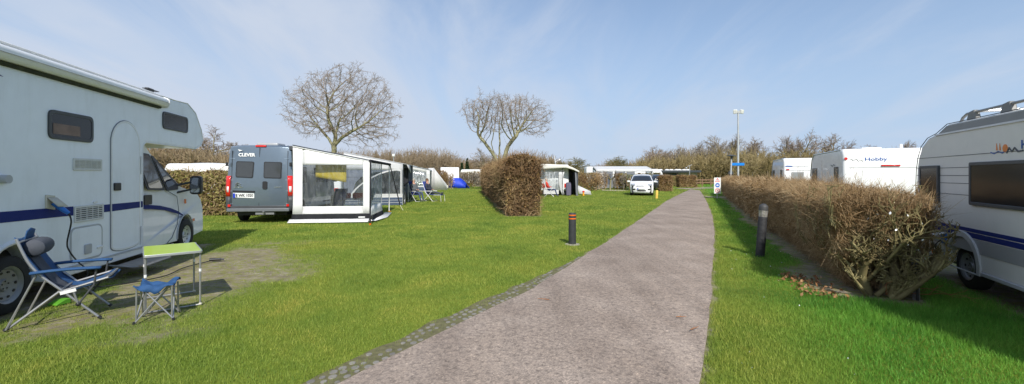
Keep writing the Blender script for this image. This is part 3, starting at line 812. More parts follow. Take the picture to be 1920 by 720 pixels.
def filler(n, px0, px1, Y0, Y1, sky_):
    def fn(k):
        px = px0+(px1-px0)*k[:, 0]; Y = Y0+(Y1-Y0)*k[:, 1]
        top = sky_(px)+(vnoise(px*.08, Y*.1, 8)-.5)*10; return (px-CX)/F*Y, Y, (H+(HY-top)*Y/F)*.82
    return n, fn
hill = twig_mat('hill_wood', (.21,.155,.10), (.28,.215,.14), (.34,.275,.19), .12)  # far woods' tones paled: a mild distance haze put into the colour
mid = twig_mat('mid_wood', (.20,.135,.08), (.27,.20,.115), (.33,.26,.16), .15)
sk1 = skyline([(200,300),(330,280),(420,285),(560,285),(640,282),(700,280),(760,277),(830,277),(862,292),(880,300)])
wood('woodland', 'bare brown wooded hillside behind the left hand caravans', hill, band(180, 872, 112, 135, sk1, 5, 2.6), filler(42000, 180, 872, 112, 135, sk1))
sk2 = skyline([(840,302),(900,292),(960,285),(1030,285),(1060,302),(1108,318),(1125,304),(1160,298),(1195,300),(1215,286),(1250,282),(1290,278),(1330,272)])
wood('woodland', 'bare brown wood in the middle distance behind the tents', mid, band(850, 1330, 100, 118, sk2, 4, 2.6), filler(26000, 850, 1330, 100, 118, sk2))
sk3 = skyline([(1180,300),(1240,292),(1290,288),(1330,278),(1400,276),(1450,282),(1520,276),(1600,282),(1800,285),(1990,285)])
wood('woodland', 'olive brown thicket of bare shrubs behind the right hand hedge and caravans', twig_mat('right_wood', (.20,.15,.065), (.28,.22,.10), (.36,.29,.16), .15), band(1200, 1960, 76, 92, sk3, 4, 2.2), filler(40000, 1190, 1960, 76, 92, sk3))
sk4 = skyline([(150,262),(290,268),(330,258),(380,272),(440,285)])
wood('woodland', 'dark brown bare shrubs behind the hedge beside the motorhome', mid, band(140, 470, 52, 60, sk4, 3, 1.6), filler(16000, 140, 470, 50, 60, sk4))

# ================================================================= HEDGES
def hedge(name, label, a, b, width, height, n, ln, r, m1, leafn=0, lsize=.05, m2=None, under=0., stems=0, seed=3, bulge=.12, upfrac=.2, cat='hedge', fray=0., hfn=None, group=None, endcut=0.):
    """clipped hedge between ground points a and b: bent twigs and dead leaves, thicker towards its outer skin"""
    a = Vector(a).to_2d(); b = Vector(b).to_2d(); d = (b-a); Ln = d.length; d.normalize(); nn = Vector((-d.y, d.x))
    rz = math.atan2(d.y, d.x); rng = np.random.default_rng(seed)
    t = thing(name, label, cat, (a.x, a.y, 0), rz, group)
    def pts(k, skin):
        u = rng.random(k); v = rng.random(k)*2-1; z = rng.random(k)
        w1 = rng.random(k)
        v = np.where(w1 < skin*.55, np.sign(v)*(1-np.abs(rng.normal(size=k))*.10), v)
        z = np.where((w1 >= skin*.55) & (w1 < skin*.85), 1-np.abs(rng.normal(size=k))*.07, z)
        u = np.where((w1 >= skin*.85) & (w1 < skin), np.where(rng.random(k) < .5, np.abs(rng.normal(size=k))*.15/Ln, 1-np.abs(rng.normal(size=k))*.15/Ln), u)
        z = np.clip(z, 0.0, 1); u = np.clip(u, 0, 1)
        x = u*Ln
        hw = width/2*(1-under*np.clip(1-z/.55, 0, 1)**1.3)*(1+bulge*(fbm(x*1.3, z*2.5+v, seed)-.5)*2)
        hh = height*(1+.05*(fbm(x*1.1, v, seed+3)-.5)*2)
        if hfn is not None: hh = hh*hfn(u)
        zz = z*hh*(1-.13*np.abs(v)**3)
        if endcut: x = np.where(x < 1.2, 1.2-(1.2-x)*(1-endcut*np.clip(1-zz/(.75*height), 0, 1)**.8), x)
        return np.stack([x+(fbm(zz*2, v*2, seed+9)-.5)*.25*np.where(u < .5, 1, -1), v*hw, zz], 1), v, z
    P, v, z = pts(n, .75)
    D = rng.normal(size=(n, 3)); D[:, 1] += v*.9; D[:, 2] += (z-.2)*1.1+.15; D /= np.linalg.norm(D, axis=1, keepdims=True)
    l = ln*(.4+rng.random(n))[:, None]
    up = rng.random(n) < upfrac; D[up, 2] += 1.2; D /= np.linalg.norm(D, axis=1, keepdims=True)
    P0 = P-D*l*.75; P0[:, 2] = np.maximum(P0[:, 2], .01)
    D2 = D+rng.normal(size=(n, 3))*.38; D3 = D2+rng.normal(size=(n, 3))*.4
    P1 = P0+D*l*.45; P2 = P1+D2*l*.35; P3 = P2+D3*l*(.22+fray*(rng.random(n)**4)[:, None])
    for q in (P1, P2, P3): q[:, 2] = np.maximum(q[:, 2], .01)
    R_ = r*(.4+1.2*rng.random(n)**2.5)
    S = np.concatenate([np.concatenate([P0, P1, R_[:, None], R_[:, None]*.85], 1), np.concatenate([P1, P2, R_[:, None]*.85, R_[:, None]*.6], 1), np.concatenate([P2, P3, R_[:, None]*.6, R_[:, None]*.3], 1)])
    V, Q = seg_arrays(S, 3); fastmesh('branches', V, Q, m1, t)
    if leafn:
        P, v, z = pts(leafn, .55); fastmesh('foliage', *leaf_arrays(P, lsize, rng), m2, t)
    if stems:
        S = []; rg = random.Random(seed)
        P_ = dict(levels=4, seg=[4,5,4,3], taper=[.6,.5,.45,.4], wob=[.12,.22,.26,.3], up=[.05,.12,.1,.05], kids=[5,4,3,0], start=[.1,.2,.2,0], ang=[.6,.7,.75,0], ratio=[.75,.6,.6,0], rr=[.6,.6,.6,0], rmin=.004)
        for i in range(stems):
            x = (i+.3+.4*rg.random())/stems*Ln; y = rg.uniform(-.12, .12)
            grow(S, rg, (x, y, 0), (rg.gauss(0,.25), rg.gauss(0,.3), 1), height*.42, rg.uniform(.02, .04), 0, P_)
        S = np.array(S)
        for o in (0, 3):
            S[:, o] = np.clip(S[:, o], -.08, Ln+.08); S[:, o+1] = np.clip(S[:, o+1], -width*.52, width*.52); S[:, o+2] = np.clip(S[:, o+2], 0, height*1.03)
        V, Q = seg_arrays(S[:, :8], 6); fastmesh('stems', V, Q, twig_mat('mossy_bark', (.11,.085,.04), (.20,.165,.075), (.31,.27,.13), 3.), t, True)
    return t
hb = twig_mat('hedge_twigs', (.17,.10,.045), (.34,.23,.12), (.56,.42,.25), 1.3)
hl = twig_mat('hedge_dead_leaf', (.15,.085,.03), (.24,.15,.055), (.34,.24,.10), 1.1)
hb2 = twig_mat('middle_hedge_twigs', (.14,.085,.045), (.27,.17,.09), (.42,.31,.16), .8)
hl2 = twig_mat('middle_hedge_leaf', (.14,.075,.032), (.24,.15,.062), (.34,.26,.10), .7)
hlg = twig_mat('green_tinged_leaf', (.12,.10,.03), (.19,.17,.05), (.28,.24,.09), .7)
# right hand clipped hedge along the lane
ra = HA+hn*.40; rbp = HB+hn*.40
split_u = 6.0; mid_p = ra+hd*split_u
hr = hedge('clipped_hedge', 'long clipped bare hedge right of the lane, its gnarled near end facing the camera', ra, ra+hd*7.0, 1.08, 1.46, 46000, .20, .0038, hb, 11000, .024, hl, under=.62, stems=20, endcut=.52, seed=5, fray=.7, upfrac=.25, bulge=.16)
# its far half belongs to the same hedge
P2 = hedge('clipped_hedge', 'x', ra+hd*7.0, rbp, 1.08, 1.47, 30000, .34, .010, hb, 16000, .06, hl, under=.4, seed=6, upfrac=.25)
for i, ch in enumerate([x for x in bpy.data.objects if x.parent == P2]):
    for v in (): pass
    ch.data.transform(Matrix.Translation((7.0, 0, 0))); ch.parent = hr
bpy.data.objects.remove(P2)
# gnarled stump and cut limbs at the near end
rg = random.Random(9); S = []
P_ = dict(levels=4, seg=[4,5,4,3], taper=[.55,.4,.45,.4], wob=[.2,.26,.28,.3], up=[.02,.05,.05,.03], kids=[6,5,4,0], start=[.1,.2,.2,0], ang=[.8,.8,.8,0], ratio=[.75,.6,.6,0], rr=[.6,.6,.6,0], rmin=.0045)
for x, y, dx, dy, r, l in [(.2,-.15,.1,-.25,.085,.6),(.28,.12,-.2,.35,.06,.55),(.12,-.35,-.55,-.7,.045,.55),(.15,-.5,-.35,-1.1,.04,.6),(.3,-.42,-.2,-.9,.035,.7),(.55,.1,.0,.5,.05,.6),(.1,.25,-.9,.3,.03,.45),(.1,-.1,-.9,-.2,.032,.4)]:
    grow(S, rg, (x, y, 0), (dx, dy, 1), l, r, 0, P_)
S = np.array(S)
for o in (0, 3):
    S[:, o] = np.clip(S[:, o], -.32, 2); S[:, o+1] = np.clip(S[:, o+1], -.60, .55); S[:, o+2] = np.clip(S[:, o+2], .0, 1.5)
    lo_ = .16+.55*np.clip(S[:, o+2]/.75, 0, 1); S[:, o+1] = np.clip(S[:, o+1], -lo_, lo_); S[:, o] = np.maximum(S[:, o], .42*(1-np.clip(S[:, o+2]/.7, 0, 1))-.25)
V, Q = seg_arrays(S[:, :8], 7); fastmesh('trunk', V, Q, MATS['mossy_bark'], hr, True)
S = []
for i in range(20):
    x = rg.random()**1.4*2.2; y = rg.uniform(-.3, .3); grow(S, rg, (x, y, rg.uniform(.2, .8)), (rg.gauss(-.35,.5), rg.gauss(0,.8), rg.uniform(.3, 1.2)), rg.uniform(.45, .8), rg.uniform(.010, .022), 0, dict(P_, kids=[4,4,3,0], rmin=.0035))
S = np.array(S)
for o in (0, 3):
    S[:, o] = np.clip(S[:, o], -.30, 3); S[:, o+1] = np.clip(S[:, o+1], -.62, .60); S[:, o+2] = np.clip(S[:, o+2], .02, 1.5)
    lo_ = .16+.55*np.clip(S[:, o+2]/.75, 0, 1); S[:, o+1] = np.clip(S[:, o+1], -lo_, lo_); S[:, o] = np.maximum(S[:, o], .42*(1-np.clip(S[:, o+2]/.7, 0, 1))-.25)
fastmesh('mossy_limbs', *seg_arrays(S[:, :8], 6), MATS['mossy_bark'], hr, True)
# the old stump the end limbs spring from
tm_ = MB()
def stumpf(u, v):
    a = u*2*math.pi; z = 1.0*v; r = (.125+.06*(1-v)**3+.03*v*v)*(1+.18*math.sin(a*3+v*2)+.10*math.sin(a*7+v*5))
    return (.52+r*math.cos(a)-.05*v, -.22+r*math.sin(a), z-.02)
tm_.grid(stumpf, 22, 10).build('stump', mat('stump_bark', (.20,.165,.10), .9, var=.45, scale=9, bump=.9, bscale=22), hr)
tm2 = MB()
def stumpg(u, v):
    a = u*2*math.pi; r = (.07+.03*(1-v)**3)*(1+.2*math.sin(a*3+1)); return (.75+r*math.cos(a)+.05*v, .12+r*math.sin(a)+.06*v, .9*v-.02)
tm2.grid(stumpg, 16, 8).build('stump', MATS['stump_bark'], hr)
# middle hedge
e0 = Vector(gp(946, 404)); e1 = Vector(gp(1019, 405)); f0 = Vector(gp(903, 360))
mc = (e0+e1)/2
hedge('clipped_hedge', 'tall russet brown clipped hedge standing alone in the middle of the lawn', mc, (mc.x-2.75, mc.y+25), 1.5, 2.47, 26000, .42, .011, hb2, 60000, .075, hl2, under=.15, stems=14, seed=12, bulge=.18, fray=.5)
# hedge behind the van
hedge('clipped_hedge', 'olive brown clipped hedge between the white motorhome and the grey van', (-24, 19.0), (-10.35, 17.9), 1.0, 1.8, 14000, .4, .012, hb, 34000, .09, hlg, under=.1, seed=14)
hedge('clipped_hedge', 'small square brown hedge just right of the white car', (gp(1236,358.5)[0]+.2, 44.5), (gp(1262,358.5)[0]-.1, 44.2), 1.2, 1.55, 2500, .4, .016, hb2, 6000, .10, hl, seed=16, group='short hedges beside the lane')
hedge('clipped_hedge', 'dark brown hedge block farther along the lane before the wooden fence', ((1271-CX)/F*58, 58), ((1303-CX)/F*58, 58), 1.2, 1.6, 2500, .4, .02, hb2, 6000, .13, hl2, seed=17, group='short hedges beside the lane')
hedge('clipped_hedge', 'green tinged low hedge in front of the flat roofed building', ((1248-CX)/F*64, 64), ((1275-CX)/F*64, 64), 1.0, 1.5, 1500, .4, .02, hb2, 4000, .13, hlg, seed=18, group='short hedges beside the lane')

# ragged shrubs in the middle distance
def shrub(label, px, pybase, pytop, wpx, seed, m=hb2, leaf=hl2, nl=900, name='bare_shrub', group=None):
    x, Y = gp(px, pybase); h = (pybase-pytop)*Y/F; wd = wpx*Y/F; rg = random.Random(seed); S = []
    P = dict(levels=4, seg=[3,4,3,2], taper=[.6,.5,.4,.4], wob=[.12,.2,.24,.28], up=[.05,.1,.06,.02], kids=[5,5,4,0], start=[.1,.2,.2,0], ang=[.5,.6,.7,0], ratio=[.8,.65,.6,0], rr=[.6,.6,.6,0], rmin=.010)
    for i in range(5): grow(S, rg, (rg.uniform(-.3,.3)*wd, rg.uniform(-.2,.2)*wd, 0), (rg.gauss(0,.3), rg.gauss(0,.3), 1), h*.4, .035, 0, P)
    S = np.array(S); S[:, [2,5]] *= h/S[:, 5].max(); 
    for o in (0, 1, 3, 4): S[:, o] = np.clip(S[:, o], -wd/2, wd/2)
    t = thing(name, label, 'shrub', (x, Y, 0), 0, group)
    fastmesh('branches', *seg_arrays(S[:, :8], 4), m, t)
    rng = np.random.default_rng(seed)
    if nl:
        P0 = np.stack([rng.normal(size=nl)*wd*.24, rng.normal(size=nl)*wd*.15, rng.random(nl)**.8*h*.95], 1); P0[:, 0] = np.clip(P0[:, 0], -wd*.5, wd*.5)
        fastmesh('foliage', *leaf_arrays(P0, .10, rng), leaf, t)
    return t
blos = twig_mat('blossom', (.30,.24,.16), (.55,.48,.40), (.75,.70,.66), 2.)
GS = 'ragged shrubs between the pitches'
shrub('ragged brown shrub in front of the white caravans, left of the blue tent', 822, 354, 317, 28, 61, hb2, hl2, 500, group=GS)
shrub('pale blossoming shrub beside the white caravan behind the blue tent', 840, 353.5, 322, 26, 62, hb, blos, 500, 'blossom_shrub', GS)
shrub('bare shrub just right of the blue tent', 872, 350, 321, 24, 63, pale, hl, 350, group=GS)
shrub('bare shrub second to the right of the blue tent', 888, 350, 319, 24, 64, pale, hl, 350, group=GS)
shrub('bare shrub in the gap just left of the tall middle hedge', 901, 350, 321, 22, 65, pale, blos, 250, group=GS)
shrub('brown shrub right of the tent with the satellite dish', 1098, 358, 322, 46, 66, hb2, hl, 900, group=GS)
shrub('white flecked shrub left of the grey windowed awnings', 1119, 357, 320, 18, 67, hb, blos, 260, 'blossom_shrub', GS)
shrub('pale twiggy shrub right of the grey windowed awnings', 1176, 356, 325, 26, 68, pale, hlg, 300, group=GS)
shrub('green leaved shrub partly behind the left side of the white car', 1188, 357, 326, 28, 69, hb, twig_mat('fresh_leaf', (.04,.08,.02), (.08,.13,.03), (.14,.18,.06)), 500, 'green_shrub', GS)
shrub('ragged shrub left of the dish tent, close behind the middle hedge', 1030, 356, 318, 26, 70, hb2, hl2, 300, group=GS)
shrub('light green shrub poking above the roofs left of the car', 1232, 352, 322, 20, 71, hb, hlg, 500, 'green_shrub', GS)
# pollarded little tree between the grey windows
x, Y = gp(1144, 355.5)
S = [(0,0,0,.05,0,1.1,.11,.09,0)]; rg = random.Random(4)
for az in np.linspace(0, 6.28, 8)[:-1]:
    grow(S, rg, (.05,0,1.1), (math.cos(az), math.sin(az)*.6, .75), .9, .05, 1, dict(SMALL, levels=4, kids=[0,5,4,0], rmin=.012, ratio=[.6,.5,.5,0]))
finish_tree('pollard_tree', S, 'small knobbly pollarded tree standing in front of the grey awning windows', x, Y, 2.3, 2.5)

for i, (px, py, top, wp, lf) in enumerate([(1108,356,322,22,hlg),(1128,355.5,322,18,blos),(1158,355.5,324,18,hl),(1168,355.5,323,20,hlg),(1200,354.5,324,18,hl),(1214,354,323,20,hlg)]):
    shrub(['olive twiggy shrub in the row just left of the white flecked shrub','pale blossoming shrub left of the pollarded tree','brown twiggy shrub just right of the pollarded tree','olive twiggy shrub second right of the pollarded tree','brown shrub directly behind the white car roof','olive shrub behind the right side of the white car'][i], px, py, top, wp, 80+i, hb if i % 2 else pale, lf, 800, group=GS)
for i, (px, py, top, wp, lf) in enumerate([(829,353.7,318,20,hl2),(853,349.6,326,18,hlg),(864,349.5,322,20,hl),(880,349.8,321,20,hlg),(896,349.6,320,18,hl)]):
    shrub(['dark brown shrub close behind the windbreak in the left row','olive shrub right behind the blue tent, left side','brown shrub right behind the blue tent, right side','olive shrub third to the right of the blue tent','tan shrub nearest to the left face of the middle hedge'][i], px, py, top, wp, 90+i, hb if i % 2 else hb2, lf, 900, group=GS)
# ================================================================= shared vehicle pieces
def wheel(par, x, y, r, w, rr, side, cap=silver, holes=10, hub=True):
    """wheel with its axle along y, outer face towards side (+1/-1)"""
    z = r; s = side
    prof = [(rr*.98, -w/2), (r*.9, -w/2), (r*.985, -w*.40), (r, -w*.3), (r, w*.3), (r*.985, w*.40), (r*.9, w/2), (rr*.98, w/2*.96)]
    o = MB().lathe(prof, 36, (x, y, z), 'y', True).build('wheel', rubber, par)
    f = s*w/2
    dp = [(0.001, f*.55), (rr*.28, f*.62), (rr*.34, f*.42), (rr*.55, f*.50), (rr*.80, f*.62), (rr*.86, f*.82), (rr*.99, f*.92), (rr*1.0, f*.99), (rr*1.02, f*.92), (rr*1.0, f*.3)]
    rim = MB().lathe(dp, 32, (x, y, z), 'y').build('rim', cap, o)
    mb = MB()
    for i in range(holes):
        g = 6.283*i/holes; c = Vector((x+rr*.68*math.cos(g), y+f*.57, z+rr*.68*math.sin(g)))
        k = 10; ring = []
        for j in range(k):
            q = 6.283*j/k; u = math.cos(q)*rr*.085; v = math.sin(q)*rr*.06
            ring.append((c.x+u*math.sin(g)+v*math.cos(g), c.y+s*.006, c.z-u*math.cos(g)+v*math.sin(g)))
        mb.add(ring+[(p[0], c.y-s*.02, p[2]) for p in ring], [tuple(range(k))]+[(j, k+j, k+(j+1) % k, (j+1) % k) for j in range(k)])
    if hub:
        for i in range(5):
            g = 6.283*i/5+.3; c = (x+rr*.2*math.cos(g), y+f*.6+s*.004, z+rr*.2*math.sin(g))
            mb.sphere(c, (rr*.045, .004, rr*.045), 8, 4)
    mb.build('vent_holes', black, o)
    return o
def framed_window(par, x0, z0, x1, z1, y, s, r=.06, fw=.035, name='window', fm=dark_grey, gm_=window_acryl, proud=.02):
    """window on a wall at y facing s: frame is the part, pane its sub-part"""
    o_ = rect(x0, z0, x1, z1, r, 5); i_ = rect(x0+fw, z0+fw, x1-fw, z1-fw, max(r-fw*.6, .01), 5)
    f = MB().ring(o_, i_, y-s*.01, y+s*proud).build(name, fm, par, bevel=.004)
    MB().prism(rect(x0+fw*.6, z0+fw*.6, x1-fw*.6, z1-fw*.6, max(r-fw*.4, .01), 5), y-s*.008, y+s*(proud-.006)).build('pane', gm_, f, bevel=.003)
    return f
def outline_groove(par, name, poly_o, w_, y, s, m, h=.004):
    """thin raised line following a polygon"""
    c = Vector((sum(p[0] for p in poly_o)/len(poly_o), sum(p[1] for p in poly_o)/len(poly_o)))
    k = len(poly_o); inn = []
    for i in range(k):
        a = Vector(poly_o[i-1]); b = Vector(poly_o[(i+1) % k]); t = (b-a).normalized(); n = Vector((-t.y, t.x))
        p = Vector(poly_o[i]); n = n if (c-p).dot(n) > 0 else -n; inn.append(tuple(p+n*w_))
    return MB().ring(poly_o, inn, y-s*.004, y+s*h).build(name, m, par)
groove = mat('seam_dark', (.10,.105,.11), .6)

# ================================================================= MOTORHOME
C0 = Plane(CA[0], CA[1], cd.x, cd.y)
cz = C0.sz
rzc = math.atan2(cd.y, cd.x)
MH = thing('motorhome', 'white alcove motorhome with a navy side stripe, parked on the left edge', 'motorhome', (CA[0], CA[1], 0), rzc)
W = 2.25; zb = .26; RT = 3.17
ax = cz(268, 300)[0]
nose = C0.many([(330,181),(352,194),(367,212),(378,244),(381,262),(377,273),(367,279)])
nose[0] = (nose[0][0], RT)
bot = [(ax+.10, nose[-1][1]-.0), (ax+.02, nose[-1][1]-.05), (ax, nose[-1][1]-.16)]
zu = nose[-1][1]
nose[-1] = (nose[-1][0], zu)
arch = [(0+.47*math.cos(a), .36+.47*math.sin(a)) for a in np.linspace(R(-12), R(192), 15)]
outl = [(-2.0, RT-.02)]+[(ax+.4, RT)]+nose+bot+[(ax, zb)]+[p for p in arch]+[(-2.0, zb)]
outl = [(-2.0, RT-.02), (0., RT)]+nose+bot+[(ax, zb)]+arch+[(-2.0, zb)]
body = MB().prism(outl, 0, W).build('living_body', camper_paint, MH, bevel=.035, seg=3)
MB().box(-.6, .6, .30, W-.3, .2, 1.0).box(-1.9, ax-.1, .2, W-.2, .2, .35).build('wheel_housing', black, MH)
# white edge trim along the alcove and behind the cab
tr = [(-1.99, RT-.0)]+[(0, RT+.01)]+[(p[0], p[1]) for p in nose]+bot+[(ax+.005, zb)]
MB().tube([(p[0], .012, p[1]) for p in tr], .017, 6).build('edge_trim', white_paint, MH)
MB().tube([(p[0], W-.012, p[1]) for p in tr], .017, 6).build('edge_trim', white_paint, MH)
MB().tube([(p[0], -.004, p[1]) for p in [(0+.49*math.cos(a), .36+.49*math.sin(a)) for a in np.linspace(R(-12), R(192), 20)]], .028, 8).build('wheel_arch_trim', white_paint, MH)
MB().box(.52, ax, -.012, .03, zb-.0, zb+.10).build('skirt_trim', white_paint, MH, bevel=.01)
MB().box(.52, ax, -.02, .02, zb+.10, zb+.125).build('skirt_ledge', grey_paint, MH)
# awning case under the roof edge
e = cz(302, 183)[0]
prof = bez_round([(0,2.945),(-.10,2.955),(-.135,3.03),(-.125,3.10),(-.05,3.135),(0,3.13)], .03, 3)
aw = MB().prism(prof, -2.0, e, 'x').build('awning_case', white_paint, MH)
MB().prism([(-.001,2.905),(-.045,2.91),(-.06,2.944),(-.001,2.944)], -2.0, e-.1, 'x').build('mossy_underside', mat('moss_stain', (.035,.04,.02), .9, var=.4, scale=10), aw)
MB().prism(bez_round([(.0,2.93),(-.11,2.94),(-.145,3.03),(-.135,3.11),(-.05,3.145),(.0,3.14)], .03, 3), e, e+.03, 'x').build('end_cap', white_paint, aw, bevel=.006)
MB().box(-2.0, e, -.139, -.131, 3.028, 3.034).build('case_seam', grey_paint, aw)
MB().box(.3, .9, .5, 1.2, RT, RT+.05).build('roof_hatch', dark_grey, MH, bevel=.01)
MB().box(2.9, 3.1, .04, .1, RT, RT+.09).box(2.86, 3.25, .02, .12, RT+.06, RT+.075).build('roof_fitting', dark_grey, MH, bevel=.01)
# windows
a = cz(89, 207); b = cz(173, 272); framed_window(MH, a[0], b[1]+.03, b[0], (a[1]+cz(173,217)[1])/2, 0, -1, .09, .045, gm_=window_acryl)
bl_ = [o for o in bpy.data.objects if o.parent == MH and o.name.startswith('window')][-1]
MB().box(a[0]+.07, b[0]-.28, -.0185, -.0155, b[1]+.10, b[1]+.24).build('window_blind', mat('blind_tan', (.20,.13,.10), .6, var=.3), bl_)
a = cz(304, 212); b = cz(351, 250); framed_window(MH, a[0], b[1], b[0], (a[1]+cz(351,217)[1])/2, 0, -1, .09, .04)
# vents
def vent(px0, py0, px1, py1):
    a = cz(px0, py0); b = cz(px1, py1); z0 = min(a[1], b[1]); z1 = max(a[1], b[1]); x0, x1 = a[0], b[0]
    f = MB().ring(rect(x0, z0, x1, z1, .02, 3), rect(x0+.03, z0+.03, x1-.03, z1-.03, .01, 3), 0, -.014).build('vent', mat('vent_plastic', (.62,.62,.60), .5), MH, bevel=.003)
    MB().box(x0+.02, x1-.02, -.006, .0, z0+.02, z1-.02).build('vent_back', mat('vent_shade', (.035,.035,.035), .8), f)
    m = MB(); k = 6
    for i in range(k):
        zc = z0+.03+(z1-z0-.06)*(i+.5)/k; m.obox(((x0+x1)/2, -.008, zc), (x1-x0-.05, .010, .013), (.5, 0, 0))
    for i in range(1, 5): m.box(x0+(x1-x0)*i/5-.006, x0+(x1-x0)*i/5+.006, -.014, -.004, z0+.03, z1-.03)
    m.build('louvres', mat('vent_plastic', (.62,.62,.60), .5), f)
vent(136, 296, 190, 320); vent(138, 387, 193, 410)
# door
d0, d1 = cz(207, 400)[0], cz(261, 400)[0]; dz0 = cz(235, 467)[1]; dz1 = cz(235, 227)[1]
k = 10; dp = [(d0, dz0+.1), (d0, dz1-.38)]+[((d0+d1)/2-(d1-d0)/2*math.cos(t), dz1-.38+.38*math.sin(t)) for t in np.linspace(.15, 3.0, 12)]+[(d1, dz1-.38), (d1, dz0+.1)]+[((d0+d1)/2+(d1-d0)/2*math.cos(t), dz0+.12-.12*math.sin(t)**.6) for t in np.linspace(.2, 2.94, 10)]
door = MB().prism(dp, .002, -.012).build('door', camper_paint, MH, bevel=.006)
outline_groove(door, 'door_seal', dp, -.012, 0, -1, mat('seal_grey', (.22,.23,.24), .6), .008)
outline_groove(door, 'door_edge_highlight', [(p[0], p[1]) for p in dp], .03, -.012, -1, white_paint, .004)
a = cz(211, 343); b = cz(223, 357); MB().prism(rect(a[0], b[1], b[0], a[1], .02), -.010, -.035).build('handle', black, door, bevel=.006)
for py in (310, 440): c_ = cz(266, py); MB().tube([(d1+.03, -.018, c_[1]-.16), (d1+.03, -.018, c_[1]+.16)], .014, 8).build('hinge', white_paint, door)
# service hatch
a = cz(133, 428); b = cz(189, 484)
hp = rect(a[0], b[1]+.06, b[0], a[1]-.02, .09, 5)
ht = MB().prism(hp, .002, -.012).build('hatch', camper_paint, MH, bevel=.005); outline_groove(ht, 'hatch_seal', hp, -.025, 0, -1, grey_paint, .01)
c_ = cz(162, 468); MB().prism(rect(c_[0]-.07, c_[1]-.06, c_[0]+.07, c_[1]+.08, .02), -.01, -.03).build('hatch_lock', grey_paint, ht, bevel=.004)
MB().box(c_[0]+.2, c_[0]+.34, -.028, -.01, c_[1]-.02, c_[1]+.01).build('hatch_catch', white_paint, ht, bevel=.004)
# navy stripe, tapering over the cab door
s0 = cz(0, 393); s1 = cz(0, 413); s2 = cz(194, 384); s3 = cz(194, 397); s4 = cz(264, 383); s5 = cz(264, 395)
zt, zl = 1.26, 1.13
stp = MB()
def band_(x0, x1, zt0, zb0, zt1, zb1): stp.prism([(x0, zb0), (x1, zb1), (x1, zt1), (x0, zt0)], .001, -.0045)
xs_ = [-2.0, cz(137,400)[0]]
zt0 = cz(0,393)[1]; zb0 = cz(0,414)[1]; zt1 = cz(137,387)[1]; zb1 = cz(137,404)[1]
band_(-2.0, xs_[1], zt0, zb0, zt1, zb1); stp.build('side_stripe', navy, MH); stp = MB()
a = cz(194, 384); b = cz(194, 398); c_ = cz(205, 383); band_(a[0], d0-.02, a[1], b[1], a[1], b[1]); stp.build('side_stripe', navy, MH); stp = MB(); band_(d1+.05, ax-.01, a[1], b[1], a[1]-.01, b[1]+.01)
stp.build('side_stripe', navy, MH)
MB().prism([(d0+.01, b[1]), (d1-.01, b[1]+.005), (d1-.01, a[1]-.005), (d0+.01, a[1])], -.011, -.0165).build('door_stripe', navy, door)
# small blue mark high at the left edge
x_, z_ = cz(3, 143); MB().prism([(x_-.12, z_+.04), (x_+.02, z_-.0), (x_-.05, z_+.0)], .001, -.004).build('blue_mark', navy, MH)
# power inlet
a = cz(84, 365); b = cz(112, 388)
pi = MB().prism([(a[0]+.0, b[1]-.0), (a[0]+.15, b[1]-.03), (a[0]+.15, a[1]-.02), (a[0], a[1])], .0, -.02).build('power_inlet', cream, MH, bevel=.006)
xm = a[0]+.09; zm = b[1]
MB().add([(xm-.08,-.02,zm+.14),(xm+.08,-.02,zm+.13),(xm+.10,-.13,zm+.01),(xm-.07,-.13,zm+.02)], [(0,1,2,3)]).build('inlet_flap', cream, pi, thick=.008)
MB().tube([(xm+.0,-.03,zm+.06),(xm+.03,-.12,zm-.03),(xm+.06,-.16,zm-.08)], [.028,.032,.024], 10).build('plug', plug_blue, pi)
g0 = cz(106, 402)
cp = [(xm+.06,-.16,zm-.08),(xm+.09,-.17,zm-.2),(xm+.10,-.12,.75),(xm+.16,-.11,.62),(xm+.3,-.12,.45),(xm+.42,-.16,.3),(xm+.46,-.2,.06),(xm+.9,-.55,.02),(xm+1.3,-.75,.02),(xm+2.0,-.75,.02)]
def smoothpath(pts, n=6):
    P = [Vector(p) for p in pts]; out = []
    for i in range(len(P)-1):
        a, b, c, d = P[max(i-1,0)], P[i], P[i+1], P[min(i+2,len(P)-1)]
        for j in range(n):
            t = j/n; out.append(.5*((2*b)+(c-a)*t+(2*a-5*b+4*c-d)*t*t+(3*b-a-3*c+d)*t**3))
    out.append(P[-1]); return out
MW = Matrix.Translation((CA[0], CA[1], 0))@Matrix.Rotation(rzc, 4, 'Z')
wp = [MW@Vector(p) for p in cp]
q = gp(395, 491); wp[-3:] = [Vector((*gp(300, 522), .02)), Vector((*gp(345, 504), .02)), Vector((q[0], q[1], .02))]
tag(MB().tube(smoothpath(wp), .009, 6).build('power_cable', cable_black), 'black power cable hanging from the motorhome inlet and trailing under the camping table', 'cable')
MB().sphere(MW@Vector((0,0,0)), .001, 3, 2)
cpl = MB().tube([(q[0]-.02, q[1], .04), (q[0]+.16, q[1]+.06, .04)], [.03,.026], 10).tube([(q[0]+.16, q[1]+.06, .04), (q[0]+.2, q[1]+.08, .035)], .018, 8).build('cable_coupling', black)
tag(cpl, 'black cable coupling lying on the soil right of the camping table', 'coupling')
# side lights and catches
x_, z_ = cz(177, 379); MB().prism(rect(x_-.04, z_-.015, x_+.04, z_+.015, .01), 0, -.02).build('awning_catch', white_paint, MH)
x_, z_ = cz(3, 336); MB().tube([(x_,0,z_), (x_,-.07,z_)], .05, 12).build('roof_clip', grey_paint, MH)
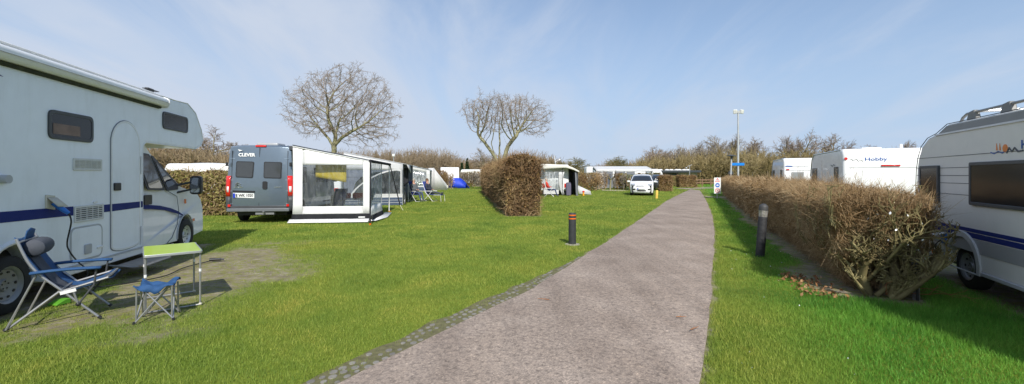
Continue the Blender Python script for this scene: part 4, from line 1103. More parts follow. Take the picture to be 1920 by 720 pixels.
# entrance step
a = cz(208, 495)[0]; b = cz(268, 490)[0]
MB().box(a, b, -.42, -.02, .17, .20).build('entrance_step', mat('step_tread', (.30,.27,.23), .8, var=.15), MH, bevel=.008)
MB().tube([(a-.05,.1,.24), (a-.03,-.3,.18), (a+.05,-.44,.18), (b-.05,-.44,.18), (b,-.3,.18), (b,.1,.24)], .014, 6).build('step_rail', silver, MH)
wheel(MH, 0, .17, .345, .22, .225, -1); wheel(MH, 0, W-.17, .345, .22, .225, 1)
# ---- cab
CM = W/2
def cabp(px, py, off=.10):
    pl = Plane(CA[0]-(-cd.y)*(-off)*1, CA[1]-cd.x*(-off)*0, cd.x, cd.y)
    return C0.sz(px, py)
fx = C0.sz(350, 472)[0]+.16; fr = .345
farch = [(fx+.43*math.cos(a), .35+.43*math.sin(a)) for a in np.linspace(R(-10), R(190), 14)]
wz = cabp(300, 288); hz = cabp(347, 350)
front = [(p[0]+.66, p[1]+.02) for p in C0.many([(362,366),(374,378),(380.5,391),(382.5,410),(383,432),(381,447)])]
front[-1] = (front[-1][0], .30)
cab = [(ax-.15, 2.35), (ax+.30, 2.36), (wz[0], wz[1]), hz]+front+farch[0:1]+farch[1:]+[(ax-.15, .30)]
nx_ = max(p[0] for p in front)
beltz = 1.32
def cdef(x, y, z):
    hy = (y-CM)/CM*.955                            # a little narrower than the living body
    tum = 1-.13*max(0, z-beltz)/1.0
    pl_ = max(0, (x-(fx-.5))/(nx_-fx+.5))
    xx = x-.22*pl_*abs(hy)**3.5
    w2 = tum*(1-.14*pl_*pl_)
    return (xx, CM+hy*CM*w2, z)
st_ = list(CM+CM*np.array([-1,-.99,-.93,-.8,-.5,0,.5,.8,.93,.99,1]))
cabo = MB().slab(cab, st_, lambda x, y, z: (lambda p: (p[0], p[1], p[2]))(cdef(x, y, z) if .02 < y < W-.02 else (cdef(x, y, z)[0], cdef(x, CM+(y-CM)*.995, z)[1], z))).build('cab', white_paint, MH, bevel=.02, angle=30)
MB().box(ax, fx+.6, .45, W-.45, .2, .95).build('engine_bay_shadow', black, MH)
def cy(x, z, off=0): return cdef(x, 0, z)[1]-off
def cpatch(poly, name, m, par, off=.006, t=.008):
    """a panel that follows the cab side"""
    P = [Vector((cdef(x, 0, z)[0], cy(x, z, off), z)) for x, z in poly]; k = len(P)
    v = [tuple(p) for p in P]+[(p.x, p.y+t+off, p.z) for p in P]
    return MB().add(v, [tuple(range(k)), tuple(range(2*k-1, k-1, -1))]+[(i, k+i, k+(i+1) % k, (i+1) % k) for i in range(k)]).build(name, m, par)
wp_ = bez_round(C0.many([(271,284),(297,289),(315,357),(283,356)]), .04, 3)
f_ = cpatch(wp_, 'cab_side_window', black, MH)
cpatch(bez_round(C0.many([(273.5,288),(295,292),(311,353),(286,352.5)]), .04, 3), 'pane', glass, f_, .012)
q_ = bez_round(C0.many([(299.5,291),(303,292),(341,346),(340,355),(319,358)]), .03, 3)
f_ = cpatch(q_, 'quarter_window', black, MH)
cpatch(bez_round(C0.many([(304,301),(335,345),(320,352)]), .02, 3), 'pane', glass, f_, .012)
# windscreen
wsn = MB(); P0, P1 = Vector(wz), Vector(hz); dd = (P1-P0).normalized(); nrm = Vector((-dd.y, dd.x)); 
if nrm.x < 0: nrm = -nrm
def wf(u, v):
    p = P0.lerp(P1, .06+.9*v)+nrm*.010; y = CM+CM*(-.86+1.72*u); q = cdef(p.x, y, p.y); return (q[0], q[1], q[2])
wsn.grid(wf, 12, 6).build('windscreen', glass, MH, thick=.01)
# cab door seam, handle, stripe swoosh, sill, lamps
for (nm, P) in (('door_seam', [(ax+.045,.36),(ax+.045,2.3)]), ('door_seam', C0.many([(283,474),(312,464),(328,445),(338,420),(341,395),(337,368),(318,357)]))):
    MB().tube([(cdef(x,0,z)[0], cy(x, z, .001), z) for x, z in P], .006, 5).build(nm, groove, MH)
a = cz(276, 366); b = cz(290, 383); cpatch(rect(a[0], b[1], b[0], a[1], .03), 'handle', black, MH, .012)
sw = C0.many([(265,383.5),(285,384),(305,385.5),(325,390),(340,396),(353,404)]); sw2 = C0.many([(353,404),(335,399.5),(315,394),(290,392),(265,392)])
cpatch(sw+sw2[1:], 'swoosh_stripe', navy, MH, .004)
cpatch(C0.many([(272,473),(330,456),(330,459),(272,478)]), 'sill', grey_paint, MH, .012)
MB().tube([(cdef(p[0],0,p[1])[0], cy(p[0], p[1], .004), p[1]) for p in [(fx+.45*math.cos(a), .35+.45*math.sin(a)) for a in np.linspace(R(-5), R(185), 20)]], .014, 6).build('front_arch_lip', grey_paint, MH)
x_, z_ = cz(355, 377); cpatch(rect(x_-.03, z_-.05, x_+.03, z_+.05, .02), 'side_repeater', orange_lens, MH, .015)
cpatch(C0.many([(370,410),(377,408),(377,413),(370,414)]), 'indicator', orange_lens, MH, .012)
hl_ = MB()
for s in (-1, 1):
    def hf(u, v, s=s):
        x = nx_-.02; y = CM+s*CM*(.55+.36*u); z = .84+.22*v; q = cdef(x, y, z); return (q[0]+.012-.06*v, q[1], z)
    MB().grid(hf, 5, 3).build('headlight', white_lens, MH, thick=.01)
MB().box(nx_-.35, nx_+.02, CM-.75, CM+.75, .3, .58).build('bumper', grey_paint, MH, bevel=.05, seg=3)
MB().box(nx_-.05, nx_+.035, CM-.45, CM+.45, .62, .78).build('grille', black, MH, bevel=.02)
# door mirrors
for s in (-1, 1):
    my = CM+s*(CM+.16); mx_, mz_ = cz(366, 350); mx_ = fx-.12; mz_ = 1.44
    mo = MB().prism(rect(my-.11, mz_-.21, my+.11, mz_+.19, .07, 4), mx_-.05, mx_+.08, 'x').build('mirror', black, MH, bevel=.03, seg=3)
    MB().prism(rect(my-.085, mz_-.17, my+.085, mz_+.15, .05, 4), mx_-.058, mx_-.048, 'x').build('mirror_glass', mat('mirror_glass', (.5,.52,.55), .05, metal=.9), mo)
    for dz in (-.09, .06): MB().tube([(mx_-.35, CM+s*CM*.9, mz_+dz-.08), (mx_, my-s*.05, mz_+dz)], .022, 8).build('mirror_arm', black, mo)
wheel(MH, fx, .16, .345, .2, .21, -1, mat('bright_hubcap', (.6,.6,.6), .35, metal=.3), 8); wheel(MH, fx, W-.16, .345, .2, .21, 1)
for o in [x for x in bpy.data.objects if x.parent == MH and x.name.startswith('mirror')][:0]: pass
MB().add([(fx-.1,-.05,.02)],[])

# ================================================================= NEAR RIGHT CARAVAN
V0 = Plane(VA[0], VA[1], vd.x, vd.y); vz = V0.sz
rzv = math.atan2(vd.y, vd.x)
grey_panel = mat('caravan_grey_panel', (.33,.33,.33), .42, var=.02, dirt=.10, dcol=(.25,.25,.24))
light_panel = mat('caravan_light_panel', (.72,.70,.65), .42, var=.02, dirt=.10, dcol=(.35,.35,.33))
CV = thing('caravan', 'light grey caravan with two dark windows and navy stripes at the right edge', 'caravan', (VA[0], VA[1], 0), rzv, 'touring caravans')
xf = vz(1718, 350)[0]
RC = 2.44
endp = V0.many([(1718,345),(1719,318),(1722,296),(1728,275),(1740,259),(1757,250),(1777,243)])
outc = [(-4.2, .30), (-4.45, .6), (-4.5, 1.5), (-4.3, 2.2), (-3.9, RC)]+[(endp[-1][0], RC)]+[p for p in reversed(endp[:-1])]
outc += [(xf, .9), (xf-.03, .45), (xf-.12, .32)]+[(.41*math.cos(a), .34+.41*math.sin(a)) for a in np.linspace(R(-5), R(185), 12)]
MB().prism(outc, 0, -2.3).build('body', light_panel, CV, bevel=.04, seg=3)
MB().box(-4.1, xf-.2, -.25, -2.1, .22, .9).build('chassis', black, CV)
MB().tube([(p[0], .006, p[1]) for p in outc[1:-14]], .006, 6).build('edge_trim', dark_grey, CV)
# grey roof band and its rail
zr = vz(1920, 222)[1]
rb = [(-4.2, zr), (vz(1748,258)[0], zr), (endp[-1][0], RC-.02), (-4.0, RC-.02)]
MB().prism([(-4.2, 2.31), (endp[-2][0]+.02, 2.28), (endp[-1][0]+.02, RC-.03), (-4.0, RC-.03)], .002, .008).build('roof_band', mat('band_grey', (.20,.205,.21), .4), CV)
MB().box(-4.2, endp[-2][0]+.05, .0, .016, 2.285, 2.31).build('awning_rail', alu, CV)
for z in (vz(1870,286)[1], vz(1780,314.5)[1], vz(1780,329)[1], vz(1780,343)[1], 1.36):
    MB().box(-4.4, xf-.03, .001, .004, z-.004, z+.004).build('panel_line', groove, CV)
zA = vz(1920,448)[1]; zB = vz(1920,458)[1]; zC = vz(1920,469)[1]; zD = vz(1920,501)[1]; xe = xf-.05
MB().box(-4.4, xe, .001, .007, zB+.012, zA).build('navy_stripe', navy, CV); MB().box(-4.4, xe, .001, .007, zC, zB).build('navy_stripe', navy, CV)
MB().prism([(-4.3, zD), (-.42, zD), (.42, zD+.02), (xe, zD+.02), (xe, zC-.012), (-4.4, zC-.012)], .001, .006).build('grey_band', grey_panel, CV)
MB().box(-4.2, -.52, -.01, .03, .28, .335).build('skirt_trim', grey_paint, CV, bevel=.01); MB().box(.5, xe, -.01, .03, .28, .335).build('skirt_trim', grey_paint, CV, bevel=.01)
MB().ring([(.50*math.cos(a), .34+.50*math.sin(a)) for a in np.linspace(R(-8), R(188), 20)]+[(0,.0)][:0], [(.41*math.cos(a), .34+.41*math.sin(a)) for a in np.linspace(R(-8), R(188), 20)], -.0, .03).build('wheel_arch_trim', mat('arch_white', (.50,.50,.49), .45), CV, bevel=.008)
wheel(CV, 0, -.14, .32, .19, .2, 1, holes=8); wheel(CV, 0, -2.16, .32, .19, .2, -1, holes=8)
a = vz(1763, 310); b = vz(1728, 376); framed_window(CV, a[0], b[1]+.0, min(b[0], xf-.09), a[1], 0, 1, .03, .045, proud=.035)
a = vz(1822, 303); zt_ = vz(1920,303)[1]; zb_ = vz(1822, 384)[1]; framed_window(CV, -1.55, zb_, a[0], zt_+.02, 0, 1, .03, .045, proud=.035)
framed_window(CV, -3.9, 1.2, -2.4, 1.83, 0, 1, .03, .045, proud=.035)
# roof rails
x1 = vz(1782, 240)[0]
for yy in (-.12, -2.18):
    rl = MB().tube([(x1+.02, yy, RC-.02), (x1-.06, yy, RC+.07), (x1-.18, yy, RC+.115), (-3.6, yy, RC+.115), (-3.75, yy, RC)], .020, 8).build('roof_rail', mat('rail_grey', (.28,.28,.28), .4, metal=.4), CV)
    for xx in (x1-.35, x1-1.15, x1-2.0, x1-2.9):
        MB().prism([(xx-.13, RC-.01), (xx+.13, RC-.01), (xx+.07, RC+.13), (xx-.07, RC+.15)], yy-.035, yy+.035).build('rail_foot', mat('rail_foot', (.17,.17,.16), .5), rl, bevel=.015)
for xx in (x1-.5, x1-1.7): MB().tube([(xx, -.12, RC+.115), (xx, -2.18, RC+.115)], .02, 8).build('roof_bar', alu, CV)
# power flap, orange marker, hatch
x_, z_ = vz(1772, 447)
pf = MB().prism(rect(x_-.08, z_-.08, x_+.08, z_+.09, .01), .0, .025).build('power_inlet', plug_blue, CV, bevel=.004)
MB().add([(x_-.09,.02,z_+.10),(x_+.09,.02,z_+.10),(x_+.10,.16,z_+.04),(x_-.09,.16,z_+.05)], [(0,1,2,3)]).build('inlet_flap', white_paint, pf, thick=.014)
x_, z_ = vz(1753, 471); MB().tube([(x_,0,z_), (x_,.03,z_)], .035, 12).build('side_marker', orange_lens, CV)
hx_ = vz(1752, 440)[0]; outline_groove(CV, 'hatch', rect(hx_, .47, hx_+.5, zC-.05, .04), .012, .006, 1, white_paint, .004)
# printed mountains, sun and lettering
pr_o = mat('print_orange', (.75,.22,.03), .5); pr_b = mat('print_blue', (.03,.10,.35), .5); pr_g = mat('print_dark', (.06,.07,.08), .5)
Lg = lambda px, py: vz(px, py)
def strip(pts, w, name, m, par, y=.002, y2=.005):
    P = [Vector(p) for p in pts]; v = []
    for i, p in enumerate(P):
        t = (P[min(i+1, len(P)-1)]-P[max(i-1, 0)]).normalized(); n = Vector((-t.y, t.x)); k = w[i] if isinstance(w, list) else w
        v += [(p.x-n.x*k, p.y-n.y*k), (p.x+n.x*k, p.y+n.y*k)]
    mb = MB()
    for i in range(len(P)-1):
        mb.prism([v[2*i], v[2*i+2], v[2*i+3], v[2*i+1]], y, y2)
    return mb.build(name, m, par)
em = strip([Lg(*p) for p in [(1858,286),(1865,288),(1872,284),(1880,287),(1886,283)]], .008, 'printed_emblem', pr_b, CV)
c_ = Lg(1885, 278); MB().lathe([(0.001,.0),(.05,.0),(.05,.005),(.001,.005)], 20, (c_[0], .0, c_[1]), 'y').build('printed_sun', pr_o, em)
strip([Lg(*p) for p in [(1888,287),(1893,277),(1898,284),(1903,277),(1910,284),(1919,282)]], .011, 'printed_mountain', pr_g, em, .002, .007)
for px in (1869, 1875): p = Lg(px, 276); MB().prism([(p[0], p[1]+.05), (p[0]-.022, p[1]-.04), (p[0]+.008, p[1]-.04)], .001, .005).build('printed_sail', pr_o, em)
x_, z_ = Lg(1912, 272); text('lettering', 'Hobby', .14, (x_-.22, .004, z_), 'left', pr_b, CV, 1.0, .004)
# cable from the inlet to the ground
MV = Matrix.Translation((VA[0], VA[1], 0))@Matrix.Rotation(rzv, 4, 'Z')
x_, z_ = vz(1772, 447)
tag(MB().tube(smoothpath([MV@Vector(p) for p in [(x_,.05,z_-.03),(x_+.02,.10,z_-.1),(x_+.03,.10,.4),(x_+.04,.12,.03),(x_+.2,.35,.012),(x_+.5,.45,.012)]]), .009, 6).build('power_cable', cable_black), 'black power cable hanging from the blue plug on the near caravan', 'cable')
for xx in (-2.8, 1.0): MB().tube([(xx, -.5, .4), (xx+.15, -.5, .01)], .03, 6).box(xx+.08, xx+.24, -.58, -.42, 0, .02).build('corner_steady', alu, CV)
# ================================================================= GREY VAN
va = math.atan2(.9925, -.122); vO = Vector(((485.5-CX)/F*14.8, 14.8, 0))
vfd = Vector((-.122, .9925)); vrt = Vector((.9925, .122))
PR = Plane(vO.x, vO.y, vrt.x, vrt.y)                         # rear face: sz gives distance to the right and height
def rz_(px, py): t, z = PR.sz(px, py); return (-t, z)         # local (y, z)
VN = thing('camper_van', 'blue grey panel camper van seen from behind, beside the white awning', 'van', vO, va)
vp = mat('van_paint', (.17,.215,.26), .28, metal=.55, var=.02, coat=.7)
Ht = 2.68; hw = 1.08
prof_v = [(.03,.42),(.0,.6),(.0,1.3),(.05,2.3),(.10,Ht-.06),(.2,Ht),(4.3,Ht),(4.55,Ht-.08),(5.15,1.65),(5.75,1.35),(5.95,1.05),(6.0,.6),(5.9,.35),(5.35,.35)]+[(4.95+.4*math.cos(a), .36+.4*math.sin(a)) for a in np.linspace(0, math.pi, 8)]+[(4.5,.38),(1.45,.38)]+[(1.0+.4*math.cos(a), .36+.4*math.sin(a)) for a in np.linspace(0, math.pi, 8)]+[(.55,.42)]
def vdef(x, y, z):
    s = y/hw; k = 1-.085*max(0, (z-1.05)/1.57)**1.3
    if z < .6: k *= .985
    rear = max(0, 1-x/.35)
    xx = x+.10*rear*abs(s)**6; fr_ = max(0, (x-4.6)/1.4); xx -= .45*fr_*abs(s)**3
    k *= 1-.12*fr_*fr_
    if z > Ht-.01: k *= .97
    return (xx, y*k, z+(-.035*abs(s)**4 if z > Ht-.1 else 0))
MB().slab(prof_v, list(hw*np.array([-1,-.985,-.9,-.6,0,.6,.9,.985,1])), vdef).build('body', vp, VN, bevel=.03, seg=3, angle=32)
MB().box(.3, 5.6, -.8, .8, .25, .9).build('underbody', black, VN)
for x in (1.0, 4.95):
    for s in (-1, 1): wheel(VN, x, s*.92, .345, .2, .21, s, holes=6)
for s in (-1, 1): MB().lathe([(.2,-.1),(.345,-.1),(.345,.1),(.2,.1)], 20, (1.0, s*.92, .345), 'y').build('mud_flap', black, VN) if False else None
def rp(poly, name, m, par, d=.012, x=.0, n=1):
    """panel lying on the rear face; y,z polygon"""
    k = len(poly); v = []
    for off in (-d, .02):
        for y, z in poly:
            xb = 0 if z < 1.3 else .05*(z-1.3)
            v.append((vdef(xb, y, z)[0]+off+x, y, z))
    return MB().add(v, [tuple(range(k)), tuple(range(2*k-1, k-1, -1))]+[(i, k+i, k+(i+1) % k, (i+1) % k) for i in range(k)]).build(name, m, par)
def RP(*pts): return [rz_(*p) for p in pts]
for q in ([(442,302),(476,303),(474,334),(441,332.5)], [(494,303),(528,304),(527,335),(494,334)]):
    P = RP(*q); f = rp(bez_round(P, .06, 4), 'rear_window', black, VN, .012)
    c = Vector((sum(p[0] for p in P)/4, sum(p[1] for p in P)/4)); rp(bez_round([tuple(c+(Vector(p)-c)*.9) for p in P], .05, 4), 'pane', mat('rear_glass', (.045,.048,.05), .12, coat=.5, spec=.6, bump=.01, bscale=2), f, .018)
yc = rz_(485.5, 340)[0]
rp([(yc-.006,.52),(yc+.006,.52),(yc+.006,Ht-.1),(yc-.006,Ht-.1)], 'door_seam', black, VN, .006)
for yy in (rz_(433,300)[0], rz_(538,300)[0]): rp([(yy-.006,.52),(yy+.006,.52),(yy+.006,Ht-.2),(yy-.006,Ht-.2)], 'door_seam', black, VN, .006)
for py in (297, 337.5, 358, 382):
    z = rz_(485, py)[1]; rp([(-.94,z-.008),(.94,z-.008),(.94,z+.008),(-.94,z+.008)], 'crease_highlight', mat('van_paint_light', (.34,.42,.50), .3, metal=.5, coat=.6), VN, .008)  # paler strips paint in the highlights along the rear door creases
for s in (-1, 1):
    y1 = .985*hw; zt, zb_ = 1.62, .92
    def lf(u, v, s=s):
        z = zb_+(zt-zb_)*v; y = s*hw*(.86+.14*u); x = .10*abs(y/hw)**6; k = vdef(0, hw, z)[1]/hw; return (x-.02+.0*u, y*k*1.005, z)
    tl_ = MB().grid(lf, 4, 4).build('tail_light', red_lens, VN, thick=.04)
    def lf2(u, v, s=s):
        z = 1.06+.2*v; y = s*hw*(.90+.07*u); k = vdef(0, hw, z)[1]/hw; return (.10*abs(y/hw)**6-.045, y*k, z)
    MB().grid(lf2, 3, 2).build('reversing_lens', white_lens, tl_, thick=.008)
    MB().box(-.03, .02, s*.94-.04, s*.94+.04, .57, .65).build('reflector', red_lens, VN)
    def cf(u, v, s=s):
        z = .42+.5*v; y = s*hw*(.88+.13*u); return (.10*min(1, abs(y/hw))**6-.02, y*.985, z)
    MB().grid(cf, 3, 3).build('bumper_corner', dark_grey, VN, thick=.05)
MB().box(-.09, .06, -1.0, 1.0, .40, .52).build('bumper', mat('bumper_grey', (.13,.14,.15), .5), VN, bevel=.025, seg=3)
MB().box(-.03, .25, -.9, .9, .52, .60).build('bumper_top', dark_grey, VN, bevel=.01)
MB().tube([(0,-.2,.38),(-.12,-.2,.36),(-.14,-.2,.42)], .03, 8).box(-.03,.1,-.5,.1,.3,.38).build('tow_bar', silver, VN)
P = RP((437,361.5),(477,362.5),(477,371.5),(437,370)); pl = rp(P, 'number_plate', plate_white, VN, .02)
ycp = (P[0][0]+P[1][0])/2; zcp = (P[0][1]+P[2][1])/2; w_ = abs(P[0][0]-P[1][0])
rp([(ycp+w_/2,zcp-.075),(ycp+w_/2-.07,zcp-.075),(ycp+w_/2-.07,zcp+.075),(ycp+w_/2,zcp+.075)], 'plate_band', mat('plate_blue', (.01,.04,.45), .4), pl, .024)
text('plate_number', 'E WK 1020', .125, (-.023, ycp-.03, zcp), 'rear', ink, pl, .95, .002)
P = RP((436,357),(478,358),(478,361),(436,360.5)); rp(P, 'plate_lamp_strip', black, VN, .03)
y_, z_ = rz_(462, 286); z_ = 2.33
text('lettering', 'CLEVER', .155, (.055-.03, y_, z_), 'rear', mat('print_white', (.8,.8,.8), .5), VN, 1.0, .006)
c_ = rz_(447, 283); MB().prism([(c_[0]+.02, c_[1]+.06), (c_[0]-.12, c_[1]+.02), (c_[0]-.02, c_[1]-.01)], .02, .03, 'x').build('printed_mark', MATS['print_white'], VN)
chrome = mat('chrome', (.75,.75,.75), .15, metal=.9)
y_, z_ = rz_(447, 343)
bd = MB()
for dz in (0, -.065): bd.tube([(-.018, y_+.09, z_+dz-.05), (-.022, y_, z_+dz+.02), (-.018, y_-.09, z_+dz-.05)], .014, 6)
bd.build('emblem', chrome, VN)
text('lettering', 'CITROËN', .05, (-.016, y_, z_-.15), 'rear', chrome, VN, 1.3, .001)
y_, z_ = rz_(522, 351); text('lettering', 'JUMPER', .055, (-.016, y_, z_), 'rear', chrome, VN, 1.3, .001)
y_, z_ = rz_(497, 347); rp(bez_round([(y_-.075,z_-.14),(y_+.075,z_-.14),(y_+.075,z_+.13),(y_-.075,z_+.13)], .05, 4), 'handle', black, VN, .03)
MB().box(.08, .16, -.2, .14, Ht-.07, Ht-.005).build('third_brake_light', red_lens, VN, bevel=.01).location = (-.02, -.0, 0)
for s, ys_ in ((1, 1.02), (-1, -1.02)):
    MB().box(-.03, .05, ys_-.03, ys_+.03, 1.95, 2.08).build('door_hinge', black, VN, bevel=.01)
    MB().tube([(.3, s*.82, Ht-.02), (5.0-1.0, s*.82, Ht-.02)], .02, 6).build('roof_rail', dark_grey, VN)
MB().box(.5, 1.2, -.42, .3, Ht-.01, Ht+.11).build('roof_vent', mat('smoked_dome', (.35,.36,.37), .3), VN, bevel=.05, seg=3)
MB().box(.1, 4.6, -1.10, -.93, 2.50, 2.66).build('awning_case', dark_grey, VN, bevel=.03)
# sides: windows, mirror
for s in (-1, 1):
    for x0, x1_ in ((.5,1.5),(2.6,3.6)): framed_window(VN, x0, 1.35, x1_, 1.95, s*(hw-.045), s, .08, .03, 'side_window')
    MB().prism([(4.0,1.35),(4.95,1.38),(4.72,1.72),(4.45,2.1),(4.0,2.1)], s*(hw-.07), s*(hw+.0)).build('cab_side_window', glass, VN, bevel=.01)
    MB().prism(rect(s*(hw+.06), 1.35, s*(hw+.26), 1.78, .05), 4.55, 4.68, 'x').build('mirror', black, VN, bevel=.03)
    MB().obox((4.6, s*(hw+.0), 1.42), (.1,.2,.05)).build('mirror_arm', black, VN)

# ================================================================= VAN AWNING
canvas_w = mat('white_canvas', (.84,.84,.83), .75, trans=.18, var=.04, scale=2, bump=.25, bscale=2.2)
canvas_g = mat('grey_canvas', (.20,.21,.23), .75, var=.06, scale=3, bump=.2, bscale=3)
canvas_k = mat('charcoal_canvas', (.022,.023,.026), .8, spec=.1, var=.15, scale=4, bump=.3, bscale=3)
pvc = pvc_mat('clear_pvc', opac=.06); pvc2 = pvc_mat('clear_pvc_side', opac=.38)
AW = thing('awning_tent', 'white van awning with a big clear window, black lower band and storm poles', 'awning', vO, va, 'awning tents')
yi, yo = -1.10, -3.66; LA = 4.3
def az_(t): return 2.60+(2.10-2.60)*t               # roof height from van (0) to eave (1)
def ax_(y): return -.02
# front facing wall built as panels around the window
win = RP((562,309),(680,312),(678,388.5),(560,383))
wy0, wy1 = -1.42, -3.44; wz0, wz1 = .56, 2.0
def wallp(poly, name, m, par, x=0., t=.012):
    return MB().prism(poly, x, x+t, 'x').build(name, m, par)
def slope(y): return az_((yi-y)/(yi-yo))
wall = MB()
def belly(y, z): return -.10*max(0, (.45-z))/.45-.02*math.sin((y-yi)/(yo-yi)*math.pi)*math.sin(min(1, z/2.2)*math.pi)+.012*math.sin(y*7+z*2)
def cell(mb, y0, y1, z0f, z1f, n=8, m_=6):
    def fn(u, v):
        y = y0+(y1-y0)*u; z = z0f(y)+(z1f(y)-z0f(y))*v; return (belly(y, z), y, z)
    mb.grid(fn, n, m_)
cell(wall, yi, wy0, lambda y: .30, slope); cell(wall, wy0, wy1, lambda y: min(wz1+.0, slope(y)-.12), slope, 10)
cell(wall, wy1, yo, lambda y: .30, slope); cell(wall, wy0, wy1, lambda y: .30, lambda y: wz0, 10)
wall.build('front_wall', canvas_w, AW, thick=.006)
mb = MB(); cell(mb, wy0, wy1, lambda y: wz0, lambda y: min(wz1, slope(y)-.12), 14, 10); mb.build('window', pvc, AW)
mb = MB(); cell(mb, yi+.02, yo, lambda y: .10, lambda y: .30, 12, 3); mb.build('lower_band', canvas_k, AW, thick=.006)
MB().grid(lambda u, v: (-.08-.22*v+.02*math.sin(u*9), yi+.08+(yo-yi-.08)*u, .10*(1-v)+.03), 16, 3).build('mud_skirt', canvas_w, AW, thick=.004)
MB().prism([(-3.3,.16),(-3.52,.16),(-3.52,.2),(-3.3,.2)], -.10, -.085, 'x').build('maker_tag', canvas_w, AW)
MB().grid(lambda u, v: (v*LA, yi+(yo-yi)*u, slope(yi+(yo-yi)*u)+.02-.04*math.sin(u*math.pi)*math.sin(v*math.pi)), 8, 8).build('roof', mat('opaque_roof_canvas', (.60,.60,.60), .75), AW, thick=.006)
MB().tube([(0.0, yi, 2.64), (.0, yo, 2.13)], .028, 8).build('rafter', white_paint, AW)
MB().tube([(-.04, yi, 2.68), (-.04, yo, 2.17)], .014, 6).build('edge_piping', dark_grey, AW)
MB().tube([(LA, yi, 2.64), (LA, yo, 2.13)], .02, 8).build('rafter', white_paint, AW)
MB().tube([(-.03, yo-.03, 2.14), (LA+.05, yo-.03, 2.12)], .055, 10).build('eave_roll', canvas_k, AW)
xp = 2.35
MB().grid(lambda u, v: (u*xp, yo-.01-.05*(1-v)*0+.02*math.sin(v*3)*math.sin(u*3.1), .55+(1.55)*v), 6, 6).build('side_window', pvc2, AW)
MB().grid(lambda u, v: (u*xp, yo-.04*(1-v), .22+.33*v), 6, 2).build('side_wall_lower', canvas_w, AW, thick=.006)
MB().grid(lambda u, v: (u*xp, yo-.10+.06*v, .02+.20*v), 6, 2).build('side_band', canvas_k, AW, thick=.006)
MB().add([(-.2, yo+.05, .06), (3.3, yo+.0, .06), (3.2, yo-.28, .05), (1.2, yo-.42, .05), (-.1, yo-.22, .05)], [(0,1,2,3,4)]).build('ground_flap', canvas_w, AW, thick=.006)
MB().box(xp-.01, xp+.01, yo-.015, yo+.015, .5, 2.1).build('panel_hem', canvas_w, AW)
MB().tube([(0, yo, 0), (0, yo, 2.1)], .022, 8).build('pole', white_paint, AW)
MB().tube([(LA, yo, 0), (LA, yo, 2.1)], .022, 8).build('pole', white_paint, AW)
a = gp(694, 422); lo = Vector((a[0], a[1], 0))-vO; lo = lo.to_2d(); l1 = lo.dot(vfd); l2 = -lo.dot(vrt)
MB().tube([(0.0, yo-.03, 2.12), (l1, l2, .03)], .028, 8).build('storm_pole', canvas_k, AW)
MB().tube([(l1, l2, .0), (l1, l2, .06)], .035, 8).build('pole_foot', orange_lens, AW)
a = gp(750, 394); lo = Vector((a[0], a[1], 0))-vO; lo = lo.to_2d(); l3 = lo.dot(vfd); l4 = -lo.dot(vrt)
MB().tube([(LA, yo-.03, 2.12), (l3, l4, .25)], .024, 8).build('storm_pole', canvas_k, AW)
MB().tube([(l3, l4, .25), (l3-.1, l4-.15, .0)], .01, 6).build('peg_rope', cream, AW)
for (x, y) in ((0, yo), (LA, yo)): MB().box(x-.05, x+.05, y-.08, y+.02, 0, .03).build('pole_foot', orange_lens, AW)
# yellow cloth, folding chair, bags and box inside
VM = Matrix.Translation(vO)@Matrix.Rotation(va, 4, 'Z')
t = MB().grid(lambda u, v: (.30+.25*v*0+.02*math.sin(u*6), -1.75-1.05*u, 2.2-.10*u-(.62+.1*u)*v), 8, 6).build('hanging_cloth', mat('yellow_cloth', (.62,.46,.03), .8, var=.1, bump=.2, bscale=6), None, thick=.01)
t.matrix_world = VM; t.data.transform(Matrix.Translation((0,0,0))); tag(t, 'yellow cloth hanging at the top of the awning window', 'cloth')
def folding_chair(loc, rz, label, fab, cat='chair', group='folding chairs inside the van awning'):
    t = thing('folding_chair', label, cat, loc, rz, group)
    MB().grid(lambda u, v: (-.22+.44*u, -.25+.5*v, .45-.03*math.sin(u*3.14)), 4, 4).build('seat', fab, t, thick=.02)
    MB().grid(lambda u, v: (-.22-.25*u, -.25+.5*v, .47+.65*u), 5, 4).build('backrest', fab, t, thick=.02)
    for s in (-1, 1):
        MB().tube([(-.48, s*.27, 1.13), (-.22, s*.27, .46), (.3, s*.27, .0)], .012, 6).build('leg', alu, t)
        MB().tube([(-.34, s*.27, .0), (.22, s*.27, .46)], .012, 6).build('leg', alu, t)
        MB().tube([(-.33, s*.29, .70), (.22, s*.29, .68)], .02, 6).build('armrest', black, t)
    return t
folding_chair(VM@Vector((1.3, -2.1, 0)), va+2.8, 'dark blue folding chair seen through the clear awning window', mat('chair_navy', (.02,.04,.16), .8))
folding_chair(VM@Vector((1.9, -3.0, 0)), va+2.2, 'grey folding chair right of the blue one behind the awning window', grey_fabric)
t = thing('folding_table', 'small white folding table inside the van awning', 'table', VM@Vector((2.4, -2.4, 0)), va)
MB().box(-.3, .3, -.45, .45, .68, .71).build('tabletop', white_paint, t, bevel=.008)
for x in (-.25, .25):
    for y in (-.4, .4): MB().tube([(x, y, 0), (x, y, .68)], .012, 6).build('leg', alu, t)
for k, (lx, ly) in enumerate(((2.35, -2.75), (2.35, -2.25))):
    o = MB().box(-.14, .14, -.2, .2, 0, .22).build('storage_box', mat('red_box', (.55,.02,.02), .5), None, bevel=.05, seg=3); o.matrix_world = Matrix.Translation(VM@Vector((lx, ly, .712)))@Matrix.Rotation(va, 4, 'Z')
    tag(o, ['right one of the two red boxes on the white table in the awning', 'left one of the two red boxes on the white table in the awning'][k], 'box', 'red boxes in the awning')
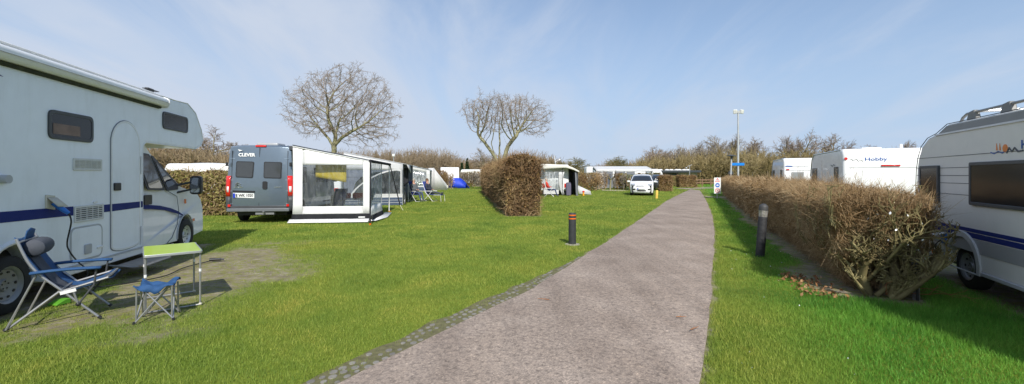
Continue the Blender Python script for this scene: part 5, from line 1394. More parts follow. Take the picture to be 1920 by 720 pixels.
o = MB().box(-.25, .25, -.3, .3, 0, .5).build('storage_bag', mat('bag_blue', (.02,.04,.25), .8, bump=.4, bscale=6), None, bevel=.12, seg=4); o.matrix_world = Matrix.Translation(VM@Vector((.9, -2.75, 0)))@Matrix.Rotation(va, 4, 'Z')
tag(o, 'bulging blue bag on the ground just behind the awning window', 'bag')
# ================================================================= CAMPING FURNITURE
steel = mat('dull_steel_tube', (.34,.34,.34), .38, metal=.6, var=.12, scale=12)
# blue reclining camping chair
ca = math.atan2(.55, .84)
CH = thing('camping_chair', 'blue reclining camping chair with grey headrest pillow beside the motorhome wheel', 'chair', (-5.17, 5.0, 0), ca)
for s in (-1, 1):
    y = s*.27
    MB().tube(smoothpath([(-.30,y,.97),(-.215,y,.72),(-.12,y,.56),(.02,y,.40),(.345,y,.03)], 5), .0135, 8).build('side_frame', steel, CH)
    MB().tube([(-.37,y*.98,.015),(.02,y*.98,.355),(.43,y*.98,.47)], .013, 8).build('leg', steel, CH)
    MB().tube([(-.37,y*1.04,.015),(-.15,y*1.04,.565)], .011, 8).build('leg', steel, CH)
    MB().tube([(.18,y*1.04,.2),(.13,y*1.04,.39)], .010, 8).build('brace', steel, CH)
    MB().tube([(.18,y*1.04,.2),(.31,y*1.04,.40),(.33,y*1.04,.585)], .010, 8).build('brace', dark_grey, CH)
    MB().tube([(.345,y,.035),(.365,y,.012)], .019, 8).tube([(-.36,y,.03),(-.385,y,.008)], .019, 8).sphere((.18,y*1.04,.2), .024, 8, 6).build('foot_caps', black, CH)
    w_ = .05
    MB().grid(lambda u, v: (-.19+.56*u, s*.29+(v-.5)*.075, .60+.012*math.sin(u*3.1)-.012*abs(v-.5)*2), 8, 3).build('armrest', blue_fabric, CH, thick=.022)
MB().tube([(-.28,-.27,.93),(-.28,.27,.93)], .012, 8).tube([(.02,-.27,.36),(.02,.27,.36)], .012, 8).tube([(.42,-.27,.47),(.42,.27,.47)], .012, 8).tube([(-.25,-.27,.12),(-.25,.27,.12)], .01, 8).build('cross_bars', steel, CH)
def backc(u, v):       # u along from top to seat front, v across
    K = [(-.315,.985),(-.24,.80),(-.15,.62),(-.05,.46),(.03,.375),(.14,.36),(.28,.41),(.40,.475),(.455,.465)]
    f = u*(len(K)-1); i = min(int(f), len(K)-2); t = f-i
    x = K[i][0]*(1-t)+K[i+1][0]*t; z = K[i][1]*(1-t)+K[i+1][1]*t
    sag = .035*(1-(2*v-1)**2)
    return (x-sag*.5+.004*math.sin(v*17+u*5), -.265+.53*v, z-sag+.005*math.sin(u*31))
MB().grid(backc, 32, 14).build('seat_fabric', blue_fabric, CH, thick=.007)
def bc2(u, v):
    p = backc(.14+.80*u, .27+.46*v); return (p[0]+.007, p[1], p[2]+.008)
MB().grid(bc2, 26, 8).build('centre_strip', grey_fabric, CH, thick=.004)
MB().lathe([(.001,-.19),(.05,-.185),(.085,-.16),(.095,-.08),(.096,.08),(.085,.16),(.05,.185),(.001,.19)], 20, (-.195,0,.85), 'y').build('headrest_pillow', grey_fabric, CH).rotation_euler = (0, 0, 0)
MB().grid(lambda u, v: (-.28+.02*v, -.12+.24*u, .93+.13*v-.05*abs(u-.5)*v), 6, 3).build('top_flap', blue_fabric, CH, thick=.01)
MB().obox((.10,-.285,.355), (.13,.012,.035), (0,-.2,0)).build('care_label', white_paint, CH)
# blue folding stool
ST = thing('folding_stool', 'small blue folding stool with crossed steel legs, in front of the green table', 'stool', (-4.07, 4.985, 0), R(26))
cs_ = [(-.16,-.14),(.16,-.14),(.16,.14),(-.16,.14)]
for i in range(4):
    a, b = cs_[i], cs_[(i+1) % 4]; m_ = .80
    MB().tube([(a[0]*1.08, a[1]*1.08, .01), (b[0]*m_, b[1]*m_, .40)], .0085, 8).build('leg', steel, ST)
    MB().tube([(b[0]*1.08+.008, b[1]*1.08, .01), (a[0]*m_, a[1]*m_, .40)], .0085, 8).build('leg', steel, ST)
    MB().tube([(a[0]*1.08, a[1]*1.08, .03), (a[0]*1.1, a[1]*1.1, .006)], .015, 8).build('foot_cap', black, ST)
    MB().tube([(a[0]*1.0, a[1]*1.0, .02), (a[0]*.98, a[1]*.98, .38)], .009, 8).build('leg', steel, ST)
def seatf(u, v):
    a, b = 2*u-1, 2*v-1; e = max(abs(a), abs(b)); r_ = 1-(1-.0)*(a*a)*(b*b)*.0
    z = .435-.085*(1-abs(a))**.7*(1-.55*abs(b))-.02*(abs(abs(b)-1) < .01)+.014*math.sin(a*7+b*3)+.008*math.sin(b*13+a*4)
    pin = 1-.13*(1-abs(a))*abs(b)**3-.10*(1-abs(b))*abs(a)**3
    return (a*.18*pin, b*.165*pin, z-.06*max(0, e-.8)/.2*(1-abs(a*b)))
MB().grid(seatf, 18, 18).build('seat', blue_fabric, ST, thick=.008)
# green topped table
ta = math.atan2(.38, .44)
TB = thing('camping_table', 'lime green topped folding camping table on thin steel frames', 'table', (-4.41, 5.62, 0), ta)
lime = mat('lime_tabletop', (.42,.56,.06), .35, var=.05, scale=3, coat=.2, dirt=.12, dcol=(.5,.6,.3))
MB().box(-.275,.275,-.43,.43,.680,.700).build('tabletop', lime, TB, bevel=.004)
MB().ring(rect(-.287,-.442,.287,.442,.03,3), rect(-.274,-.429,.274,.429,.02,3), .668, .699, 'z').build('table_edge', alu, TB, bevel=.004)
for y in (-.40, .40):
    MB().tube([(-.265,y,.675),(-.265,y,.03),(-.25,y,.014),(.25,y,.014),(.265,y,.03),(.265,y,.675)], .0115, 8).build('leg_frame', steel, TB)
    for x in (-.265, .265): MB().sphere((x, y, .02), .02, 8, 6).build('foot_cap', cream, TB)
    for x in (-.265, .265): MB().tube([(x, y, .43), (x, y, .465)], .0145, 8).build('height_clamp', white_paint, TB)
MB().tube([(-.26,-.40,.66),(-.26,.40,.66)], .008, 6).tube([(.26,-.40,.66),(.26,.40,.66)], .008, 6).build('under_bars', steel, TB)
# green leveller behind the wheel
o = MB().prism([(0,0),(.16,0),(.16,.06),(.1,.06),(.0,.02)], 0, .14).build('wheel_ramp', mat('ramp_green', (.10,.32,.02), .5), None, bevel=.006); o.location = (-5.72, 5.45, 0); o.rotation_euler = (0, 0, ca+.9)
tag(o, 'bright green plastic levelling ramp behind the motorhome rear wheel', 'ramp')

# ================================================================= BOLLARDS
x, y = gp(1073, 458)
t = thing('bollard', 'dark grey round bollard with two orange reflective rings on the lawn', 'bollard', (x, y, 0))
MB().lathe([(.001,.745),(.078,.745),(.086,.735),(.088,.66),(.090,0)], 28, (0,0,0)).build('post', mat('recycled_post', (.028,.030,.032), .7, var=.25, scale=9, bump=.3), t)
for z in (.60, .68): MB().lathe([(.088,z),(.0915,z+.003),(.0915,z+.025),(.088,z+.028)], 28).build('reflective_ring', orange_lens, t)
MB().lathe([(.09,.012),(.17,.010),(.18,-.01)], 24).build('concrete_base', mat('pale_concrete', (.33,.30,.26), .9, var=.2, bump=.4), t)
x, y = gp(1425, 480)
t = thing('path_lamp', 'black bollard lamp with a clear ribbed head, leaning before the hedge', 'lamp', (x, y, 0)); t.rotation_euler = (0, R(4.2), 0)
MB().lathe([(.001,.80),(.078,.80),(.082,.79),(.084,.1),(.084,-.02)], 28).build('post', mat('black_wood', (.02,.02,.022), .7, var=.3, bump=.5, bscale=20), t)
MB().lathe([(.070,.80),(.072,.81),(.080,.90),(.083,.93)], 24).build('lamp_glass', mat('ribbed_glass', (.26,.25,.22), .2, coat=.6, var=.3, scale=25), t)
MB().lathe([(.001,1.07),(.03,1.068),(.078,1.03),(.086,1.0),(.086,.935),(.001,.93)], 28).build('lamp_cap', mat('cap_grey', (.05,.05,.05), .6), t)
for i in range(8):
    g = i*math.pi/4; MB().tube([(.074*math.cos(g),.074*math.sin(g),.80),(.084*math.cos(g),.084*math.sin(g),.935)], .004, 4).build('lamp_rib', silver, t)
x, y = gp(1231, 372.2)
t = thing('bollard', 'short yellow bollard at the lane edge right of the white car', 'bollard', (x, y, 0)); t.rotation_euler = (0, R(3), 0)
MB().lathe([(.001,.58),(.075,.575),(.088,.55),(.09,0)], 20).build('post', mat('yellow_paint', (.68,.47,.08), .6, var=.1), t)
x, y = gp(1718, 560)
t = thing('stake', 'weathered grey wooden stake in the grass beside the hedge end', 'stake', (x, y, 0)); t.rotation_euler = (R(-2), R(1.5), .4)
MB().box(-.035,.035,-.03,.03,-.05,.53).build('post', mat('weathered_wood', (.19,.18,.165), .9, var=.3, bump=.6, scale=14, bscale=30), t, bevel=.008)
MB().tube([(-.04,-.03,-.02),(-.045,-.035,.34)], .014, 6).build('cable_pipe', black, t)
# long bramble shoots arching from the hedge end
S = []; rg = random.Random(3)
hx0 = gp(1690, 560)
for (dx_, dz_, l) in ((.55,.35,.95),(.4,.75,.8),(.75,.15,1.1),(-.2,.5,.5)):
    grow(S, rg, (hx0[0]-.12, hx0[1]+.1, .03), (dx_, -.25, dz_), l*.8, .006, 0, dict(levels=2, seg=[8,4], taper=[.4,.4], wob=[.10,.2], up=[-.05,.02], kids=[3,0], start=[.4,0], ang=[.7,0], ratio=[.3,0], rr=[.6,0], rmin=.0025))
S = np.array(S); S[:, 2] = np.maximum(S[:, 2], .01); S[:, 5] = np.maximum(S[:, 5], .01)
tag(fastmesh('bramble_shoots', *seg_arrays(S[:, :8], 5), twig_mat('bramble', (.20,.06,.03), (.30,.14,.06), (.36,.25,.10))), 'thin reddish bramble shoots arching out of the hedge end over the grass', 'bramble')
# flakes of white caught in the hedge are blossom; dead leaves under it
P = []; 
for i in range(170):
    u = NR.random()*1.5-.25; v = NR.normal()*.18-.35; p = Vector((HA.x, HA.y))+hd*u+hn*v; P.append((p.x, p.y, .015+.03*NR.random()))
tag(fastmesh('dead_leaves', *leaf_arrays(np.array(P), .055, NR), twig_mat('fallen_leaf', (.16,.07,.03), (.28,.14,.06), (.42,.26,.14), 6.)), 'brown dead leaves gathered under the near hedge end', 'leaf litter', kind='stuff')
P = []
for i in range(16):
    u = NR.random()*.35-.2; v = .15+NR.random()*.6; p = Vector((HA.x, HA.y))+hd*(u-.08)+hn*v; P.append((p.x, p.y, .75+.45*NR.random()))
V, Q = leaf_arrays(np.array(P)-0, .03, NR); bl = fastmesh('blossom', V, Q, white_paint); bl.parent = hr; bl.matrix_parent_inverse = hr.matrix_basis.inverted() if hr.matrix_basis else Matrix()
P = []
for i in range(38):
    Y = 3.4+NR.random()**1.5*9; X = road_r(Y)+.3+NR.random()*1.8; P.append((float(X), Y, .035))
tag(fastmesh('daisies', *leaf_arrays(np.array(P), .014, NR), white_paint), 'tiny white daisies scattered in the grass right of the lane', 'daisies', kind='stuff')

# ================================================================= WHITE CAR (front towards the camera)
cx_, cy_ = gp(1203, 367.2); ch = math.atan2(-1, -.31)
CR = thing('car', 'white compact suv parked on the grass facing the camera', 'car', (cx_, cy_, 0), ch)
cw = mat('car_white', (.80,.80,.80), .22, var=.01, coat=.8)
HWc = .92
arcr = lambda cxx: [(cxx-.37*math.cos(a), .34+.37*math.sin(a)) for a in np.linspace(0, math.pi, 9)]
cprof = [(-4.45,.5),(-4.5,.85),(-4.42,1.05),(-4.1,1.55),(-3.7,1.66),(-2.6,1.70),(-1.9,1.64),(-1.0,1.10),(-.35,.98),(-.10,.84),(-.01,.62),(.0,.40),(-.06,.22),(-.45,.2)]+arcr(-.85)[::-1]+[(-1.3,.2),(-3.1,.2)]+arcr(-3.52)[::-1]+[(-4.0,.25)]
def cdf(x, y, z):
    s = y/HWc; k = 1.0
    if z > 1.0: k = 1-.26*((z-1.0)/.7)
    f_ = max(0, (x+.9)/.9); xx = x-.42*f_*abs(s)**3; k *= 1-.05*f_
    if z < .4: k *= .97
    return (xx, y*k, z-.05*(z > 1.5)*abs(s)**3+.02*(.9 < z < 1.2)*(1-s*s)*(x > -1.2))
MB().slab(cprof, list(HWc*np.array([-1,-.97,-.85,-.6,-.3,0,.3,.6,.85,.97,1])), cdf).build('body', cw, CR, bevel=.02, angle=42)
MB().box(-4.2,-.2,-.75,.75,.2,.8).build('underbody', black, CR)
def cf(x0, z0, x1, z1, y0, y1, name, m, out=.012, n=8):
    def fn(u, v):
        x = x0+(x1-x0)*v; z = z0+(z1-z0)*v; w0 = y0 if not callable(y0) else y0(v); w1 = y1 if not callable(y1) else y1(v)
        q = cdf(x, w0+(w1-w0)*u, z); return (q[0]+out, q[1], q[2]+out)
    return MB().grid(fn, n, 4).build(name, m, CR, thick=.01)
cf(-1.06, 1.14, -1.84, 1.60, lambda v: -.86+.04*v, lambda v: .86-.04*v, 'windscreen', glass)
def face(y0, z0, y1, z1, name, m, out=.008, par=CR, n=6):
    def xs(z): return float(np.interp(z, [.22,.40,.62,.84,.98], [-.06,.0,-.01,-.10,-.35]))
    def fn(u, v):
        z = z0+(z1-z0)*v; y = y0+(y1-y0)*u; q = cdf(xs(z), y, z); return (q[0]+out, q[1], q[2]+out*.3)
    return MB().grid(fn, n, 3).build(name, m, par, thick=.012)
for s in (-1, 1):
    hl = face(s*.50, .80, s*.84, .94, 'headlight', mat('headlamp', (.35,.37,.40), .15, coat=.8)); 
    face(s*.50, .46, s*.68, .56, 'fog_light_recess', black)
    o = MB().obox((-1.15, s*1.03, 1.12), (.12,.24,.14)).build('mirror', cw, CR, bevel=.04, seg=3)
    MB().prism([(-3.6,1.12),(-1.5,1.12),(-2.0,1.5),(-3.4,1.52)], s*.86, s*.80).build('side_window', glass, CR)
    wheel(CR, -.85, s*.80, .34, .2, .22, s, holes=5); wheel(CR, -3.52, s*.80, .34, .2, .22, s, holes=5)
face(-.42, .74, .42, .80, 'upper_grille', mat('grille_grey', (.10,.105,.11), .4)); face(-.34, .36, .34, .46, 'lower_grille', black)
face(-.66, .27, .66, .31, 'chin_trim', grey_paint)
pl = face(-.27, .50, .27, .61, 'number_plate', plate_white, .03)
pb = MB().box(.035,.043,-.335,-.275,.50,.61).build('plate_band', MATS['plate_blue'], CR)
MB().tube([(-.12,0,.885),(-.11,.06,.885)], .02, 8).build('badge', MATS['print_blue'], CR)
for s in (-1,1): MB().tube([(-3.6,s*.62,1.68),(-2.2,s*.64,1.70)], .015, 6).build('roof_rail', silver, CR)
# dark vehicle glimpsed behind it
x, y = (1240-CX)/F*47, 47
DK = thing('car', 'dark green car mostly hidden behind the white car and the small hedge', 'car', (x+.2, y, 0), math.atan2(-1, -.1))
k_ = mat('car_dark', (.03,.04,.04), .3, coat=.7)
src = [o for o in bpy.data.objects if o.parent == CR and o.name.split('.')[0] in ('body','windscreen','headlight','wheel','underbody','mirror','number_plate')]
for o in src:
    c = o.copy(); c.data = o.data.copy() if o.data.materials[0] == cw else o.data; COL.objects.link(c); c.parent = DK
    if o.data.materials[0] == cw: c.data.materials[0] = k_

# ================================================================= OTHER CARAVANS
def caravan(name_label, ox, oy, hx, hy, L_, Wd, Ht_, logo=None, roofm=None, z0=.35, strip_y=None, group='touring caravans', rear_window=False, sidecol=None, plane_rear=True, axle=.5):
    """origin at the rear left corner on the ground; +x is the heading, body to -y"""
    rz = math.atan2(hy, hx); t = thing('caravan', name_label, 'caravan', (ox, oy, 0), rz, group)
    ol = [(.02,z0),(.0,.8),(.0,Ht_-.25),(.10,Ht_-.05),(.25,Ht_),(L_-.9,Ht_),(L_-.45,Ht_-.2),(L_-.12,1.6),(L_,1.0),(L_-.03,.55),(L_-.12,z0)]
    ol += [(L_*axle+.38*math.cos(a), .34+.38*math.sin(a)) for a in np.linspace(.05, math.pi-.05, 9)]
    MB().prism(ol, 0, -Wd).build('body', sidecol or mat('caravan_white', (.80,.80,.79), .35, var=.015, coat=.3, dirt=.04), t, bevel=.09, seg=3)
    MB().box(.3, L_-.3, -.2, -Wd+.2, .25, .9).build('chassis', black, t)
    MB().tube([(.25,-.01,Ht_-.03),(L_-.9,-.01,Ht_-.03),(L_-.45,-.01,Ht_-.23),(L_-.13,-.01,1.58)], .03, 6).build('edge_trim', alu, t)
    for s, y in ((1, 0), (-1, -Wd)):
        for x0, x1_ in ((.55,1.1),(L_-1.5,L_-.6)): framed_window(t, x0, 1.35, x1_, 1.95, y, s, .05, .04)
        wheel(t, L_*axle, y-s*.12, .33, .18, .2, s, holes=6)
        MB().ring([(L_*axle+.46*math.cos(a), .34+.46*math.sin(a)) for a in np.linspace(0, math.pi, 12)], [(L_*axle+.39*math.cos(a), .34+.39*math.sin(a)) for a in np.linspace(0, math.pi, 12)], y-s*.01, y+s*.025).build('wheel_arch_trim', white_paint, t)
    MB().box(L_, L_+1.2, -Wd/2-.05, -Wd/2+.05, .4, .48).build('drawbar', alu, t)
    MB().box(.02, .06, -.2, -Wd+.2, .42, .56).build('rear_bumper', grey_paint, t, bevel=.02)
    for y in (-.25, -Wd+.25): MB().box(-.03,.02,y-.12,y+.12,.62,.95).build('tail_light', red_lens, t, bevel=.02)
    return t
hx, hy = .41, .912
def rearc(px, Y): return ((px-CX)/F*Y, Y)
# big white caravan with the red brake light
o2 = rearc(1580, 15.4); WB = caravan('large white caravan with sunlit rear and red brake light, behind the right hand hedge', o2[0], o2[1], hx, hy, 5.4, 2.35, 2.58)
PW = Plane(o2[0], o2[1], hy, -hx)
def rb_(px, py): t, z = PW.sz(px, py); return (-t, z)
y0_, z_ = rb_(1652, 310); y1_, _ = rb_(1688, 310)
MB().box(-.035, .01, y1_, y0_, z_-.035, z_+.02).build('brake_light', red_lens, WB, bevel=.012)
MB().box(-.008, .002, -2.25, rb_(1592, 313)[0], rb_(1660, 314)[1]-.008, rb_(1660, 314)[1]+.008).build('panel_line', grey_paint, WB)
for px in (1586,):
    y_, z_ = rb_(px, 297.5); MB().tube([(-.02, y_, z_), (.02, y_, z_)], .05, 12).build('marker_light', red_lens, WB)
    MB().tube([(-.02, -2.35-y_, z_), (.02, -2.35-y_, z_)], .05, 12).build('marker_light', red_lens, WB)
y_, z_ = rb_(1642, 298.5); text('lettering', 'Hobby', .16, (-.004, y_, z_), 'rear', MATS['print_blue'], WB, 1.45, .003)
y_, z_ = rb_(1606, 300.5); pts = [(-.005, y_+.19-.38*u, z_+.045*math.sin(u*17)*(1-.4*u)+.02*math.sin(u*5)) for u in np.linspace(0, 1, 26)]
MB().tube(pts, .007, 4).build('printed_script', MATS['print_dark'], WB)
y_, z_ = 0, 1.75; xs_ = Plane(o2[0], o2[1], hx, hy)
for px, py in ((1562, 311),):
    a = xs_.sz(px, py); MB().tube([(a[0]-.3, .003, a[1]), (a[0]-.1,.003,a[1]+.05),(a[0]+.1,.003,a[1]-.02),(a[0]+.3,.003,a[1]+.04)], .012, 4).build('printed_script', MATS['print_dark'], WB)
MB().box(1.0,1.5,-.8,-1.4,2.57,2.66).build('roof_hatch', white_paint, WB, bevel=.03)
MB().box(2.6,3.3,-.6,-1.3,2.57,2.68).build('roof_hatch', white_paint, WB, bevel=.03)
MB().tube([(.9,-1.9,2.57),(.9,-1.9,2.75)], .05, 8).build('roof_vent', white_paint, WB)
o3 = rearc(1469, 24); WS = caravan('small white caravan farthest along the right hand hedge', o3[0], o3[1], hx, hy, 4.9, 2.3, 2.58)
PW = Plane(o3[0], o3[1], hy, -hx)
a = rb_(1484, 322); b = rb_(1508, 337); f = MB().prism(rect(b[0], b[1]-.2, a[0], a[1], .06), -.03, .01, 'x').build('rear_window', grey_paint, WS); MB().prism(rect(b[0]+.06, b[1]-.14, a[0]-.06, a[1]-.06, .05), -.036, -.028, 'x').build('pane', mat('curtained_glass', (.30,.31,.31), .15, coat=.6), f)
y_, z_ = rb_(1477, 318); MB().box(-.03,.01,y_-.07,y_+.07,z_-.03,z_+.03).build('marker_light', red_lens, WS)
y_, z_ = rb_(1479, 312); MB().prism([(y_+.2,z_-.02),(y_-.12,z_-.03),(y_-.2,z_+.03),(y_+.1,z_+.05)], -.008, .0, 'x').build('blue_mark', MATS['print_blue'], WS)
MB().box(-.008,.0,-2.2,-.1,rb_(1490,319.5)[1]-.01,rb_(1490,319.5)[1]+.01).build('panel_line', grey_paint, WS)
y_, z_ = rb_(1495, 312.5); MB().box(-.006, .0, y_-.5, y_+.3, z_-.02, z_+.015).build('pale_print', grey_paint, WS)
MB().box(.3,1.9,-.1,-.16,2.57,2.63).build('roof_rail', dark_grey, WS)
# ================================================================= MIDDLE DISTANCE: TENTS, CARAVANS, PEOPLE
def awning(label, ox, oy, hx, hy, L_, D_, h0, h1, roofm, wallm, lowm, open_front=False, windows=True, group='awning tents', name='awning_tent'):
    """awning against a caravan: origin at the near outer corner; +x runs along the pitch, +y towards the caravan"""
    rz = math.atan2(hy, hx); t = thing(name, label, 'awning', (ox, oy, 0), rz, group)
    def zt(y): return h1+(h0-h1)*(y/D_)**.8
    MB().grid(lambda u, v: (-.1+(L_+.2)*u, D_*v, zt(D_*v)+.03-.05*math.sin(v*3.14)*math.sin(u*3.14*3)**2), 14, 8).build('roof', roofm, t, thick=.02)
    MB().grid(lambda u, v: (-.1+(L_+.2)*u, -.03, h1+.03-.16*v-.02*math.sin(u*40)*v), 20, 2).build('roof_valance', roofm, t, thick=.015)
    for x, nm in ((0, 'side_wall'), (L_, 'side_wall')):
        def wl(zlo, zhi, y0, y1, name_, m, off=0):
            return MB().grid(lambda u, v: (x+off, y0+(y1-y0)*u, zlo(y0+(y1-y0)*u)*(1-v)+zhi(y0+(y1-y0)*u)*v), 6, 3).build(name_, m, t, thick=.015)
        y0, y1 = D_*.12, D_*.88
        wl(lambda y: 0., lambda y: .42, 0, D_, 'lower_wall', lowm)
        if windows:
            wl(lambda y: .42, lambda y: .55, 0, D_, nm, wallm); wl(lambda y: .55, zt, 0, y0, nm, wallm); wl(lambda y: .55, zt, y1, D_, nm, wallm)
            wl(lambda y: zt(y)-.32, zt, y0, y1, nm, wallm); wl(lambda y: .55, lambda y: zt(y)-.32, y0, y1, 'window', pvc2)
        else: wl(lambda y: .42, zt, 0, D_, nm, wallm)
    for x in (0, L_/2, L_):
        MB().tube([(x, 0, 0), (x, 0, h1), (x, D_, h0)], .025, 6).build('pole', alu, t)
    return t
lightblue = mat('pale_blue_canvas', (.62,.66,.72), .75, trans=.3, var=.05, bump=.2, bscale=2)
whitec = mat('bright_canvas', (.78,.78,.78), .7, trans=.35, var=.03, bump=.15, bscale=2)
navyc = mat('navy_canvas', (.05,.075,.13), .7, var=.1, bump=.2, bscale=3)
greyc = mat('mid_grey_canvas', (.17,.18,.20), .75, var=.06, bump=.2, bscale=3)
slate = mat('slate_canvas', (.13,.15,.19), .7, var=.08, bump=.2, bscale=3)
hxv, hyv = -.122, .9925
# second awning, with arched window in the wall that faces the camera
A2 = Vector(gp(755, 384.5)); 
T2 = thing('awning_tent', 'white roofed awning with an arched clear window and navy lower wall, behind the van awning', 'awning', (A2.x, A2.y, 0), va, 'awning tents')
D2, L2, e0_, e1_ = 3.1, 5.2, 2.25, 2.85
def zr2(y): return e0_+(e1_-e0_)*min(1, y/D2)
MB().grid(lambda u, v: (-.02+(L2+.1)*u, -.25+(D2+.25)*v, zr2(-.25+(D2+.25)*v)+.03), 10, 8).build('roof', whitec, T2, thick=.02)
MB().add([(-.15,-.25,2.2),(.9,-.35,1.75),(1.4,-.25,2.2)], [(0,1,2)]).build('roof_flap', whitec, T2, thick=.015)
MB().grid(lambda u, v: (0, D2*u, 1.92+(zr2(D2*u)-1.92)*v), 12, 4).build('upper_wall', whitec, T2, thick=.015)
MB().prism([(.0,1.92),(D2,1.92),(D2,1.5),(2.3,1.5),(1.5,1.80),(.6,1.86),(0,1.87)], .0, .014, 'x').build('middle_wall', slate, T2)
MB().box(0,.02,0,D2,0,.42).build('lower_wall', navyc, T2)
for z in (.14,.28): MB().box(-.006,0,0,D2,z-.008,z+.008).build('wall_stripe', whitec, T2)
arc = [(.12,.62),(.12,1.85)]+[(.12+(2.5)*u, .62+1.28*math.cos(u*math.pi/2)**.75) for u in np.linspace(.08, 1, 12)]
c_ = Vector((.9, 1.1)); outer = [(p[0]+(p[0]-c_.x)*.09, p[1]+(p[1]-c_.y)*.12) for p in arc]
MB().ring(outer, arc, -.012, .0, 'x').build('window_border', whitec, T2)
MB().prism(arc, -.004, .004, 'x').build('window', pvc, T2)
MB().box(-.0,.015,0,D2,.42,.62).build('wall_panel', whitec, T2)
MB().prism([(2.66,.62),(D2,.62),(D2,1.55),(2.2,1.55),(2.5,1.2)], .0, .014, 'x').build('wall_side', slate, T2)
for x in (0, L2/2, L2): MB().tube([(x,0,0),(x,0,e0_),(x,D2,e1_)], .025, 6).build('pole', alu, T2)
MB().grid(lambda u, v: (L2, D2*u, zr2(D2*u)*v), 4, 4).build('end_wall', greyc, T2, thick=.015)
TM = Matrix.Translation((A2.x, A2.y, 0))@Matrix.Rotation(va, 4, 'Z')
o = MB().grid(lambda u, v: (.05*math.sin(u*5), .25*u, -.85*v-.2*u*v), 4, 6).build('hanging_jacket', mat('black_cloth', (.02,.02,.025), .8), None, thick=.05); o.matrix_world = TM@Matrix.Translation((.9,-.2,2.05)); tag(o, 'black jacket hanging from the white awning roof edge', 'jacket')
# caravan that awning belongs to
p = TM@Vector((-.4, D2+2.35, 0)); caravan('white caravan joined to the arched window awning, mostly hidden by the grey van awning', p.x, p.y, hxv, hyv, 5.6, 2.3, 2.6)
# bicycle
def bicycle(label, loc, rz):
    t = thing('bicycle', label, 'bicycle', loc, rz)
    for x in (-.52, .52):
        w_ = MB().lathe([(.335+.018*math.cos(a), .018*math.sin(a)) for a in np.linspace(0, 6.283, 8, endpoint=False)], 28, (x,0,.35), 'y', True).build('wheel', rubber, t)
        m = MB()
        for i in range(14):
            g = 6.283*i/14; m.tube([(x,0,.35),(x+.32*math.cos(g),0,.35+.32*math.sin(g))], .002, 3)
        m.build('spokes', alu, w_); MB().lathe([(.315,-.01),(.325,-.01),(.325,.01),(.315,.01)], 28, (x,0,.35), 'y', True).build('rim', alu, w_)
    MB().tube([(-.52,0,.35),(-.12,0,.30),(.32,0,.78),(-.22,0,.80),(-.12,0,.30)], .017, 6).tube([(-.52,0,.35),(-.22,0,.80),(-.25,0,.93)], .012, 6).tube([(.52,0,.35),(.40,0,.62),(.30,0,.95)], .016, 6).build('frame', mat('bike_frame', (.05,.06,.07), .3, coat=.5), t)
    MB().tube([(.20,-.28,1.02),(.30,-.12,1.02),(.30,.12,1.02),(.20,.28,1.02)], .013, 6).build('handlebar', black, t)
    MB().prism([(-.40,.93),(-.12,.93),(-.14,.97),(-.38,.98)], -.07, .07).build('saddle', black, t, bevel=.02)
    MB().lathe([(.001,-.01),(.09,-.01),(.09,.01),(.001,.01)], 16, (-.12,-.05,.30), 'y').build('chainring', alu, t)
    return t
bicycle('dark bicycle leaning at the front corner of the arched window awning', TM@Vector((.9, .05, 0)), va+.25)
# third and fourth awnings further up the row
a3 = (-7.9, 45); awning('pale blue roofed awning, third in the left hand row, white curtained front', (806-CX)/F*44, 44, hxv, hyv, 4.6, 2.9, 2.7, 2.15, lightblue, whitec, navyc)
p = ((775-CX)/F*44, 44); caravan('white caravan behind the pale blue awning', p[0]-2.4, p[1]+.3, hxv, hyv, 5.4, 2.3, 2.6)
o = thing('windbreak', 'white peaked windbreak sheet standing right of the pale blue awning', 'windbreak', ((812-CX)/F*47, 47, 0), 0)
MB().add([(-.5,0,0),(1.5,.5,0),(1.4,.5,.6),(.1,0,2.4),(-.5,0,2.4)], [(0,1,2,3,4)]).build('sheet', whitec, o, thick=.02); MB().tube([(.1,0,0),(.1,0,2.45)], .03, 6).build('pole', alu, o)
caravan('white caravan with rounded front, behind the ragged shrubs left of the blue tent', (826-CX)/F*54, 54, hxv, hyv, 5, 2.3, 2.6)
caravan('cream caravan roof showing above the pale shrubs right of the blue tent', (872-CX)/F*70, 70, .97, -.2, 5.6, 2.3, 2.5)
o = MB().grid(lambda u, v: (1.3*u, -.3*v, .95*(1-v)+.1*math.sin(u*9)*v), 6, 4).build('garden_screen', mat('pale_sheet', (.60,.62,.55), .8), None, thick=.03); o.location = ((821-CX)/F*52.5, 52.5, 0); tag(o, 'low pale sheet screen left of the blue tent', 'screen')
# blue tent
bt = thing('small_tent', 'small blue and black dome tent at the far end of the left hand row', 'tent', ((858-CX)/F*54.5, 54.5, 0))
tb = mat('tent_blue', (.01,.05,.55), .6, var=.1, bump=.2, bscale=4)
def dome(u, v):
    x = -.95+1.9*u; w_ = .7*math.cos(math.pi*(v-.5)); h_ = 1.15*math.sin(math.pi*v)**.7*(1-.55*abs(x+.1)**2.2)
    return (x, .8*math.cos(math.pi*v), max(h_, 0))
MB().grid(dome, 10, 10).build('flysheet', tb, bt, thick=.02)
MB().add([(.9,-.2,.0),(.35,-.3,1.1),(1.35,-.5,.02)], [(0,1,2)]).build('side_flap', tb, bt, thick=.02)
MB().add([(-.85,-.83,.0),(.05,-.83,.0),(.05,-.62,.75),(-.35,-.5,.88),(-.75,-.62,.6)], [(0,1,2,3,4)]).build('door_panel', mat('tent_dark', (.06,.07,.07), .7), bt, thick=.02)
bt.scale = (1.2, 1.2, 1.15)
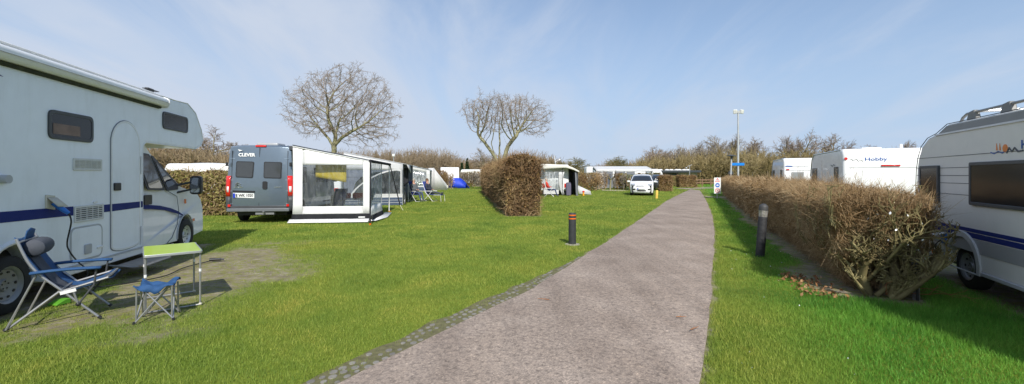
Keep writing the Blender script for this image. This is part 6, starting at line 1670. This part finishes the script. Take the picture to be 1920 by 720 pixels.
# caravan with awning and dish, right of the middle hedge
Y5 = 34.6
A5 = Vector(((1083-CX)/F*Y5, Y5))
cream_c = mat('ivory_canvas', (.66,.64,.58), .75, var=.04, bump=.2, bscale=2)
T5 = thing('awning_tent', 'ivory roofed awning with dark open interior and white curtains, right of the middle hedge', 'awning', (A5.x, A5.y, 0), math.atan2(1, .02), 'awning tents')
# local: x away from camera, y to the left
D5 = 2.9
def z5(y): return 1.95+.45*min(1, (y/1.0))**.6+.12*min(1, y/D5)
MB().grid(lambda u, v: (-.15+3.2*u, -.12+(D5+.1)*v, z5(max(0, -.12+(D5+.1)*v))-.1*u), 6, 12).build('roof', cream_c, T5, thick=.03)
MB().grid(lambda u, v: (-.16, -.12+(D5+.1)*u, z5(max(0,-.12+(D5+.1)*u))-(.10+.32*(u))*v), 14, 3).build('roof_valance', cream_c, T5, thick=.02)
MB().prism([(-.05,0),(.12,0),(.22,1.9),(.12,2.05)], -.02, .02, 'x').build('front_leg_panel', greyc, T5)
MB().grid(lambda u, v: (3.0*u, -.02, 1.95*v), 4, 4).build('side_wall', slate, T5, thick=.02)
MB().grid(lambda u, v: (2.9, D5*u, 2.2*v), 4, 4).build('back_wall', greyc, T5, thick=.02)
MB().grid(lambda u, v: (.05, 1.25+1.35*u, .45+1.45*v), 6, 4).build('window', pvc2, T5)
MB().grid(lambda u, v: (.0+.03*math.sin(u*20), 1.05+.45*u+.25*v*(1-v)*2-.25*(1-v)*u, .08+1.8*v), 10, 8).build('curtain', whitec, T5, thick=.02)
MB().box(.02,.05,1.5,2.7,.12,.45).build('lower_wall', whitec, T5)
for y in (.05, 1.2, 2.75): MB().tube([(0,y,0),(0,y,z5(y))], .03, 6).build('pole', dark_grey, T5)
ob = MB().box(-.2,.2,-.2,.2,0,.95).sphere((0,0,.95), (.22,.22,.12), 12, 6).build('storage_cover', mat('cover_violet_grey', (.11,.10,.15), .8, bump=.3, bscale=5), None, bevel=.06, seg=3); ob.location = (A5.x-.72, A5.y+.1, 0); tag(ob, 'grey covered waste bin standing in the open front of the ivory awning', 'bin')
caravan('white caravan carrying the satellite dish, behind the ivory awning', A5.x-4.9, A5.y+.6, .02, 1, 5.2, 2.3, 2.5).location = (A5.x-2.9-0, A5.y+.8, 0)
ds = thing('satellite_dish', 'white satellite dish on a short arm above the ivory awning roof', 'dish', ((1041-CX)/F*35.6, 35.6, 2.3))
MB().tube([(0,0,0),(0,0,.5)], .03, 6).build('mast', alu, ds)
dd_ = MB().lathe([(.001,-.06),(.2,-.045),(.38,0),(.38,.015),(.2,-.03),(.001,-.045)], 24, (0,0,0)).build('reflector', white_paint, ds); dd_.location = (-.02,0,.62); dd_.rotation_euler = (R(8), R(78), 0); dd_.scale = (1, .7, 1)
MB().tube([(0,0,.42),(.32,-.1,.58)], .018, 5).sphere((.34,-.1,.6), .07, 8, 6).build('feed_arm', white_paint, ds)
o = thing('windbreak', 'low white triangular groundsheet propped right of the ivory awning', 'windbreak', ((1096-CX)/F*36, 36, 0))
MB().add([(-.6,0,.8),(-.5,-.2,.1),(.55,-.1,.02),(.5,.1,.3)], [(0,1,2,3)]).build('sheet', whitec, o, thick=.03); MB().tube([(-.6,0,0),(-.6,0,.85)], .02, 6).build('pole', alu, o)
o = thing('hydrant', 'small red and yellow peg post on the grass right of the ivory awning', 'post', (*gp(1094, 366.8), 0))
MB().lathe([(.001,.30),(.07,.28),(.08,.0)], 12).build('post', mat('hydrant_yellow', (.8,.35,.02), .5), o); MB().lathe([(.001,.40),(.09,.38),(.10,.28),(.001,.27)], 12).build('cap', red_lens, o)
# row of tents behind the pale shrubs
awning('white roofed awning with grey windows behind the pollarded tree', (1190-CX)/F*55, 55, -1, .03, 6.6, 2.6, 2.7, 2.2, whitec, greyc, slate) 
GW = [o for o in bpy.data.objects if o.get('label') == 'white roofed awning with grey windows behind the pollarded tree'][0]
GW.rotation_euler = (0, 0, math.pi); GW.location = ((1172-CX)/F*55, 55, 0)
def frontwin(par, x0, x1):
    MB().box(x0, x1, -.03, -.01, .1, 2.05).build('front_wall', greyc, par); MB().box(x0+.2, x1-.2, -.05, -.035, .55, 1.75).build('window', mat('dark_pvc', (.10,.11,.13), .2, coat=.5, var=.4), par)
    MB().prism([(x0+.25,.6),(x0+.5,.6),(x0+.75,1.6),(x0+.3,1.7)], -.06, -.052).build('curtain', whitec, par)
GW.rotation_euler = (0, 0, 0); GW.location = ((1119-CX)/F*51.5, 51.5, 0)
frontwin(GW, .1, 1.9); frontwin(GW, 2.1, 3.4); frontwin(GW, 3.5, 4.5)
caravan('long white caravan roof behind the grey windowed awning', (1095-CX)/F*60, 60, 1, -.02, 7.0, 2.3, 2.75)
caravan('white caravan with low roof, directly behind the white car', (1178-CX)/F*61, 61, 1, -.02, 4.3, 2.3, 2.45)
# low caravan roofs behind the left hedge
TL = (-20.5, 27.5)
caravan('low white caravan roof seen over the hedge beside the motorhome', TL[0], TL[1], .98, .12, 6.2, 2.3, 2.32)
o = thing('awning_tent', 'grey edged white tent roof above the hedge beside the motorhome', 'awning', (-21.5, 26.2, 0), 0.0, 'awning tents')
MB().grid(lambda u, v: (7.2*u, 1.2*v, 1.75+.50*v+.16*math.sin(min(1, u*1.6)*math.pi)), 16, 4).build('roof', whitec, o, thick=.03)
MB().tube([(7.2*u, -.02, 1.76+.16*math.sin(min(1, u*1.6)*math.pi)) for u in np.linspace(0, 1, 20)], .04, 6).build('roof_edge', greyc, o)
MB().box(0,7.2,.0,.04,0,1.72).build('front_wall', greyc, o)

# flat roofed building
bY = 72; bx0 = (1223-CX)/F*bY; bx1 = (1313-CX)/F*bY
B = thing('service_building', 'low flat roofed building with dark fascia and pale walls behind the hedges', 'building', (bx0, bY, 0))
Lb = bx1-bx0
MB().box(.6, Lb-.3, .5, 6, 0, 2.05).build('wall', mat('pale_render', (.33,.31,.25), .9, var=.12), B)
MB().box(.6, Lb*.54, .46, .5, 0, 2.0).build('dark_cladding', mat('dark_clad', (.07,.075,.07), .8, var=.15), B)
MB().box(-.1, Lb+.1, -.2, 6.4, 2.05, 2.42).build('roof', mat('dark_fascia', (.035,.042,.048), .5), B, bevel=.03)
MB().box(Lb*.52, Lb*.56, .40, .46, 0, 2.05).build('corner_post', dark_grey, B)
for i, u in enumerate((.22,.36,.45,.56,.62,.72,.8)): MB().sphere((Lb*u, 1.2, 2.44), (.42,.42,.2), 12, 6).build('roof_dome', white_paint, B)
MB().box(Lb*.68,Lb*.78,.44,.5,.8,1.5).build('window', glass, B); MB().box(Lb*.28,Lb*.36,.40,.46,0,1.95).build('door', dark_grey, B)
o = thing('antenna_mast', 'thin grey antenna mast in front of the flat roofed building', 'mast', ((1293-CX)/F*66, 66, 0)); MB().tube([(0,0,0),(0,0,3.1)], .05, 6).build('pole', alu, o); MB().tube([(-.35,0,2.95),(.35,0,3.2)], .03, 5).sphere((-.5,0,2.7), .14, 8, 6).build('antenna', grey_paint, o)
# wooden fence
fy = 52; fx0 = (1300-CX)/F*fy; fx1 = (1341-CX)/F*fy
o = thing('wooden_fence', 'low brown post and rail fence at the end of the lane', 'fence', (fx0, fy+10, 0)); o.location = ((1300-CX)/F*62, 62, 0)
wd_ = mat('brown_rail', (.20,.12,.07), .85, var=.2, bump=.3); Lf = (1365-1300)/F*62
for z in (.55,.95): MB().box(0, Lf, -.04, .04, z-.08, z+.08).build('rail', wd_, o)
for i in range(5): MB().box(Lf*i/4-.07, Lf*i/4+.07, -.09, -.04, 0, 1.15).build('post', wd_, o)

# ================================================================= SIGN, MAST, LAMPS
x, y = gp(1345, 372)
sg = thing('traffic_sign', 'white upright board with warning triangle, blue arrow disc and speed ring beside the lane', 'sign', (x, y, 0))
MB().tube([(0,.03,0),(0,.03,1.5)], .03, 8).build('post', alu, sg)
z0_, z1_ = H-(363-HY)*y/F, H-(333-HY)*y/F; wv_ = .24
MB().box(-wv_, wv_, -.02, .0, z0_, z1_).build('board', plate_white, sg, bevel=.006)
rp_ = mat('sign_red', (.65,.02,.02), .5); bp_ = mat('sign_blue', (.01,.12,.5), .5); zc3, zc2, zc1 = z0_+.22, z0_+.22+.37, z0_+.22+.73
tri = [(-.17,zc1-.12),(.17,zc1-.12),(0,zc1+.17)]; tri2 = [(-.11,zc1-.085),(.11,zc1-.085),(0,zc1+.10)]
MB().ring(tri, tri2, -.024, -.019).build('triangle_symbol', rp_, sg); MB().box(-.012,.012,-.024,-.019,zc1-.06,zc1+.05).build('exclamation_mark', ink, sg)
MB().lathe([(.001,-.024),(.155,-.024),(.155,-.019),(.001,-.019)], 24, (0,0,zc2), 'y').build('blue_disc', bp_, sg)
MB().prism([(-.09,zc2+.0),(-.01,zc2+.09),(-.01,zc2+.035),(.09,zc2+.035),(.09,zc2-.035),(-.01,zc2-.035),(-.01,zc2-.09)], -.028, -.0245).build('arrow_symbol', plate_white, sg)
MB().lathe([(.12,-.024),(.155,-.024),(.155,-.019),(.12,-.019)], 24, (0,0,zc3), 'y', True).build('red_ring', rp_, sg)
MB().obox((0,-.0225,zc3), (.24,.004,.022), (0,R(45),0)).build('ring_bar', rp_, sg); text('number', '5', .16, (0,-.022,zc3), 'right', ink, sg, 1., .001)
Ym = 36; mt = thing('floodlight_mast', 'tall thin grey mast with two white floodlights rising behind the hedge', 'mast', ((1384-CX)/F*Ym, Ym, 0))
Hm = H+(HY-210)*Ym/F
MB().tube([(0,0,0),(0,0,Hm)], [.085,.06], 10).build('pole', mat('galvanised', (.48,.49,.50), .5, metal=.3), mt)
MB().tube([(-.3,0,Hm-.02),(.3,0,Hm-.02)], .03, 6).build('cross_arm', alu, mt)
for s in (-1, 1): MB().obox((s*.27,-.05,Hm+.02), (.30,.22,.34), (R(12),0,s*.5)).build('floodlight', mat('lamp_housing', (.68,.68,.64), .5), mt, bevel=.04)
MB().box(-.1,.1,-.08,.08,Hm-.08,Hm+.1).build('junction_box', grey_paint, mt)
bs = thing('street_sign', 'long bright blue street name sign board fixed to the floodlight mast', 'sign', ((1383-CX)/F*Ym, Ym-.12, H+(HY-308)*Ym/F))
MB().box(-.53,.50,-.015,.015,-.11,.11).build('board', mat('bright_blue_sign', (.0,.19,.62), .45), bs, bevel=.01); MB().tube([(.05,.02,0),(.05,.1,0)], .03, 6).build('bracket', alu, bs)
sl = thing('street_lamp', 'short street lamp with a flat dark round hood, left of the mast', 'lamp', ((1368.5-CX)/F*34, 34, 0)); sl.rotation_euler = (0, R(2.5), 0)
hl3 = H+(HY-291)*34/F
MB().tube([(0,0,0),(0,0,hl3-.25)], [.07,.055], 10).build('pole', MATS['galvanised'], sl); MB().lathe([(.001,hl3+.05),(.12,hl3+.03),(.36,hl3-.04),(.36,hl3-.07),(.10,hl3-.10),(.001,hl3-.10)], 24).build('lamp_hood', dark_grey, sl); MB().lathe([(.09,hl3-.10),(.10,hl3-.2),(.06,hl3-.28)], 16).build('lamp_glass', dark_grey, sl)
o = thing('signal_box', 'dark round sign seen from behind on a short pole beside the street lamp', 'sign', ((1370-CX)/F*37, 37, 0)); MB().tube([(0,0,0),(0,0,1.9)], .03, 6).build('post', alu, o); MB().lathe([(.001,-.02),(.22,-.02),(.22,.02),(.001,.02)], 20, (0,-.04,1.8), 'y').build('disc', dark_grey, o)
o = thing('floodlight_mast', 'small white lamp on a thin pole above the awnings, before the wooded hill', 'lamp', ((738-CX)/F*60, 60, 0)); zt_ = H+(HY-291)*60/F; MB().tube([(0,0,0),(0,0,zt_)], .05, 6).build('pole', alu, o); MB().obox((0,0,zt_), (.35,.3,.35)).build('lamp_head', white_paint, o, bevel=.05)

# ================================================================= PEOPLE
def person(label, loc, rz, J, top, legs, skin_c, hair_c, cap=None):
    t = thing('person', label, 'person', loc, rz)
    names = list(J); me = bpy.data.meshes.new('body')
    E = [('pelvis','waist'),('waist','chest'),('chest','neck'),('neck','head'),('head','crown'),('chest','sh_l'),('sh_l','el_l'),('el_l','wr_l'),('wr_l','pa_l'),('chest','sh_r'),('sh_r','el_r'),('el_r','wr_r'),('wr_r','pa_r'),
         ('pelvis','hp_l'),('hp_l','kn_l'),('kn_l','an_l'),('an_l','to_l'),('pelvis','hp_r'),('hp_r','kn_r'),('kn_r','an_r'),('an_r','to_r')]
    me.from_pydata([J[n] for n in names], [(names.index(a), names.index(b)) for a, b in E], [])
    o = bpy.data.objects.new('tmp', me); COL.objects.link(o)
    m = o.modifiers.new('s', 'SKIN'); m.use_smooth_shade = True
    RAD = dict(pelvis=.15,waist=.14,chest=.16,neck=.055,head=.095,crown=.07,sh=.065,el=.045,wr=.03,pa=.035,hp=.09,kn=.06,an=.04,to=.035)
    for i, n in enumerate(names):
        r = RAD[n.split('_')[0]]; me.skin_vertices[0].data[i].radius = (r, r); me.skin_vertices[0].data[i].use_root = (n == 'pelvis')
    s = o.modifiers.new('d', 'SUBSURF'); s.levels = 2; s.render_levels = 2
    dg = bpy.context.evaluated_depsgraph_get(); dg.update(); nm = bpy.data.meshes.new_from_object(o.evaluated_get(dg)); bpy.data.objects.remove(o)
    b = bmesh.new(); b.from_mesh(nm)
    for sd in ('l', 'r'):      # fingers and thumb, rooted in the palm
        pa = Vector(J['pa_'+sd]); wr = Vector(J['wr_'+sd]); d = (pa-wr).normalized(); sx_ = d.cross(Vector((0,0,1))); sx_ = sx_.normalized() if sx_.length > .01 else Vector((0,1,0)); up = sx_.cross(d)
        mb = MB()
        for k_, (off, ln) in enumerate(((-.027,.062),(-.009,.075),(.009,.07),(.027,.055))):
            p = pa+sx_*off; mb.tube([p-d*.01, p+d*ln*.6, p+d*ln-up*ln*.35], [.010,.009,.006], 6)
        sg_ = -1 if sd == 'l' else 1
        mb.tube([wr+d*.02+sx_*sg_*.02, wr+d*.05+sx_*sg_*.05, wr+d*.085+sx_*sg_*.045], [.012,.011,.007], 6)
        vs = [b.verts.new(v) for v in mb.v]
        for f in mb.f:
            try: b.faces.new([vs[i] for i in f])
            except ValueError: pass
    # nose, ears, mouth and eyes as small forms on the head
    hd_ = Vector(J['head']); fw = Vector(J.get('face', (1,0,0))) if False else Vector((1,0,.1)).normalized()
    b.to_mesh(nm); b.free()
    top_n = {'waist','chest','sh_l','sh_r','el_l','el_r','wr_l','wr_r'}; leg_n = {'pelvis','hp_l','hp_r','kn_l','kn_r','an_l','an_r'}; shoe_n = {'to_l','to_r'}
    JV = {n: Vector(J[n]) for n in names}
    for mm in (skin_c, top, legs, dark_grey): nm.materials.append(mm)
    pts = {}
    for a, c in E:
        for q in (0, .33, .66, 1.): pts[(a, c, q)] = JV[a].lerp(JV[c], q)
    for p in nm.polygons:
        k_ = min(pts, key=lambda n: (pts[n]-p.center).length_squared); nn = k_[0] if k_[2] < .5 else k_[1]
        if k_[0].startswith('an'): nn = k_[1]
        if k_[1].startswith('wr'): nn = k_[0]
        if k_[1] == 'neck' and k_[2] > .7: nn = 'neck'
        p.material_index = 1 if nn in top_n else 2 if nn in leg_n else 3 if nn in shoe_n else 0
        p.use_smooth = True
    nm.name = 'body'; ob = bpy.data.objects.new('body', nm); COL.objects.link(ob); ob.parent = t
    h = JV['head'].lerp(JV['crown'], .5)
    MB().sphere(h+Vector((-.025,0,.035)), (.105,.098,.11), 16, 10).build('hair', hair_c, t)
    MB().tube([h+Vector((.085,0,.02)), h+Vector((.118,0,-.02)), h+Vector((.09,0,-.025))], [.01,.015,.008], 6).build('nose', skin_c, t)
    for s in (-1, 1):
        MB().sphere(h+Vector((.088, s*.035, .01)), .012, 8, 6).build('eye', black, t); MB().sphere(h+Vector((-.005, s*.1, -.01)), (.02,.012,.03), 8, 6).build('ear', skin_c, t)
    MB().sphere(h+Vector((.088,0,-.055)), (.01,.028,.007), 8, 4).build('mouth', mat('lips', (.35,.10,.08), .5), t)
    return t
SKN = mat('skin', (.55,.30,.21), .55); HRG = mat('grey_hair', (.42,.38,.33), .8); HRB = mat('brown_hair', (.12,.06,.03), .8)
# seated figure, x forward; seat at z=.45
SIT = dict(pelvis=(0,0,.52), waist=(-.07,0,.70), chest=(-.16,0,.95), neck=(-.20,0,1.15), head=(-.19,0,1.24), crown=(-.18,0,1.36),
  sh_l=(-.16,.19,1.05), el_l=(-.06,.27,.78), wr_l=(.14,.12,.72), pa_l=(.20,.07,.715), sh_r=(-.16,-.19,1.05), el_r=(-.06,-.27,.78), wr_r=(.15,-.10,.74), pa_r=(.21,-.05,.735),
  hp_l=(.05,.10,.52), kn_l=(.48,.12,.55), an_l=(.60,.11,.12), to_l=(.76,.12,.05), hp_r=(.05,-.10,.52), kn_r=(.48,-.12,.55), an_r=(.62,-.11,.12), to_r=(.78,-.12,.05))
REC = dict(SIT); REC.update(kn_l=(.46,.11,.55), an_l=(.85,.10,.44), to_l=(.92,.11,.58), kn_r=(.46,-.11,.56), an_r=(.86,-.05,.46), to_r=(.93,-.05,.60))
def recliner(label, loc, rz, fab, foot=True, group='white framed garden recliners'):
    t = thing('garden_chair', label, 'chair', loc, rz, group); wf_ = mat('white_frame', (.75,.75,.75), .4)
    MB().grid(lambda u, v: (-.10+.50*u, -.24+.48*v, .42), 4, 3).build('seat', fab, t, thick=.03)
    MB().grid(lambda u, v: (-.10-.32*u, -.24+.48*v, .44+.80*u), 4, 3).build('backrest', fab, t, thick=.03)
    for s in (-1, 1):
        MB().tube([(-.32,s*.27,.0),(.30,s*.27,.62)], .014, 6).build('leg', wf_, t); MB().tube([(.38,s*.27,.0),(-.20,s*.27,.62)], .014, 6).build('leg', wf_, t)
        MB().tube([(-.30,s*.27,.64),(.36,s*.27,.64)], .02, 6).build('armrest', wf_, t); MB().tube([(-.10,s*.25,.42),(-.42,s*.25,1.24)], .014, 6).build('back_frame', wf_, t)
    MB().tube([(-.32,-.27,.01),(-.32,.27,.01)], .013, 6).tube([(.38,-.27,.01),(.38,.27,.01)], .013, 6).build('floor_bars', wf_, t)
    if foot:
        MB().grid(lambda u, v: (.42+.5*u, -.22+.44*v, .40-.0*u), 3, 3).build('footrest', fab, t, thick=.03)
        for s in (-1, 1): MB().tube([(.42,s*.23,.40),(.92,s*.23,.40),(.95,s*.23,.0)], .013, 6).build('footrest_leg', wf_, t)
    return t
p1 = gp(779, 377.5); p2 = gp(806, 377); fb = mat('chair_blue', (.03,.05,.22), .8)
recliner('white framed recliner of the person in the grey jumper, nearer the awning', (*p1, 0), R(-38), fb, False)
person('person in a grey jumper sitting upright in a recliner beside the awning front', (*p1, 0), R(-38), SIT, mat('jumper_grey', (.10,.11,.12), .9), mat('jeans', (.05,.07,.14), .9), SKN, HRG)
recliner('white framed recliner with footrest out, right of the other recliner', (*p2, 0), R(-22), fb, True)
person('person in a dark top lying back with feet up on the right recliner', (*p2, 0), R(-22), REC, mat('top_dark', (.03,.035,.055), .9), mat('trousers_dark', (.05,.055,.07), .9), SKN, HRB)
p3 = (((1029-CX)/F*33.0), 33.0)
recliner('white framed chair of the person in red before the ivory awning', (*p3, 0), R(-8), mat('chair_white', (.6,.6,.6), .8), False)
person('person in a bright red jacket and jeans sitting before the ivory awning', (*p3, 0), R(-8), SIT, mat('red_jacket', (.60,.035,.02), .8), MATS['jeans'], SKN, HRG)
